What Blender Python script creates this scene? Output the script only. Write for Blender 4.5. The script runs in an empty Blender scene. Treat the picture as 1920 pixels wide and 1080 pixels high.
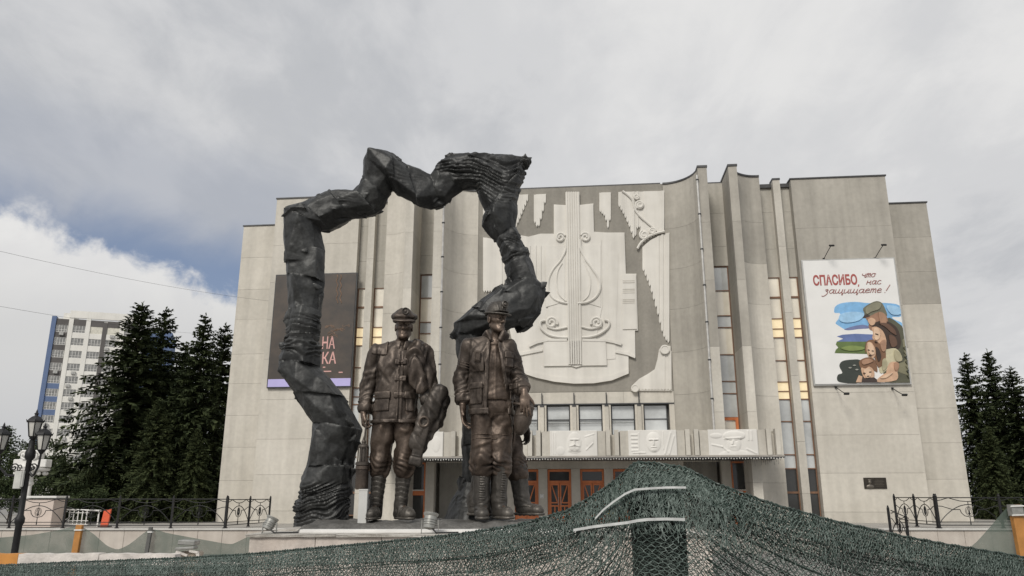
import bpy, bmesh, math, random
import numpy as np
from mathutils import Vector, Matrix, Euler

SC = bpy.context.scene
COL = SC.collection
PI = math.pi
rad = math.radians

# ------------------------------------------------------------------ camera
EYE = 2.4
FPX = 1441.0
PITCH = rad(15.126)
cam_d = bpy.data.cameras.new('camera')
cam = bpy.data.objects.new('camera', cam_d)
COL.objects.link(cam)
cam.location = (0, 0, EYE)
cam.rotation_euler = (PI/2 + PITCH, 0, 0)
cam_d.sensor_width = 36.0
cam_d.lens = 36.0 * FPX / 1920.0
cam_d.clip_start = 0.05
cam_d.clip_end = 5000
SC.camera = cam

# ------------------------------------------------------------------ world: sky with cloud deck
world = bpy.data.worlds.new("World")
SC.world = world
world.use_nodes = True
SUN_EL, SUN_AZ = 42.0, 203.0          # azimuth measured clockwise from +Y: behind the camera, left
def build_world():
    nt = world.node_tree; N = nt.nodes; L = nt.links
    N.clear()
    out = N.new('ShaderNodeOutputWorld'); bg = N.new('ShaderNodeBackground')
    sky = N.new('ShaderNodeTexSky'); sky.sky_type = 'NISHITA'; sky.sun_disc = False
    sky.sun_elevation = rad(SUN_EL); sky.sun_rotation = rad(SUN_AZ); sky.air_density = 1.0; sky.dust_density = 1.2
    tc = N.new('ShaderNodeTexCoord')
    sep = N.new('ShaderNodeSeparateXYZ'); L.new(tc.outputs['Generated'], sep.inputs[0])
    def math_(op, a, b=None, c=None):
        m = N.new('ShaderNodeMath'); m.operation = op
        for i, v in enumerate((a, b, c)):
            if v is None: continue
            if isinstance(v, (int, float)): m.inputs[i].default_value = v
            else: L.new(v, m.inputs[i])
        return m.outputs[0]
    # flatten direction onto a cloud plane: x/(z+.12), y/(z+.12)
    zz = math_('ADD', math_('MAXIMUM', sep.outputs[2], 0.0), 0.16)
    u = math_('DIVIDE', sep.outputs[0], zz); v = math_('DIVIDE', sep.outputs[1], zz)
    cmb = N.new('ShaderNodeCombineXYZ'); L.new(u, cmb.inputs[0]); L.new(v, cmb.inputs[1])
    def noise(vec, scale, detail, rough, dist=0.0, w=0.0, offs=(0,0,0), scl=(1,1,1), rot=0.0):
        mp = N.new('ShaderNodeMapping'); mp.inputs['Location'].default_value = offs; mp.inputs['Scale'].default_value = scl
        mp.inputs['Rotation'].default_value = (0,0,rot)
        L.new(vec, mp.inputs[0])
        t = N.new('ShaderNodeTexNoise'); t.noise_dimensions = '3D'
        t.inputs['Scale'].default_value = scale; t.inputs['Detail'].default_value = detail
        t.inputs['Roughness'].default_value = rough; t.inputs['Distortion'].default_value = dist
        L.new(mp.outputs[0], t.inputs['Vector']); return t.outputs['Fac']
    def ramp(fac, stops):
        r = N.new('ShaderNodeValToRGB'); L.new(fac, r.inputs[0])
        el = r.color_ramp.elements
        while len(el) < len(stops): el.new(0.5)
        for e, (p, c) in zip(el, stops):
            e.position = p; e.color = (c[0], c[1], c[2], 1) if isinstance(c, (tuple, list)) else (c, c, c, 1)
        r.color_ramp.interpolation = 'EASE'
        return r.outputs[0]
    def mix(fac, a, b, mode='MIX'):
        m = N.new('ShaderNodeMix'); m.data_type = 'RGBA'; m.blend_type = mode
        if isinstance(fac, (int, float)): m.inputs[0].default_value = fac
        else: L.new(fac, m.inputs[0])
        for i, v in ((6, a), (7, b)):
            if isinstance(v, tuple): m.inputs[i].default_value = (*v, 1)
            else: L.new(v, m.inputs[i])
        return m.outputs[2]
    big = noise(cmb.outputs[0], 0.55, 3.0, 0.5, 0.3, offs=(3.1, 1.7, 0))
    mid = noise(cmb.outputs[0], 1.15, 5.0, 0.55, 0.5, offs=(7.3, 2.2, 0), scl=(1.0, 0.55, 1), rot=0.5)
    fine = noise(cmb.outputs[0], 4.5, 6.0, 0.62, 0.3, offs=(0.4, 5.2, 0), scl=(1.0, 0.6, 1), rot=0.35)
    f = math_('ADD', math_('MULTIPLY', big, 0.45), math_('ADD', math_('MULTIPLY', mid, 0.42), math_('MULTIPLY', fine, 0.24)))
    deck = ramp(f, [(0.36, (4.7, 4.9, 5.3)), (0.49, (6.6, 6.75, 7.05)), (0.58, (8.2, 8.25, 8.4)), (0.70, (9.8, 9.75, 9.7))])
    # break in the deck low to the left: blue gap over a bright cumulus bank
    def dirdot(az, el):
        d = (math.sin(az)*math.cos(el), math.cos(az)*math.cos(el), math.sin(el))
        m = N.new('ShaderNodeVectorMath'); m.operation = 'DOT_PRODUCT'
        nm = N.new('ShaderNodeVectorMath'); nm.operation = 'NORMALIZE'; L.new(tc.outputs['Generated'], nm.inputs[0])
        L.new(nm.outputs[0], m.inputs[0]); m.inputs[1].default_value = d
        return m.outputs['Value']
    # local frame around the gap
    el_ = math_('ARCSINE', math_('MINIMUM', math_('MAXIMUM', sep.outputs[2], -1.0), 1.0))
    az_ = math_('ARCTAN2', sep.outputs[0], sep.outputs[1])
    wob = noise(tc.outputs['Generated'], 7.0, 5.0, 0.55, 0.4)
    wob2 = noise(tc.outputs['Generated'], 16.0, 6.0, 0.6, 0.2)
    # the slanted lower edge of the deck: elevation falls to the right
    edge = math_('SUBTRACT', el_, math_('ADD', math_('MULTIPLY', math_('ADD', az_, 0.623), -0.10), rad(GAP_EL)))
    edge = math_('ADD', edge, math_('MULTIPLY', math_('SUBTRACT', wob, 0.5), 0.10))
    west = ramp(math_('MULTIPLY', math_('ADD', az_, 1.9), 0.5), [(0.0, 0), (0.2, 1), (0.78, 1), (0.86, 0)])
    gap = ramp(math_('ADD', math_('MULTIPLY', edge, 4.0), 0.5), [(0.20, 1), (0.52, 0)])
    gap = math_('MULTIPLY', gap, west)
    # cumulus bank below the gap
    cedge = math_('SUBTRACT', el_, math_('ADD', math_('MULTIPLY', math_('ADD', az_, 0.623), -0.27), rad(GAP_EL - 2.8)))
    cedge = math_('ADD', cedge, math_('MULTIPLY', math_('SUBTRACT', wob2, 0.5), 0.13))
    cum = ramp(math_('ADD', math_('MULTIPLY', cedge, 5.0), 0.5), [(0.40, 1), (0.56, 0)])
    hz = ramp(math_('ADD', math_('MULTIPLY', el_, 1.0), 0.0), [(0.02, (6.8, 6.9, 7.0)), (0.16, (8.2, 8.2, 8.1)), (0.30, (10.6, 10.5, 10.3))])
    hz = mix(ramp(wob, [(0.3, 0.0), (0.7, 0.5)]), hz, (7.6, 7.6, 7.9))
    skyb = mix(1.0, sky.outputs[0], (0.8, 0.85, 1.0), 'MULTIPLY')
    skyb = mix(0.35, skyb, (5.2, 5.9, 7.2))
    low = mix(cum, skyb, hz)
    # grey-blue underside where the deck thins towards the gap
    rim = ramp(math_('ADD', math_('MULTIPLY', edge, 4.0), 0.5), [(0.28, 1), (0.62, 1), (0.95, 0)])
    deck = mix(math_('MULTIPLY', math_('MULTIPLY', rim, west), 0.55), deck, (4.6, 5.0, 5.9))
    col = mix(gap, deck, low)
    L.new(col, bg.inputs[0]); bg.inputs[1].default_value = 0.064
    L.new(bg.outputs[0], out.inputs[0])
GAP_EL = 20.8
build_world()

# ------------------------------------------------------------------ sun (hazy, through cloud)
sun_d = bpy.data.lights.new('sun', 'SUN')
sun = bpy.data.objects.new('sun', sun_d); COL.objects.link(sun)
sun_d.energy = 2.0; sun_d.angle = rad(18); sun_d.color = (1.0, 0.955, 0.88)
_az, _el = rad(SUN_AZ), rad(SUN_EL)
_dir = Vector((math.sin(_az)*math.cos(_el), math.cos(_az)*math.cos(_el), math.sin(_el)))
sun.rotation_euler = (-_dir).to_track_quat('-Z', 'Y').to_euler()

SC.view_settings.view_transform = 'Standard'
SC.view_settings.look = 'None'
SC.view_settings.exposure = 0.30
SC.view_settings.gamma = 1.0
SC.view_settings.use_curve_mapping = False

# ------------------------------------------------------------------ pixel -> place helpers (photo is 1920x1080)
def ray(px, py):
    x = px - 960.0; z = 540.0 - py
    c, s = math.cos(PITCH), math.sin(PITCH)
    return (x, FPX*c - z*s, FPX*s + z*c)
def P(px, py, Y):
    d = ray(px, py); t = Y/d[1]
    return Vector((d[0]*t, Y, d[2]*t + EYE))
TH = rad(5.7)
FN = Vector((-math.sin(TH), -math.cos(TH), 0)); FA = Vector((math.cos(TH), -math.sin(TH), 0))
FO = Vector((3.2156, 40.0, 0.0))
def F(px, py, v=0.0):
    """photo pixel -> (u, z) on the facade plane standing v metres proud of the main facade"""
    d = Vector(ray(px, py)); t = (FN.dot(FO) + v)/FN.dot(d)
    p = d*t
    return FA.dot(p - FO), p.z + EYE

# ------------------------------------------------------------------ object helpers
def link(o, parent=None):
    COL.objects.link(o)
    if parent is not None: o.parent = parent
    return o
def tag(o, label=None, cat=None, group=None, kind=None):
    if label: o['label'] = label
    if cat: o['category'] = cat
    if group: o['group'] = group
    if kind: o['kind'] = kind
    return o
def empty(name, loc=(0,0,0), rz=0.0, label=None, cat=None, group=None, kind=None):
    o = bpy.data.objects.new(name, None); link(o)
    o.location = loc; o.rotation_euler = (0,0,rz); o.empty_display_size = 0.2
    return tag(o, label, cat, group, kind)
def mobj(name, me, mat=None, parent=None, smooth=False, loc=None):
    o = bpy.data.objects.new(name, me); link(o, parent)
    if mat is not None:
        for m in (mat if isinstance(mat, (list, tuple)) else [mat]): me.materials.append(m)
    if smooth: me.polygons.foreach_set('use_smooth', [True]*len(me.polygons))
    if loc is not None: o.location = loc
    return o
def pyobj(name, verts, faces, mat=None, parent=None, smooth=False, loc=None):
    me = bpy.data.meshes.new(name); me.from_pydata(verts, [], faces); me.update()
    return mobj(name, me, mat, parent, smooth, loc)
def npmesh(name, V, Q):
    """fast mesh from numpy verts (n,3) and quads (m,4)"""
    me = bpy.data.meshes.new(name)
    V = np.asarray(V, np.float32); Q = np.asarray(Q, np.int32)
    k = Q.shape[1]
    me.vertices.add(len(V)); me.vertices.foreach_set('co', V.ravel())
    me.loops.add(Q.size); me.loops.foreach_set('vertex_index', Q.ravel())
    me.polygons.add(len(Q)); me.polygons.foreach_set('loop_start', np.arange(0, Q.size, k, dtype=np.int32))
    me.update(calc_edges=True); me.validate()
    return me
def copy_tree(o, parent=None):
    c = o.copy(); COL.objects.link(c); c.parent = parent
    for ch in list(o.children): copy_tree(ch, c)
    return c

class MB:
    """collects simple shapes into one mesh"""
    def __init__(s): s.v = []; s.f = []; s.mi = []
    def add(s, vs, fs, m=0):
        n = len(s.v); s.v += [tuple(v) for v in vs]
        for f in fs: s.f.append(tuple(i+n for i in f)); s.mi.append(m)
        return s
    def box(s, c, d, rot=None, m=0, taper=1.0):
        hx, hy, hz = d[0]/2, d[1]/2, d[2]/2
        vs = []
        for z in (-1, 1):
            t = taper if z > 0 else 1.0
            for x, y in ((-1,-1),(1,-1),(1,1),(-1,1)):
                p = Vector((x*hx*t, y*hy*t, z*hz))
                if rot is not None: p = rot @ p
                vs.append(p + Vector(c))
        return s.add(vs, [(3,2,1,0),(4,5,6,7),(0,1,5,4),(1,2,6,5),(2,3,7,6),(3,0,4,7)], m)
    def box2(s, a, b, m=0):
        a, b = Vector(a), Vector(b)
        return s.box((a+b)/2, (abs(b.x-a.x), abs(b.y-a.y), abs(b.z-a.z)), None, m)
    def bar(s, a, b, w, d=None, m=0):
        """square bar from a to b"""
        a, b = Vector(a), Vector(b); d = d or w
        ax = (b-a); L = ax.length; ax.normalize()
        up = Vector((0,0,1)) if abs(ax.z) < 0.9 else Vector((0,1,0))
        x = ax.cross(up).normalized(); y = x.cross(ax).normalized()
        M = Matrix((x, y, ax)).transposed()
        return s.box((a+b)/2, (w, d, L), M, m)
    def tube(s, pts, r, n=6, m=0, cap=True, closed=False):
        pts = [Vector(p) for p in pts]; k = len(pts)
        rs = r if isinstance(r, (list, tuple)) else [r]*k
        vs = []; prev = None
        for i in range(k):
            if closed: t = pts[(i+1) % k] - pts[i-1]
            else: t = pts[min(i+1, k-1)] - pts[max(i-1, 0)]
            t.normalize()
            if prev is None:
                up = Vector((0,0,1)) if abs(t.z) < 0.9 else Vector((1,0,0))
                x = t.cross(up).normalized()
            else:
                x = (prev - t*prev.dot(t))
                x = x.normalized() if x.length > 1e-6 else t.orthogonal().normalized()
            prev = x; y = t.cross(x)
            for j in range(n):
                a = 2*PI*j/n
                vs.append(pts[i] + (x*math.cos(a) + y*math.sin(a))*rs[i])
        fs = []
        for i in range(k if closed else k-1):
            i2 = (i+1) % k
            for j in range(n):
                fs.append((i*n+j, i*n+(j+1)%n, i2*n+(j+1)%n, i2*n+j))
        if cap and not closed:
            fs.append(tuple(range(n-1,-1,-1))); fs.append(tuple((k-1)*n+j for j in range(n)))
        return s.add(vs, fs, m)
    def lathe(s, c, prof, n=12, m=0, axis=None):
        """prof: list of (r, h)"""
        c = Vector(c); vs = []
        R = axis if axis is not None else Matrix.Identity(3)
        for r, h in prof:
            for j in range(n):
                a = 2*PI*j/n
                vs.append(c + R @ Vector((r*math.cos(a), r*math.sin(a), h)))
        fs = []
        for i in range(len(prof)-1):
            for j in range(n):
                fs.append((i*n+j, i*n+(j+1)%n, (i+1)*n+(j+1)%n, (i+1)*n+j))
        fs.append(tuple(range(n-1,-1,-1))); fs.append(tuple((len(prof)-1)*n+j for j in range(n)))
        return s.add(vs, fs, m)
    def prism(s, poly, ax, t0, t1, m=0):
        """poly in 2D extruded; ax(u,w,t)->point"""
        n = len(poly)
        area = sum(poly[i][0]*poly[(i+1)%n][1]-poly[(i+1)%n][0]*poly[i][1] for i in range(n))
        if area < 0: poly = poly[::-1]
        vs = [ax(u,w,t0) for u,w in poly] + [ax(u,w,t1) for u,w in poly]
        fs = [tuple(range(n-1,-1,-1)), tuple(range(n,2*n))]
        for i in range(n):
            j = (i+1)%n; fs.append((i,j,n+j,n+i))
        return s.add(vs, fs, m)
    def obj(s, name, mat=None, parent=None, smooth=False, loc=None, bevel=0, recalc=True):
        me = bpy.data.meshes.new(name); me.from_pydata(s.v, [], s.f); me.update()
        if mat is not None:
            for mm in (mat if isinstance(mat, (list, tuple)) else [mat]): me.materials.append(mm)
            if isinstance(mat, (list, tuple)): me.polygons.foreach_set('material_index', s.mi)
        if recalc or bevel:
            bm = bmesh.new(); bm.from_mesh(me)
            if bevel:
                bmesh.ops.bevel(bm, geom=[e for e in bm.edges if len(e.link_faces) == 2 and e.calc_face_angle(0) > 0.7],
                                offset=bevel, segments=1, affect='EDGES')
            bmesh.ops.recalc_face_normals(bm, faces=bm.faces)
            bm.to_mesh(me); bm.free()
        o = bpy.data.objects.new(name, me); link(o, parent)
        if smooth:
            me.polygons.foreach_set('use_smooth', [True]*len(me.polygons))
            try: me.set_sharp_from_angle(angle=rad(40))
            except Exception: pass
        if loc is not None: o.location = loc
        return o

# ------------------------------------------------------------------ materials
def mat(name, col, rough=0.8, metal=0.0, var=0.15, scale=3.0, bump=0.0, bscale=None, col2=None, col2fac=None,
        streak=0.0, spec=0.5, coord='Object', fine=0.0, rand=0.0, worn_ao=0.0):
    m = bpy.data.materials.new(name); m.use_nodes = True
    nt = m.node_tree; N = nt.nodes; L = nt.links
    b = N['Principled BSDF']
    b.inputs['Roughness'].default_value = rough; b.inputs['Metallic'].default_value = metal
    b.inputs['Specular IOR Level'].default_value = spec
    tc = N.new('ShaderNodeTexCoord')
    n1 = N.new('ShaderNodeTexNoise'); n1.inputs['Scale'].default_value = scale; n1.inputs['Detail'].default_value = 6; n1.inputs['Roughness'].default_value = 0.6
    L.new(tc.outputs[coord], n1.inputs['Vector'])
    r = N.new('ShaderNodeValToRGB'); L.new(n1.outputs['Fac'], r.inputs[0])
    c2 = col2 or tuple(min(1, c*(1+var)) for c in col)
    c1 = col if col2 else tuple(c*(1-var) for c in col)
    r.color_ramp.elements[0].position = 0.36; r.color_ramp.elements[0].color = (*c1, 1)
    r.color_ramp.elements[1].position = 0.66; r.color_ramp.elements[1].color = (*c2, 1)
    cur = r.outputs[0]
    def mul(cur, fac_out, lo, hi):
        mr = N.new('ShaderNodeMapRange'); L.new(fac_out, mr.inputs[0])
        mr.inputs[1].default_value = 0.3; mr.inputs[2].default_value = 0.7
        mr.inputs[3].default_value = lo; mr.inputs[4].default_value = hi
        mx = N.new('ShaderNodeMix'); mx.data_type = 'RGBA'; mx.blend_type = 'MULTIPLY'; mx.inputs[0].default_value = 1.0
        L.new(cur, mx.inputs[6]); L.new(mr.outputs[0], mx.inputs[7]); return mx.outputs[2]
    if streak:
        mp = N.new('ShaderNodeMapping'); mp.inputs['Scale'].default_value = (2.2, 2.2, 0.12)
        L.new(tc.outputs[coord], mp.inputs[0])
        n2 = N.new('ShaderNodeTexNoise'); n2.inputs['Scale'].default_value = 1.0; n2.inputs['Detail'].default_value = 5
        L.new(mp.outputs[0], n2.inputs['Vector'])
        cur = mul(cur, n2.outputs['Fac'], 1-streak, 1+streak*0.5)
    if fine:
        n3 = N.new('ShaderNodeTexNoise'); n3.inputs['Scale'].default_value = scale*14; n3.inputs['Detail'].default_value = 4
        L.new(tc.outputs[coord], n3.inputs['Vector'])
        cur = mul(cur, n3.outputs['Fac'], 1-fine, 1+fine)
    if rand:
        oi = N.new('ShaderNodeObjectInfo')
        mr = N.new('ShaderNodeMapRange'); L.new(oi.outputs['Random'], mr.inputs[0]); mr.inputs[3].default_value = 1-rand; mr.inputs[4].default_value = 1+rand*.6
        mx = N.new('ShaderNodeMix'); mx.data_type = 'RGBA'; mx.blend_type = 'MULTIPLY'; mx.inputs[0].default_value = 1.0
        L.new(cur, mx.inputs[6]); L.new(mr.outputs[0], mx.inputs[7]); cur = mx.outputs[2]
    if worn_ao:  # edges rubbed lighter; hollows darkened like occlusion shade, put into the colour
        ge = N.new('ShaderNodeNewGeometry')
        mr = N.new('ShaderNodeMapRange'); L.new(ge.outputs['Pointiness'], mr.inputs[0]); mr.inputs[1].default_value = .44; mr.inputs[2].default_value = .56
        mr.inputs[3].default_value = 1-worn_ao; mr.inputs[4].default_value = 1+worn_ao*1.3
        mx = N.new('ShaderNodeMix'); mx.data_type = 'RGBA'; mx.blend_type = 'MULTIPLY'; mx.inputs[0].default_value = 1.0
        L.new(cur, mx.inputs[6]); L.new(mr.outputs[0], mx.inputs[7]); cur = mx.outputs[2]
    L.new(cur, b.inputs['Base Color'])
    if bump:
        nb = N.new('ShaderNodeTexNoise'); nb.inputs['Scale'].default_value = bscale or scale*8; nb.inputs['Detail'].default_value = 5
        L.new(tc.outputs[coord], nb.inputs['Vector'])
        bp = N.new('ShaderNodeBump'); bp.inputs['Strength'].default_value = bump; bp.inputs['Distance'].default_value = 0.02
        L.new(nb.outputs['Fac'], bp.inputs['Height']); L.new(bp.outputs[0], b.inputs['Normal'])
    return m
def flat(name, col, rough=0.6, metal=0.0, spec=0.5):
    return mat(name, col, rough, metal, 0.05, 5.0, spec=spec)
def emit(name, col, strength, back=(0.5,0.45,0.35)):
    m = mat(name, back, 0.4)
    b = m.node_tree.nodes['Principled BSDF']
    b.inputs['Emission Color'].default_value = (*col, 1); b.inputs['Emission Strength'].default_value = strength
    return m
def glass(name, tint, rough=0.06, mix=0.5, var=0.15, scale=0.6):
    """window glazing seen by day: dark or curtained inside with a mirror-like sky reflection on top"""
    m = mat(name, tint, 0.5, 0, var, scale)
    b = m.node_tree.nodes['Principled BSDF']
    b.inputs['Roughness'].default_value = 0.6
    b.inputs['Coat Weight'].default_value = 1.0; b.inputs['Coat Roughness'].default_value = rough; b.inputs['Coat IOR'].default_value = 1.5 + mix
    return m
# ------------------------------------------------------------------ solid modelling for the sculptures: distance fields -> surface nets
_rng = np.random.default_rng(7)
_NT = _rng.random((32, 32, 32)).astype(np.float32)
def vnoise(p):
    """value noise, p (n,3) -> 0..1"""
    i = np.floor(p).astype(np.int64); f = (p - i).astype(np.float32); f = f*f*(3-2*f)
    i &= 31; j = (i+1) & 31
    x0,y0,z0 = i[:,0],i[:,1],i[:,2]; x1,y1,z1 = j[:,0],j[:,1],j[:,2]; fx,fy,fz = f[:,0],f[:,1],f[:,2]
    def lx(y,z): return _NT[x0,y,z]*(1-fx) + _NT[x1,y,z]*fx
    return (lx(y0,z0)*(1-fy)+lx(y1,z0)*fy)*(1-fz) + (lx(y0,z1)*(1-fy)+lx(y1,z1)*fy)*fz
def fbm(p, o=3):
    s = 0; a = 0.5; t = 0
    for k in range(o):
        s = s + a*vnoise(p*(2**k) + 5.3*k); t += a; a *= 0.5
    return s/t
def ridge(p, o=1):
    return 1 - np.abs(2*fbm(p, o) - 1)
def sstep(a, b, x):
    t = np.clip((x-a)/(b-a), 0, 1); return t*t*(3-2*t)

def cap(a, b, ra, rb=None, fy=1.0):
    """tapered capsule, depth flattened by fy"""
    rb = ra if rb is None else rb
    a = np.array(a, np.float32); b = np.array(b, np.float32)
    y0 = (a[1]+b[1])/2
    A = a.copy(); B = b.copy(); A[1] = (a[1]-y0)/fy; B[1] = (b[1]-y0)/fy
    d = B-A; dd = float(d@d) + 1e-9
    def fn(X, Y, Z):
        Yq = (Y-y0)/fy
        t = np.clip(((X-A[0])*d[0] + (Yq-A[1])*d[1] + (Z-A[2])*d[2])/dd, 0, 1)
        q = np.sqrt((X-A[0]-t*d[0])**2 + (Yq-A[1]-t*d[1])**2 + (Z-A[2]-t*d[2])**2)
        return (q - (ra + (rb-ra)*t))*min(1.0, fy)
    r = max(ra, rb)
    lo = np.minimum(a, b) - r*np.array([1, fy, 1]); hi = np.maximum(a, b) + r*np.array([1, fy, 1])
    return fn, lo, hi
def ell(c, r, rot=None):
    c = np.array(c, np.float32); r = np.array(r, np.float32)
    R = np.array(rot, np.float32) if rot is not None else None
    def fn(X, Y, Z):
        x, y, z = X-c[0], Y-c[1], Z-c[2]
        if R is not None:
            x, y, z = (R[0,0]*x+R[1,0]*y+R[2,0]*z, R[0,1]*x+R[1,1]*y+R[2,1]*z, R[0,2]*x+R[1,2]*y+R[2,2]*z)
        k0 = np.sqrt((x/r[0])**2+(y/r[1])**2+(z/r[2])**2)
        k1 = np.sqrt((x/r[0]**2)**2+(y/r[1]**2)**2+(z/r[2]**2)**2) + 1e-6
        return k0*(k0-1)/k1
    m = r.max() if rot is not None else r
    return fn, c-m, c+m
def box(c, h, rr=0.01, rot=None):
    c = np.array(c, np.float32); h = np.array(h, np.float32)
    R = np.array(rot, np.float32) if rot is not None else None
    def fn(X, Y, Z):
        x, y, z = X-c[0], Y-c[1], Z-c[2]
        if R is not None:
            x, y, z = (R[0,0]*x+R[1,0]*y+R[2,0]*z, R[0,1]*x+R[1,1]*y+R[2,1]*z, R[0,2]*x+R[1,2]*y+R[2,2]*z)
        qx, qy, qz = np.abs(x)-h[0]+rr, np.abs(y)-h[1]+rr, np.abs(z)-h[2]+rr
        return np.sqrt(np.maximum(qx,0)**2+np.maximum(qy,0)**2+np.maximum(qz,0)**2) + np.minimum(np.maximum(qx,np.maximum(qy,qz)),0) - rr
    m = float(np.sqrt((h**2).sum())) if rot is not None else h
    return fn, c-m, c+m
def torus(c, R0, r, rot=None, sz=1.0):
    """ring about local z"""
    c = np.array(c, np.float32); R = np.array(rot, np.float32) if rot is not None else None
    def fn(X, Y, Z):
        x, y, z = X-c[0], Y-c[1], Z-c[2]
        if R is not None:
            x, y, z = (R[0,0]*x+R[1,0]*y+R[2,0]*z, R[0,1]*x+R[1,1]*y+R[2,1]*z, R[0,2]*x+R[1,2]*y+R[2,2]*z)
        return np.sqrt((np.sqrt(x*x+y*y)-R0)**2 + (z*sz)**2) - r
    m = R0+r
    return fn, c-m, c+m

class Solid:
    def __init__(s): s.ops = []
    def u(s, prim, k=0.02): s.ops.append(('u', prim, k)); return s
    def sub(s, prim, k=0.01): s.ops.append(('s', prim, k)); return s
    def cut(s, fn, k=0.0): s.ops.append(('i', fn, k)); return s        # keep where fn<0
    def bounds(s):
        lo = np.min([p[1] for o, p, k in s.ops if o == 'u'], 0); hi = np.max([p[2] for o, p, k in s.ops if o == 'u'], 0)
        return lo, hi
    def ev(s, xs, ys, zs):
        G = np.full((len(xs), len(ys), len(zs)), 9.0, np.float32)
        h = max(np.diff(xs).max(), np.diff(ys).max(), np.diff(zs).max())
        for op, p, k in s.ops:
            if op == 'i':
                d = p(xs[:,None,None], ys[None,:,None], zs[None,None,:])
                np.maximum(G, d, out=G); continue
            fn, lo, hi = p; mg = k + 3*h
            sl = []
            for ax, l, q in ((xs, lo[0], hi[0]), (ys, lo[1], hi[1]), (zs, lo[2], hi[2])):
                i0 = np.searchsorted(ax, l-mg); i1 = np.searchsorted(ax, q+mg)
                sl.append(slice(i0, i1))
            if any(q.stop <= q.start for q in sl): continue
            sl = tuple(sl)
            d = fn(xs[sl[0]][:,None,None], ys[sl[1]][None,:,None], zs[sl[2]][None,None,:]).astype(np.float32)
            g = G[sl]
            if op == 'u':
                if k > 0:
                    e = np.maximum(k - np.abs(g-d), 0)/k
                    G[sl] = np.minimum(g, d) - e*e*k*0.25
                else: G[sl] = np.minimum(g, d)
            else:
                d = -d
                e = np.maximum(k - np.abs(g-d), 0)/max(k, 1e-6)
                G[sl] = np.maximum(g, d) + e*e*k*0.25
        return G

def axis_pts(lo, hi, h, fine=None):
    out = [lo]
    while out[-1] < hi:
        x = out[-1]
        out.append(x + (fine[2] if fine and fine[0] <= x <= fine[1] else h))
    return np.array(out, np.float32)

_C = np.array([(0,0,0),(1,0,0),(0,1,0),(1,1,0),(0,0,1),(1,0,1),(0,1,1),(1,1,1)])
_E = [(0,1),(2,3),(4,5),(6,7),(0,2),(1,3),(4,6),(5,7),(0,4),(1,5),(2,6),(3,7)]
def surface_nets(G, xs, ys, zs):
    ins = G < 0
    nx, ny, nz = G.shape
    cnt = np.zeros((nx-1, ny-1, nz-1), np.int8)
    for c in _C: cnt += ins[c[0]:nx-1+c[0], c[1]:ny-1+c[1], c[2]:nz-1+c[2]]
    act = np.argwhere((cnt > 0) & (cnt < 8))
    idx = np.full((nx-1, ny-1, nz-1), -1, np.int32)
    idx[act[:,0], act[:,1], act[:,2]] = np.arange(len(act))
    vals = np.stack([G[act[:,0]+c[0], act[:,1]+c[1], act[:,2]+c[2]] for c in _C], 1)
    acc = np.zeros((len(act), 3), np.float32); n = np.zeros(len(act), np.float32)
    for a, b in _E:
        va, vb = vals[:,a], vals[:,b]; m = (va < 0) != (vb < 0)
        t = np.where(m, va/np.where(m, va-vb, 1), 0)
        p = _C[a][None,:] + t[:,None]*(_C[b]-_C[a])[None,:]
        acc += p*m[:,None]; n += m
    fr = acc/n[:,None]
    V = np.empty((len(act), 3), np.float32)
    for k, ax in enumerate((xs, ys, zs)):
        i = act[:,k]; V[:,k] = ax[i] + fr[:,k]*(ax[i+1]-ax[i])
    Q = []
    # edges along each axis
    for d in range(3):
        s0 = [slice(1,-1)]*3; s1 = [slice(1,-1)]*3
        s0[d] = slice(0,-1); s1[d] = slice(1,None)
        a = ins[tuple(s0)]; b = ins[tuple(s1)]
        e = np.argwhere(a != b)
        if not len(e): continue
        flip = a[e[:,0], e[:,1], e[:,2]]
        e = e + np.array([0 if k == d else 1 for k in range(3)])
        u, w = (d+1) % 3, (d+2) % 3
        def cell(du, dw):
            q = e.copy(); q[:,u] += du; q[:,w] += dw
            return idx[q[:,0], q[:,1], q[:,2]]
        q = np.stack([cell(-1,-1), cell(0,-1), cell(0,0), cell(-1,0)], 1)
        q[~flip] = q[~flip][:, ::-1]
        Q.append(q)
    Q = np.concatenate(Q); Q = Q[(Q >= 0).all(1)]
    return V, Q
def vnormals(V, Q):
    n = np.cross(V[Q[:,2]]-V[Q[:,0]], V[Q[:,3]]-V[Q[:,1]])
    N = np.zeros_like(V)
    for k in range(4): np.add.at(N, Q[:,k], n)
    return N/(np.linalg.norm(N, axis=1, keepdims=True)+1e-9)
def relax(V, Q, it=1, f=0.5):
    for _ in range(it):
        S = np.zeros_like(V); c = np.zeros(len(V), np.float32)
        for k in range(4):
            a, b = Q[:,k], Q[:,(k+1)%4]
            np.add.at(S, a, V[b]); np.add.at(c, a, 1); np.add.at(S, b, V[a]); np.add.at(c, b, 1)
        V = V*(1-f) + f*S/np.maximum(c, 1)[:,None]
    return V
def solid_obj(name, S, h, material, parent, disp=None, fx=None, fz=None, fyy=None, it=1, lo=None, hi=None):
    l, q = S.bounds()
    if lo is not None: l = np.maximum(l, lo)
    if hi is not None: q = np.minimum(q, hi)
    l = l-3*h; q = q+3*h
    xs = axis_pts(l[0], q[0], h, fx); ys = axis_pts(l[1], q[1], h, fyy); zs = axis_pts(l[2], q[2], h, fz)
    V, Qd = surface_nets(S.ev(xs, ys, zs), xs, ys, zs)
    if not len(V): return None
    V = relax(V, Qd, it, 0.5)
    if disp is not None:
        V = V + vnormals(V, Qd)*disp(V)[:,None]
    me = npmesh(name, V, Qd)
    return mobj(name, me, material, parent, smooth=True)
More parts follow.
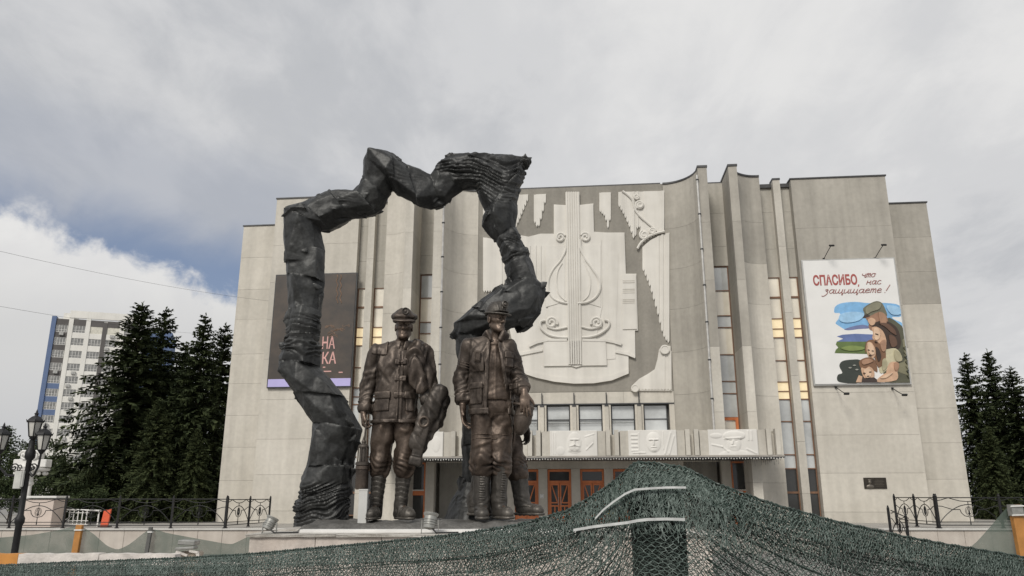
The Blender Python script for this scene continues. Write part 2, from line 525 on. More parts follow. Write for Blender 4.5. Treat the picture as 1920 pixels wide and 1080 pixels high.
def patch(name, S, off, lo, hi, h, material, parent, region=None, it=1):
    """a raised piece of cloth on solid S: the shell of S pushed out by off inside a box (and optional region fn<0)"""
    m = 2*h
    xs = axis_pts(lo[0]-m, hi[0]+m, h); ys = axis_pts(lo[1]-m, hi[1]+m, h); zs = axis_pts(lo[2]-m, hi[2]+m, h)
    G0 = S.ev(xs, ys, zs); G = G0 - off
    if getattr(S, 'disp', None) is not None:
        pts = np.stack(np.meshgrid(xs, ys, zs, indexing='ij'), -1).reshape(-1, 3)
        G = G - np.clip(S.disp(pts).reshape(G.shape), -.012, .02)
    bfn = box([(lo[i]+hi[i])/2 for i in range(3)], [(hi[i]-lo[i])/2 for i in range(3)], min(0.006, 0.3*min(hi[i]-lo[i] for i in range(3))))[0]
    X, Y, Z = xs[:,None,None], ys[None,:,None], zs[None,None,:]
    G = np.maximum(G, bfn(X, Y, Z)); G = np.maximum(G, -(G0 + 0.022))
    if region is not None: G = np.maximum(G, region(X, Y, Z))
    V, Q = surface_nets(G, xs, ys, zs)
    if not len(V): return None
    V = relax(V, Q, it, 0.5)
    return mobj(name, npmesh(name, V, Q), material, parent, smooth=True)
# ------------------------------------------------------------------ theatre building. local frame: x = u along facade, y = -v (into the building), z up
TZ = 0.95
M_black = mat('black_metal', (.02,.02,.02), .55, .2)
M_conc = mat('concrete_wall', (.500,.470,.412), .88, 0, .10, .35, bump=.25, bscale=60, col2=(.60,.567,.505), streak=.11, fine=.05, rand=.07)
M_conc_l = mat('concrete_pilaster', (.495,.467,.412), .88, 0, .10, .5, bump=.25, bscale=60, col2=(.59,.56,.50), streak=.14, fine=.05, rand=.08)
M_conc_dark = mat('concrete_dark', (.345,.324,.285), .9, 0, .12, .3, bump=.25, bscale=60, col2=(.435,.41,.362), streak=.15, fine=.06, rand=.07)  # darker concrete tone for the right half: inner curve and upper rows
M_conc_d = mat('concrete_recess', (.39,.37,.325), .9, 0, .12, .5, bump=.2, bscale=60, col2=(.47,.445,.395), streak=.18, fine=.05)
M_stone = mat('relief_ground', (.235,.220,.192), .9, 0, .1, .5, bump=.2, bscale=40, col2=(.295,.277,.242), streak=.12, fine=.06, rand=.06)
M_relief = mat('relief_plaster', (.62,.595,.545), .85, 0, .06, .6, bump=.1, bscale=30, col2=(.70,.675,.625), streak=.10)
M_plaque = mat('portrait_plaster', (.66,.64,.60), .8, 0, .05, 1.0, col2=(.72,.70,.66), streak=.08)
M_coping = mat('coping_metal', (.07,.07,.072), .5, .4, .2, 3)
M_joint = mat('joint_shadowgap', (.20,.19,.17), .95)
M_brownframe = mat('brown_window_frame', (.16,.085,.05), .55, 0, .2, 6, col2=(.22,.12,.07))
M_orange = mat('orange_wood', (.56,.165,.055), .5, 0, .15, 4, col2=(.68,.22,.08), streak=.15)
M_darkframe = mat('dark_metal_frame', (.055,.057,.06), .5, .3, .2, 5)
M_glass = glass('window_glass', (.50,.52,.52), .05, .7, .25, .5)
M_glass_c = glass('curtained_glass', (.80,.74,.62), .06, .7, .12, .8)
M_glass_b = glass('dark_door_glass', (.018,.018,.017), .06, .0, .3, .6)
M_lit = emit('lit_window', (1.0,.78,.45), .42, (.55,.49,.36))
M_pipe = mat('downpipe_metal', (.50,.49,.47), .5, .4, .15, 4)
TH_ROOT = empty('theatre', FO, -TH, 'wide concrete theatre with a white lyre relief, narrow window strips and an entrance canopy', 'theatre')
def B2(mb, u0, u1, v0, v1, z0, z1, m=0): return mb.box2((u0,-v0,z0), (u1,-v1,z1), m)
def part(mb, name, m, parent=None, **k): return mb.obj(name, m, parent or TH_ROOT, **k)
rb = random.Random(5)
GAP = .009
def panel_rows(u0, u1, vf, vb, zs, m, back=True):
    for z0, z1 in zip(zs[:-1], zs[1:]):
        mb = MB(); B2(mb, u0, u1, vf + rb.uniform(-.004,.004), vb, z0+GAP/2, z1-GAP/2)
        part(mb, 'wall_panel', m(z0) if callable(m) else m)
def curved_rows(prof, zs, m, back):
    for z0, z1 in zip(zs[:-1], zs[1:]):
        mb = MB(); poly = prof + [(prof[-1][0], back), (prof[0][0], back)]
        mb.prism(poly, lambda u, v, t: Vector((u, -v, t)), z0+GAP/2, z1-GAP/2)
        o = part(mb, 'wall_panel', m(z0) if callable(m) else m)
def coping(u0, u1, v0, v1, z, h=.07, o=.05):
    mb = MB(); B2(mb, u0-o, u1+o, v1+o, v0, z, z+h); part(mb, 'coping', M_coping)

ZR = 19.0
zs_block = [TZ, 1.64, 3.47, 5.31, 7.41, 9.62, 11.83, 14.0, 16.18, ZR]
zs_pil = [TZ, 3.0, 6.3, 9.5, 12.9, 16.0, ZR+.05]
zs_wing = [TZ, 3.2, 4.99, 6.74, 8.53, 10.21, 12.24, 14.03, 15.98, 17.95]
WINZ = [F(1370, y, -.1)[1] for y in (500, 545, 592, 614, 665, 715, 738, 783, 806)]
def crop_y(y): return y/2.16 + 480
SY = [92,172,258,299,334,427,513,551,583,672,806,862,958,1054]
def sgnbox(mb, s, u0, u1, v0, v1, z0, z1, m=0):
    a, b = sorted((s*u0, s*u1)); return B2(mb, a, b, v0, v1, z0, z1, m)
# core mass behind everything (side and back walls too)
mb = MB(); B2(mb, -16.85, 16.85, -2.2, -26, 0.0, 18.7); part(mb, 'core_wall', M_conc)
mb = MB(); B2(mb, -19.45, 19.45, -2.25, -25, 0.0, 17.6); part(mb, 'core_wall', M_conc)
mb = MB(); B2(mb, -16.7, 16.7, -.3, -26.2, 18.70, 18.86); part(mb, 'roof', M_coping)

def window_strip(name, s, u0, u1, v, zl, frame, panes, fw=.05, inner=.10):
    """vertical ribbon of panes: each pane a sub-part of its window"""
    a, b = sorted((s*u0, s*u1))
    mb = MB()
    B2(mb, a, a+fw, v+.06, v-.04, zl[-1], zl[0]); B2(mb, b-fw, b, v+.06, v-.04, zl[-1], zl[0])
    for i, z in enumerate(zl): 
        h = inner if i in (1, len(zl)-2) else fw*1.1
        B2(mb, a+fw, b-fw, v+.05, v-.04, z-h/2, z+h/2)
    w = part(mb, name, frame)
    for i, (z1, z0) in enumerate(zip(zl[:-1], zl[1:])):
        g = MB(); B2(g, a+.004, b-.004, v, v-.02, z0+.003, z1-.003)
        part(g, 'pane', panes(i), w)
    return w

for s in (-1, 1):
    # outer wing
    a, b = sorted((s*16.95, s*19.5))
    panel_rows(a, b, -1.5, -2.2, zs_wing, M_conc if s < 0 else (lambda z: M_conc_dark if z > 11.5 else M_conc)); coping(a, b, -4, -1.5, 17.95)
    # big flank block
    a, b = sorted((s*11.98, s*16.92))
    panel_rows(a, b, 0, -.4, zs_block, M_conc if s < 0 else (lambda z: M_conc_dark if z > 9 else M_conc)); coping(a, b, -3, 0, ZR)
    for z0, z1 in zip(zs_block[:-1], zs_block[1:]):      # return face towards the wing
        mb = MB(); sgnbox(mb, s, 16.60, 16.92, -.40, -2.2, z0+GAP/2, z1-GAP/2); part(mb, 'wall_panel', M_conc)
        mb = MB(); sgnbox(mb, s, 11.98, 12.30, -.40, -2.2, z0+GAP/2, z1-GAP/2); part(mb, 'wall_panel', M_conc)
    # twin strip recess with a fin
    zt = 13.62
    a, b = sorted((s*10.22, s*11.96))
    zz = [zt, 15.2, 17.3, ZR-.12]
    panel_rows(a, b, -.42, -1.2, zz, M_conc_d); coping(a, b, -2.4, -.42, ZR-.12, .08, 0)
    for z0, z1 in zip([TZ, 2.5, 5.0, 8.3, 11.6, 15.2], [2.5, 5.0, 8.3, 11.6, 15.2, ZR]):
        mb = MB(); sgnbox(mb, s, 11.02, 11.40, .03, -.62, z0+.005, z1-.005); part(mb, 'fin', M_conc_l)
    mb = MB(); sgnbox(mb, s, 11.0, 11.42, .06, -.6, ZR, ZR+.10); part(mb, 'coping', M_coping)
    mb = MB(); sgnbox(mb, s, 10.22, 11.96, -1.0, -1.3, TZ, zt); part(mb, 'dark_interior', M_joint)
    zl = [F(1490, crop_y(y), -.75)[1] for y in SY]
    lit = (2, 3, 6, 7) if s > 0 else (2, 3)
    def pan(i, lit=lit, s=s):
        if i in lit: return M_lit
        if i >= 11: return M_glass_b
        return M_glass_c if i in (0, 1, 4, 5) else M_glass
    window_strip('window', s, 10.24, 11.02, -.48, zl, M_brownframe, pan)
    window_strip('window', s, 11.40, 11.95, -.48, zl, M_brownframe, pan)
    # outer concave wall, pilasters, tall window between them, inner concave wall
    prof = [(8.77 + 1.43*t, .50 + .75*(1-t)**2.2 + .10*max(0, t-.6)) for t in [i/8 for i in range(9)]]
    profA = []
    for i in range(13):
        t = i/12; profA.append((5.12 + 1.64*t, 2.0*(1-math.sqrt(max(0, 1-(t*.985)**2.0)))))
    def mir(p): return [(s*u, v) for u, v in p]
    zc = [TZ, 3.0, 5.2, 7.2, 9.6, 11.9, 14.1, 16.4, ZR]
    curved_rows(mir(prof), zc, M_conc if s < 0 else (lambda z: M_conc_dark if z > 13 else M_conc), -.6)
    curved_rows(mir(profA), [5.36, 7.4, 9.6, 11.9, 14.1, 16.4, ZR], M_conc if s < 0 else M_conc_dark, -.3)
    for pf in (prof, profA):
        mb = MB(); q = mir(pf)
        out = [(u, v+.06) for u, v in q] + [(q[-1][0], -.6), (q[0][0], -.6)]
        mb.prism(out, lambda u, v, t: Vector((u, -v, t)), ZR, ZR+.09); part(mb, 'coping', M_coping)
    for (u0, u1) in ((6.76, 7.23), (8.33, 8.77)):
        for z0, z1 in zip(zs_pil[:-1], zs_pil[1:]):
            mb = MB(); 
            if z1 < 5 and u0 < 7: continue
            sgnbox(mb, s, u0, u1, 2.0, -.4, max(z0+.004, 5.38) if u0 < 7 else z0+.004, z1-.004)
            part(mb, 'pilaster_block', M_conc_l if s < 0 or z0 < 8 else M_conc_dark)
        mb = MB(); sgnbox(mb, s, u0-.03, u1+.03, 2.04, -.5, ZR+.05, ZR+.16); part(mb, 'coping', M_coping)
    a, b = sorted((s*7.23, s*8.33))
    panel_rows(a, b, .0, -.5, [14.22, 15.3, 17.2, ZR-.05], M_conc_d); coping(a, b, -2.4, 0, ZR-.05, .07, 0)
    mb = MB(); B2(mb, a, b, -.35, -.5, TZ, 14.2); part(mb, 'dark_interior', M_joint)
    def pan2(i, s=s): return M_glass if i in (0, 2, 4, 5, 6) else M_glass_c
    w = window_strip('window', s, 7.25, 8.31, -.10, WINZ, M_brownframe, pan2, .045, .05)
    mb = MB(); a2, b2 = sorted((s*7.31, s*8.25)); z0, z1 = WINZ[-1]-.03, WINZ[-2]
    B2(mb, a2, a2+.14, -.02, -.08, z0, z1); B2(mb, b2-.14, b2, -.02, -.08, z0, z1); B2(mb, a2+.14, b2-.14, -.02, -.08, z1-.14, z1); part(mb, 'frame', M_orange, w)
    # ground floor window beside the entrance
    wz = [4.02, 2.62, 2.46, 1.15]
    mb = MB(); a3, b3 = sorted((s*7.68, s*8.78))
    B2(mb, a3, a3+.09, .10, -.05, 1.05, 4.05); B2(mb, b3-.09, b3, .10, -.05, 1.05, 4.05); B2(mb, a3+.09, b3-.09, .09, -.05, 2.42, 2.66); B2(mb, a3+.09, b3-.09, .09, -.05, 1.05, 1.17); B2(mb, a3+.09, b3-.09, .09, -.05, 3.97, 4.05)
    w = part(mb, 'window', M_orange)
    for z0, z1 in ((2.66, 3.97), (1.17, 2.42)):
        g = MB(); B2(g, a3+.085, b3-.085, .02, 0, z0, z1); part(g, 'pane', M_glass_b, w)
    g = MB(); B2(g, a3+.06, b3-.06, .16, .09, 2.64, 2.70); part(g, 'sill', M_relief, w)
    mb = MB(); sgnbox(mb, s, 7.23, 7.68, .14, -.3, TZ, 4.3); part(mb, 'entrance_pillar', M_conc)
    mb = MB(); sgnbox(mb, s, 5.12, 7.23, -1.35, -1.6, TZ, 4.3); part(mb, 'niche_wall', M_conc_d)
    mb = MB(); sgnbox(mb, s, 5.12, 5.40, .0, -1.35, TZ, 4.3); part(mb, 'entrance_pillar', M_conc)
    mb = MB(); sgnbox(mb, s, 7.3, 8.8, .03, -.3, .95, 1.05); part(mb, 'sill', M_conc_l)
    # wall strip behind the canopy over the niche
    mb = MB(); sgnbox(mb, s, 5.12, 8.33, -.05, -.3, 4.05, 5.4); part(mb, 'wall_panel', M_conc)
    # downpipe with brackets
    mb = MB(); mb.tube([(s*6.70,-2.06,18.6), (s*6.70,-2.06,5.45), (s*6.62,-2.3,5.38)], .055, 8); p = part(mb, 'downpipe', M_pipe, smooth=True)
    for z in (18.3, 16.4, 14.5, 12.6, 10.7, 8.8, 6.9):
        mb = MB(); mb.lathe((s*6.70,-2.06,z), [(.06,0),(.085,.01),(.085,.06),(.06,.07)], 8); part(mb, 'pipe_bracket', M_darkframe, p)

# middle wall behind the relief
for z0, z1 in zip([6.98, 7.6, 9.8, 12.1, 14.4, 16.7], [7.6, 9.8, 12.1, 14.4, 16.7, ZR+.04]):
    for k in range(4):
        u0 = -5.11 + k*2.555
        mb = MB(); B2(mb, u0+.004, u0+2.551, rb.uniform(-.003,.003), -.3, z0+.004, z1-.004); part(mb, 'stone_panel', M_stone if z0 > 7.5 else M_conc)
coping(-5.0, 5.0, -2, 0, ZR+.04, .07, .0)

# row of six windows over the canopy
WC = [-4.15, -2.49, -.83, .83, 2.49, 4.15]
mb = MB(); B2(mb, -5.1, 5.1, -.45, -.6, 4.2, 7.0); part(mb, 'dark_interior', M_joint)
for i, u in enumerate(WC):
    mb = MB(); f = .05; u0, u1, z0, z1 = u-.60, u+.60, 5.38, 6.93
    B2(mb, u0, u0+f, -.18, -.30, z0, z1); B2(mb, u1-f, u1, -.18, -.30, z0, z1); B2(mb, u0+f, u1-f, -.18, -.30, z1-f, z1); B2(mb, u0+f, u1-f, -.18, -.30, z0, z0+f)
    B2(mb, u0+f, u1-f, -.19, -.28, 6.18, 6.22)
    w = part(mb, 'window', M_darkframe)
    for q0, q1 in ((z0+f, 6.18), (6.22, z1-f)):
        g = MB(); B2(g, u0+f-.004, u1-f+.004, -.24, -.26, q0, q1); part(g, 'pane', M_glass, w)
    # sheer curtain folds behind the lower pane
    if i < 5:
        r = MB()
        for z in (6.02, 6.10): r.tube([(u-.83, .10, z), (u+.83, .10, z)], .014, 6)
        part(r, 'guard_rail', M_darkframe)
for u in [-4.98]+[(a+b)/2 for a, b in zip(WC[:-1], WC[1:])]+[4.98]:
    mb = MB(); hw = .215 if abs(u) < 4.5 else .13
    B2(mb, u-hw, u+hw, .02, -.45, 5.36, 6.97); part(mb, 'window_pier', M_conc)
for u in [(a+b)/2 for a, b in zip(WC[:-1], WC[1:])]:
    mb = MB(); B2(mb, u-.10, u+.10, .16, .02, 5.4, 6.85); part(mb, 'fin', M_conc_l)
    mb = MB(); mb.tube([(u, -.12, 6.7), (u, -.12, 7.55)], .030, 6); mb.box((u, -.10, 6.88), (.20,.16,.10)); part(mb, 'flag_bracket', M_darkframe)
mb = MB(); B2(mb, -5.1, 5.1, .05, -.2, 6.94, 7.0); part(mb, 'lintel_strip', M_darkframe)

# entrance wall with six double doors
mb = MB(); B2(mb, -5.12, 5.12, -.05, -.4, 3.72, 5.36); part(mb, 'entrance_header', M_conc)
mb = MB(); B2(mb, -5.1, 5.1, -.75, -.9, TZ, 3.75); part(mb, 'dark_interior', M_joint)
for u in [-5.04]+[(a+b)/2 for a, b in zip(WC[:-1], WC[1:])]+[5.04]:
    hw = .225 if abs(u) < 5 else .07
    mb = MB(); B2(mb, u-hw, u+hw, -.02, -.6, TZ, 3.72); part(mb, 'entrance_pillar', M_conc)
def double_door(u):
    w, z0, z1, v = .60, TZ+.02, 3.70, -.14
    zt = 3.08
    mb = MB()
    B2(mb, u-w, u-w+.10, v, v-.12, z0, z1); B2(mb, u+w-.10, u+w, v, v-.12, z0, z1); B2(mb, u-w+.10, u+w-.10, v, v-.12, z1-.12, z1); B2(mb, u-w+.10, u+w-.10, v, v-.12, zt-.06, zt+.06)
    d = part(mb, 'double_door', M_orange, bevel=.006)
    g = MB(); B2(g, u-w+.09, u+w-.09, v-.06, v-.08, zt+.05, z1-.11); part(g, 'transom_pane', M_glass_b, d)
    for s in (-1, 1):
        a, b = sorted((u+s*.012, u+s*(w-.105)))
        mb = MB(); f = .075; zb = z0+.02; ztop = zt-.065; vv = v-.04
        B2(mb, a, a+f, vv, vv-.05, zb, ztop); B2(mb, b-f, b, vv, vv-.05, zb, ztop)
        B2(mb, a+f, b-f, vv, vv-.05, ztop-.10, ztop); B2(mb, a+f, b-f, vv, vv-.05, zb, zb+.42)
        B2(mb, a+f, b-f, vv-.004, vv-.05, zb+.88, zb+.95); B2(mb, a+f, b-f, vv-.004, vv-.05, zb+1.04, zb+1.10)
        # slanting glazing bar that makes the V across both leaves
        mi, mo = (a+f, b-f) if s > 0 else (b-f, a+f)
        mb.bar((mi+s*.03, -(vv-.022), zb+1.10), (mo-s*.03, -(vv-.022), ztop-.10), .055, .035)
        mb.bar((mi+s*.16, -(vv-.022), zb+.42), (mi+s*.16, -(vv-.022), zb+.88), .05, .035)
        lf = part(mb, 'door_leaf', M_orange, d)
        # level three is the deepest, so the glass is joined into the leaf pane of the door
        g = MB(); B2(g, a+.03, b-.03, vv-.03, vv-.04, zb+.40, ztop-.05); part(g, 'leaf_pane', M_glass_b, d)
        h = MB(); h.tube([(mi+s*.0-s*.02, -(vv+.04), zb+.95), (mi-s*.02, -(vv+.04), zb+1.35)], .014, 6); part(h, 'handle', M_pipe, d)
for u in WC: double_door(u)
# notices on the entrance pillars
M_paper = mat('white_notice', (.72,.72,.70), .6, 0, .05, 5); M_yel = mat('yellow_notice', (.75,.55,.03), .6, 0, .05, 5); M_ink = mat('printed_ink', (.06,.06,.07), .6)
def notice(u, z, w, h, m, label, lines=0, v=-.02):
    o = MB(); o.box((0,0,0), (w,.012,h)); o = o.obj('notice', m, None, loc=(0,0,0)); tag(o, label, 'notice')
    o.location = FO + FA*u - FN*(-(v+.008)); o.location.z = z; o.rotation_euler = (0,0,-TH)
    for i in range(lines):
        l = MB(); ww = w*(.75 if i % 3 else .5); l.box((0,-.009,h*(.36-.72*i/max(1, lines-1))), (ww,.004,h*.05)); l.obj('text_line', M_ink, o)
    return o
notice(1.66, 2.72, .30, .36, M_paper, 'topmost white notice on the entrance pillar that also carries a yellow one', 4)
notice(1.66, 2.28, .30, .40, M_paper, 'white notice under the topmost one on the entrance pillar', 4)
notice(1.66, 1.92, .28, .24, M_paper, 'small white notice just above the yellow one on the entrance pillar', 3)
notice(1.66, 1.58, .34, .38, M_yel, 'bright yellow notice on the entrance pillar', 3)
notice(-1.72, 2.38, .18, .2, M_paper, 'small square notice on the pillar left of the second visible door', 2)
notice(3.32, 2.38, .18, .2, M_paper, 'small square notice on the pillar left of the door by the net peak', 2)

# canopy -----------------------------------------------------------------
CV = 3.35; CE = 9.55
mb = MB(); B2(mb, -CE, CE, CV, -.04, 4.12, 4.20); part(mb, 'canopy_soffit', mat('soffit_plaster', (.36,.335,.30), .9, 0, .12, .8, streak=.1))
mb = MB(); B2(mb, -CE+.3, CE-.3, CV-.35, .1, 4.20, 5.18); cn = part(mb, 'canopy', M_conc)
mb = MB(); B2(mb, -CE-.02, CE+.02, CV+.03, 0.55, 4.075, 4.118); part(mb, 'drip_edge', M_coping, cn)
bay = 3.66
for k in range(-2, 3):
    c = k*bay
    mb = MB(); B2(mb, c-bay/2+.34, c+bay/2-.34, CV-.12, CV-.36, 4.20, 5.34); part(mb, 'fascia_panel', M_conc_l, cn)
for k in range(-2, 4):
    c = (k-.5)*bay
    for o in (-.22, .18):
        mb = MB(); B2(mb, c+o-.10, c+o+.10, CV+.02, CV-.40, 4.20, 5.38); part(mb, 'canopy_fin', M_conc_l, cn)
    mb = MB(); B2(mb, c-.34, c-.321, CV-.2, CV-.4, 4.2, 5.3); B2(mb, c+.281, c+.34, CV-.2, CV-.4, 4.2, 5.3); part(mb, 'fascia_joint', M_joint, cn)
for s in (-1, 1):
    mb = MB(); sgnbox(mb, s, CE-.33, CE, CV-.10, .1, 4.20, 5.30); part(mb, 'fascia_panel', M_conc_l, cn)
mb = MB()
for i in range(150):
    u = -CE+.1+i*(2*CE-.2)/149
    mb.box((u, -(CV+.04), 4.045+.012*math.sin(i*1.7)), (.035,.03,.05))
o = part(mb, 'light_string', mat('bulb_white', (.75,.74,.70), .4), cn); o['kind'] = 'stuff'
mb = MB()
for i in range(90):
    u = 5.2+(i % 45)*.095 if i < 45 else -9.4+(i % 45)*.095; h = rb.uniform(.15,.42)
    mb.tube([(u, -(CV-.12), 4.11), (u+rb.uniform(-.01,.01), -(CV-.12), 4.11-h)], .006, 4)
o = part(mb, 'icicle_lights', M_darkframe, cn); o['kind'] = 'stuff'

# portrait plaques: carved height fields
def plaque_mesh(kind):
    W, H, nx, nz = 2.22, 1.17, 112, 60
    x = np.linspace(-W/2, W/2, nx); z = np.linspace(-H/2, H/2, nz)
    X, Z = np.meshgrid(x, z, indexing='ij'); h = np.zeros_like(X)
    def bump(cx, cz, rx, rz, a, p=2.0, rot=0.0):
        c, s_ = math.cos(rot), math.sin(rot); dx, dz = X-cx, Z-cz
        q = ((dx*c+dz*s_)/rx)**2+((-dx*s_+dz*c)/rz)**2
        return a*np.clip(1-q, 0, None)**(1/p)
    def bar_(x0, z0, x1, z1, w, a):
        d = np.array([x1-x0, z1-z0]); L2 = d@d; t = np.clip(((X-x0)*d[0]+(Z-z0)*d[1])/L2, 0, 1)
        q = np.hypot(X-x0-t*d[0], Z-z0-t*d[1]); return a*np.clip(1-(q/w)**2, 0, 1)
    cx = .05
    if kind == 0:      # bearded man
        h = np.maximum(h, bump(cx, .06, .33, .46, .10)); h += bump(cx, -.22, .30, .26, .05) + bump(cx-.2,-.3,.14,.1,.04,2,.6) + bump(cx+.18,-.3,.14,.1,.04,2,-.6)
        h += bar_(cx-.19, .17, cx+.19, .17, .045, .06) + bar_(cx, .16, cx, -.04, .045, .09) - bump(cx-.11,.11,.07,.035,.05) - bump(cx+.11,.11,.07,.035,.05)
        h += bar_(cx-.20,-.14,cx,-.08,.05,.06) + bar_(cx+.20,-.14,cx,-.08,.05,.06)
        h += bar_(-.95,-.5,-.95,.5,.03,.04)+bar_(-.85,-.5,-.85,.5,.03,.04)+bump(-.62,-.35,.2,.2,.05)+bump(.75,.1,.2,.3,.05)+bar_(.6,-.3,.9,.0,.04,.05)+bar_(.55,.3,.95,.42,.04,.04)
    elif kind == 1:    # broad face, shelf of books
        h = np.maximum(h, bump(cx, .02, .34, .47, .11)); h += bar_(cx-.2,.14,cx-.04,.14,.04,.07)+bar_(cx+.04,.14,cx+.2,.14,.04,.07)+bar_(cx,.13,cx,-.09,.045,.09) - bump(cx-.12,.08,.075,.035,.06)-bump(cx+.12,.08,.075,.035,.06)
        h += bar_(cx-.1,-.20,cx+.1,-.20,.03,.05) - bar_(cx-.09,-.235,cx+.09,-.235,.02,.05) + bump(cx,-.33,.12,.08,.04)
        for k in range(5): h += bar_(-.95,-.35+.18*k,-.70,-.35+.18*k,.05,.05)
        h += bar_(-.62,-.5,-.62,.45,.03,.05)+bar_(-.9,-.45,-.35,-.45,.04,.05)+bar_(.55,-.5,.85,.45,.05,.05)+bar_(.75,-.5,1.0,.3,.05,.05)+bar_(.5,-.3,.5,.5,.03,.04)
    elif kind == 2:    # head in a peaked cap
        h = np.maximum(h, bump(cx, -.05, .31, .40, .10)); h = np.maximum(h, bump(cx+.02, .30, .50, .22, .12, 3)); h += bar_(cx-.42,.16,cx+.30,.20,.06,.05)
        h += bar_(cx-.05,.08,cx-.10,-.08,.05,.08)-bump(cx-.16,.05,.07,.03,.05)-bump(cx+.09,.05,.07,.03,.05)+bar_(cx-.16,-.19,cx+.05,-.19,.03,.05)
        h = np.maximum(h, bump(cx,-.62,.75,.28,.07)); h += bump(-.75,.3,.28,.12,.06)+bar_(-.95,-.1,-.5,-.2,.05,.05)+bar_(-.5,-.2,-.25,-.42,.05,.05)+bar_(.7,.1,.7,.5,.05,.05)+bar_(.85,.1,.85,.5,.05,.05)+bar_(.6,-.3,1.0,-.5,.05,.05)
    elif kind == 3:
        h = np.maximum(h, bump(cx-.02, .04, .31, .45, .11)); h += bar_(cx-.2,.15,cx+.18,.15,.04,.06)+bar_(cx,.14,cx+.02,-.08,.045,.09)-bump(cx-.11,.09,.07,.03,.05)-bump(cx+.11,.09,.07,.03,.05)+bar_(cx-.12,-.16,cx+.12,-.16,.04,.06)
        h += bump(.78,.0,.2,.38,.05)+bar_(-.9,-.4,-.6,.4,.06,.05)+bar_(-.6,-.4,-.9,.4,.04,.04)
    else:
        h = np.maximum(h, bump(cx, .0, .34, .47, .10)); h = np.maximum(h, bump(cx,.33,.36,.16,.12)); h += bar_(cx-.2,.12,cx+.2,.12,.04,.06)+bar_(cx,.12,cx,-.1,.045,.09)+bar_(cx-.1,-.22,cx+.1,-.22,.03,.05)-bump(cx-.11,.07,.07,.03,.05)-bump(cx+.11,.07,.07,.03,.05)
        h += bar_(-.9,-.5,-.5,.5,.05,.05)+bar_(.6,-.4,.95,.4,.05,.05)+bump(.7,-.25,.2,.15,.05)
    h = h*.55 + .012*np.exp(-((np.abs(X)-W/2+.05)/.02)**2)
    h = np.clip(h, 0, .22)
    V = np.stack([X.ravel(), -(.06+h.ravel()), Z.ravel()], 1)
    idx = np.arange(nx*nz).reshape(nx, nz)
    Q = np.stack([idx[:-1,:-1], idx[1:,:-1], idx[1:,1:], idx[:-1,1:]], -1).reshape(-1, 4)
    rim = np.concatenate([idx[:,0], idx[-1,1:], idx[-2::-1,-1], idx[0,-2:0:-1]]); k = len(V)
    lo = V[rim].copy(); lo[:,1] = .06; r2 = k+np.arange(len(rim))
    return np.vstack([V, lo]), np.vstack([Q, np.stack([rim, r2, np.roll(r2,-1), np.roll(rim,-1)], -1)])
for i, k in enumerate((3, 4, 0, 1, 2)):
    V, Q = plaque_mesh(k); c = (i-2)*bay
    V = V + np.array([c, -(CV-.10), 4.775]); me = npmesh('portrait_plaque', V, Q)
    mobj('portrait_plaque', me, M_plaque, cn, smooth=False)

# ------------------------------------------------------------------ lyre relief
REL = part(MB().box2((-4.95,-.012,7.62), (5.05,0.004,18.98)), 'relief', M_stone)
def RC(x, y): return F(x/2.7+880, y/2.7+340, 0.0)
def rprism(name, poly, t0, t1, m=None, bev=0):
    mb = MB(); mb.prism([RC(*p) for p in poly], lambda u, w, t: Vector((u, -t*.62, w)), t0, t1)
    return part(mb, name, m or M_relief, REL, bevel=bev)
def rtube(name, pts, r, v, closed=False):
    mb = MB(); q = [RC(*p) for p in pts]
    # catmull-rom smoothing
    if len(q) > 2 and not closed:
        out = []
        P_ = [q[0]]+q+[q[-1]]
        for i in range(1, len(P_)-2):
            for t in [k/5 for k in range(5)]:
                f = lambda a,b,c,d: .5*((2*b)+(-a+c)*t+(2*a-5*b+4*c-d)*t*t+(-a+3*b-3*c+d)*t**3)
                out.append((f(P_[i-1][0],P_[i][0],P_[i+1][0],P_[i+2][0]), f(P_[i-1][1],P_[i][1],P_[i+1][1],P_[i+2][1])))
        q = out+[q[-1]]
    mb.tube([(u, -v*.64, z) for u, z in q], r*.85, 6); return part(mb, name, M_relief, REL, smooth=True)
def spiral(cx, cy, R, turns=1.6, a0=0.0, d=1, r=.075, v=.30):
    pts = []
    for i in range(28):
        t = i/27; rr = R*(1-.72*t); a = a0+d*2*PI*turns*t
        pts.append((cx+rr*math.cos(a), cy+rr*math.sin(a)))
    mb = MB(); mb.tube([(u, -v*.66, z) for u, z in [RC(*p) for p in pts]], r*.85, 6); part(mb, 'scroll', M_relief, REL, smooth=True)
    c = RC(cx, cy); rad_ = abs(RC(cx+R*1.0, cy)[0]-c[0])
    mb = MB(); mb.lathe((c[0], -.06, c[1]), [(rad_,0),(rad_,.10),(rad_*.9,.115)], 20, 0, Matrix.Rotation(PI/2, 3, 'X')); part(mb, 'scroll_boss', M_relief, REL)
base = [(428,120),(528,126),(628,115),(632,258),(690,262),(785,262),(792,470),(845,470),(853,757),(838,757),(840,888),(805,868),(806,950),(720,985),(630,997),(530,999),(430,990),(340,972),(268,950),(262,872),(240,875),(215,800),(200,730),(198,500),(205,290),(240,272),(300,283),(360,268),(428,268)]
rprism('lyre_board', base, 0.0, .16)
rprism('lyre_board', [(432,128),(626,122),(630,262),(668,300),(672,640),(640,800),(690,930),(378,936),(376,812),(400,640),(384,330),(432,275)], .16, .22)
rprism('sheet', [(388,330),(484,330),(484,610),(440,625),(388,640)], .22, .27); rprism('sheet', [(566,330),(664,325),(664,640),(612,625),(566,612)], .22, .27)
rprism('sheet', [(770,478),(842,476),(848,750),(776,752)], .16, .24)
for y in (505,515,548,556,566,600,608,617): 
    rprism('music_line', [(776,y),(836,y-1),(836,y+3),(776,y+4)], .24, .262, M_conc_l)
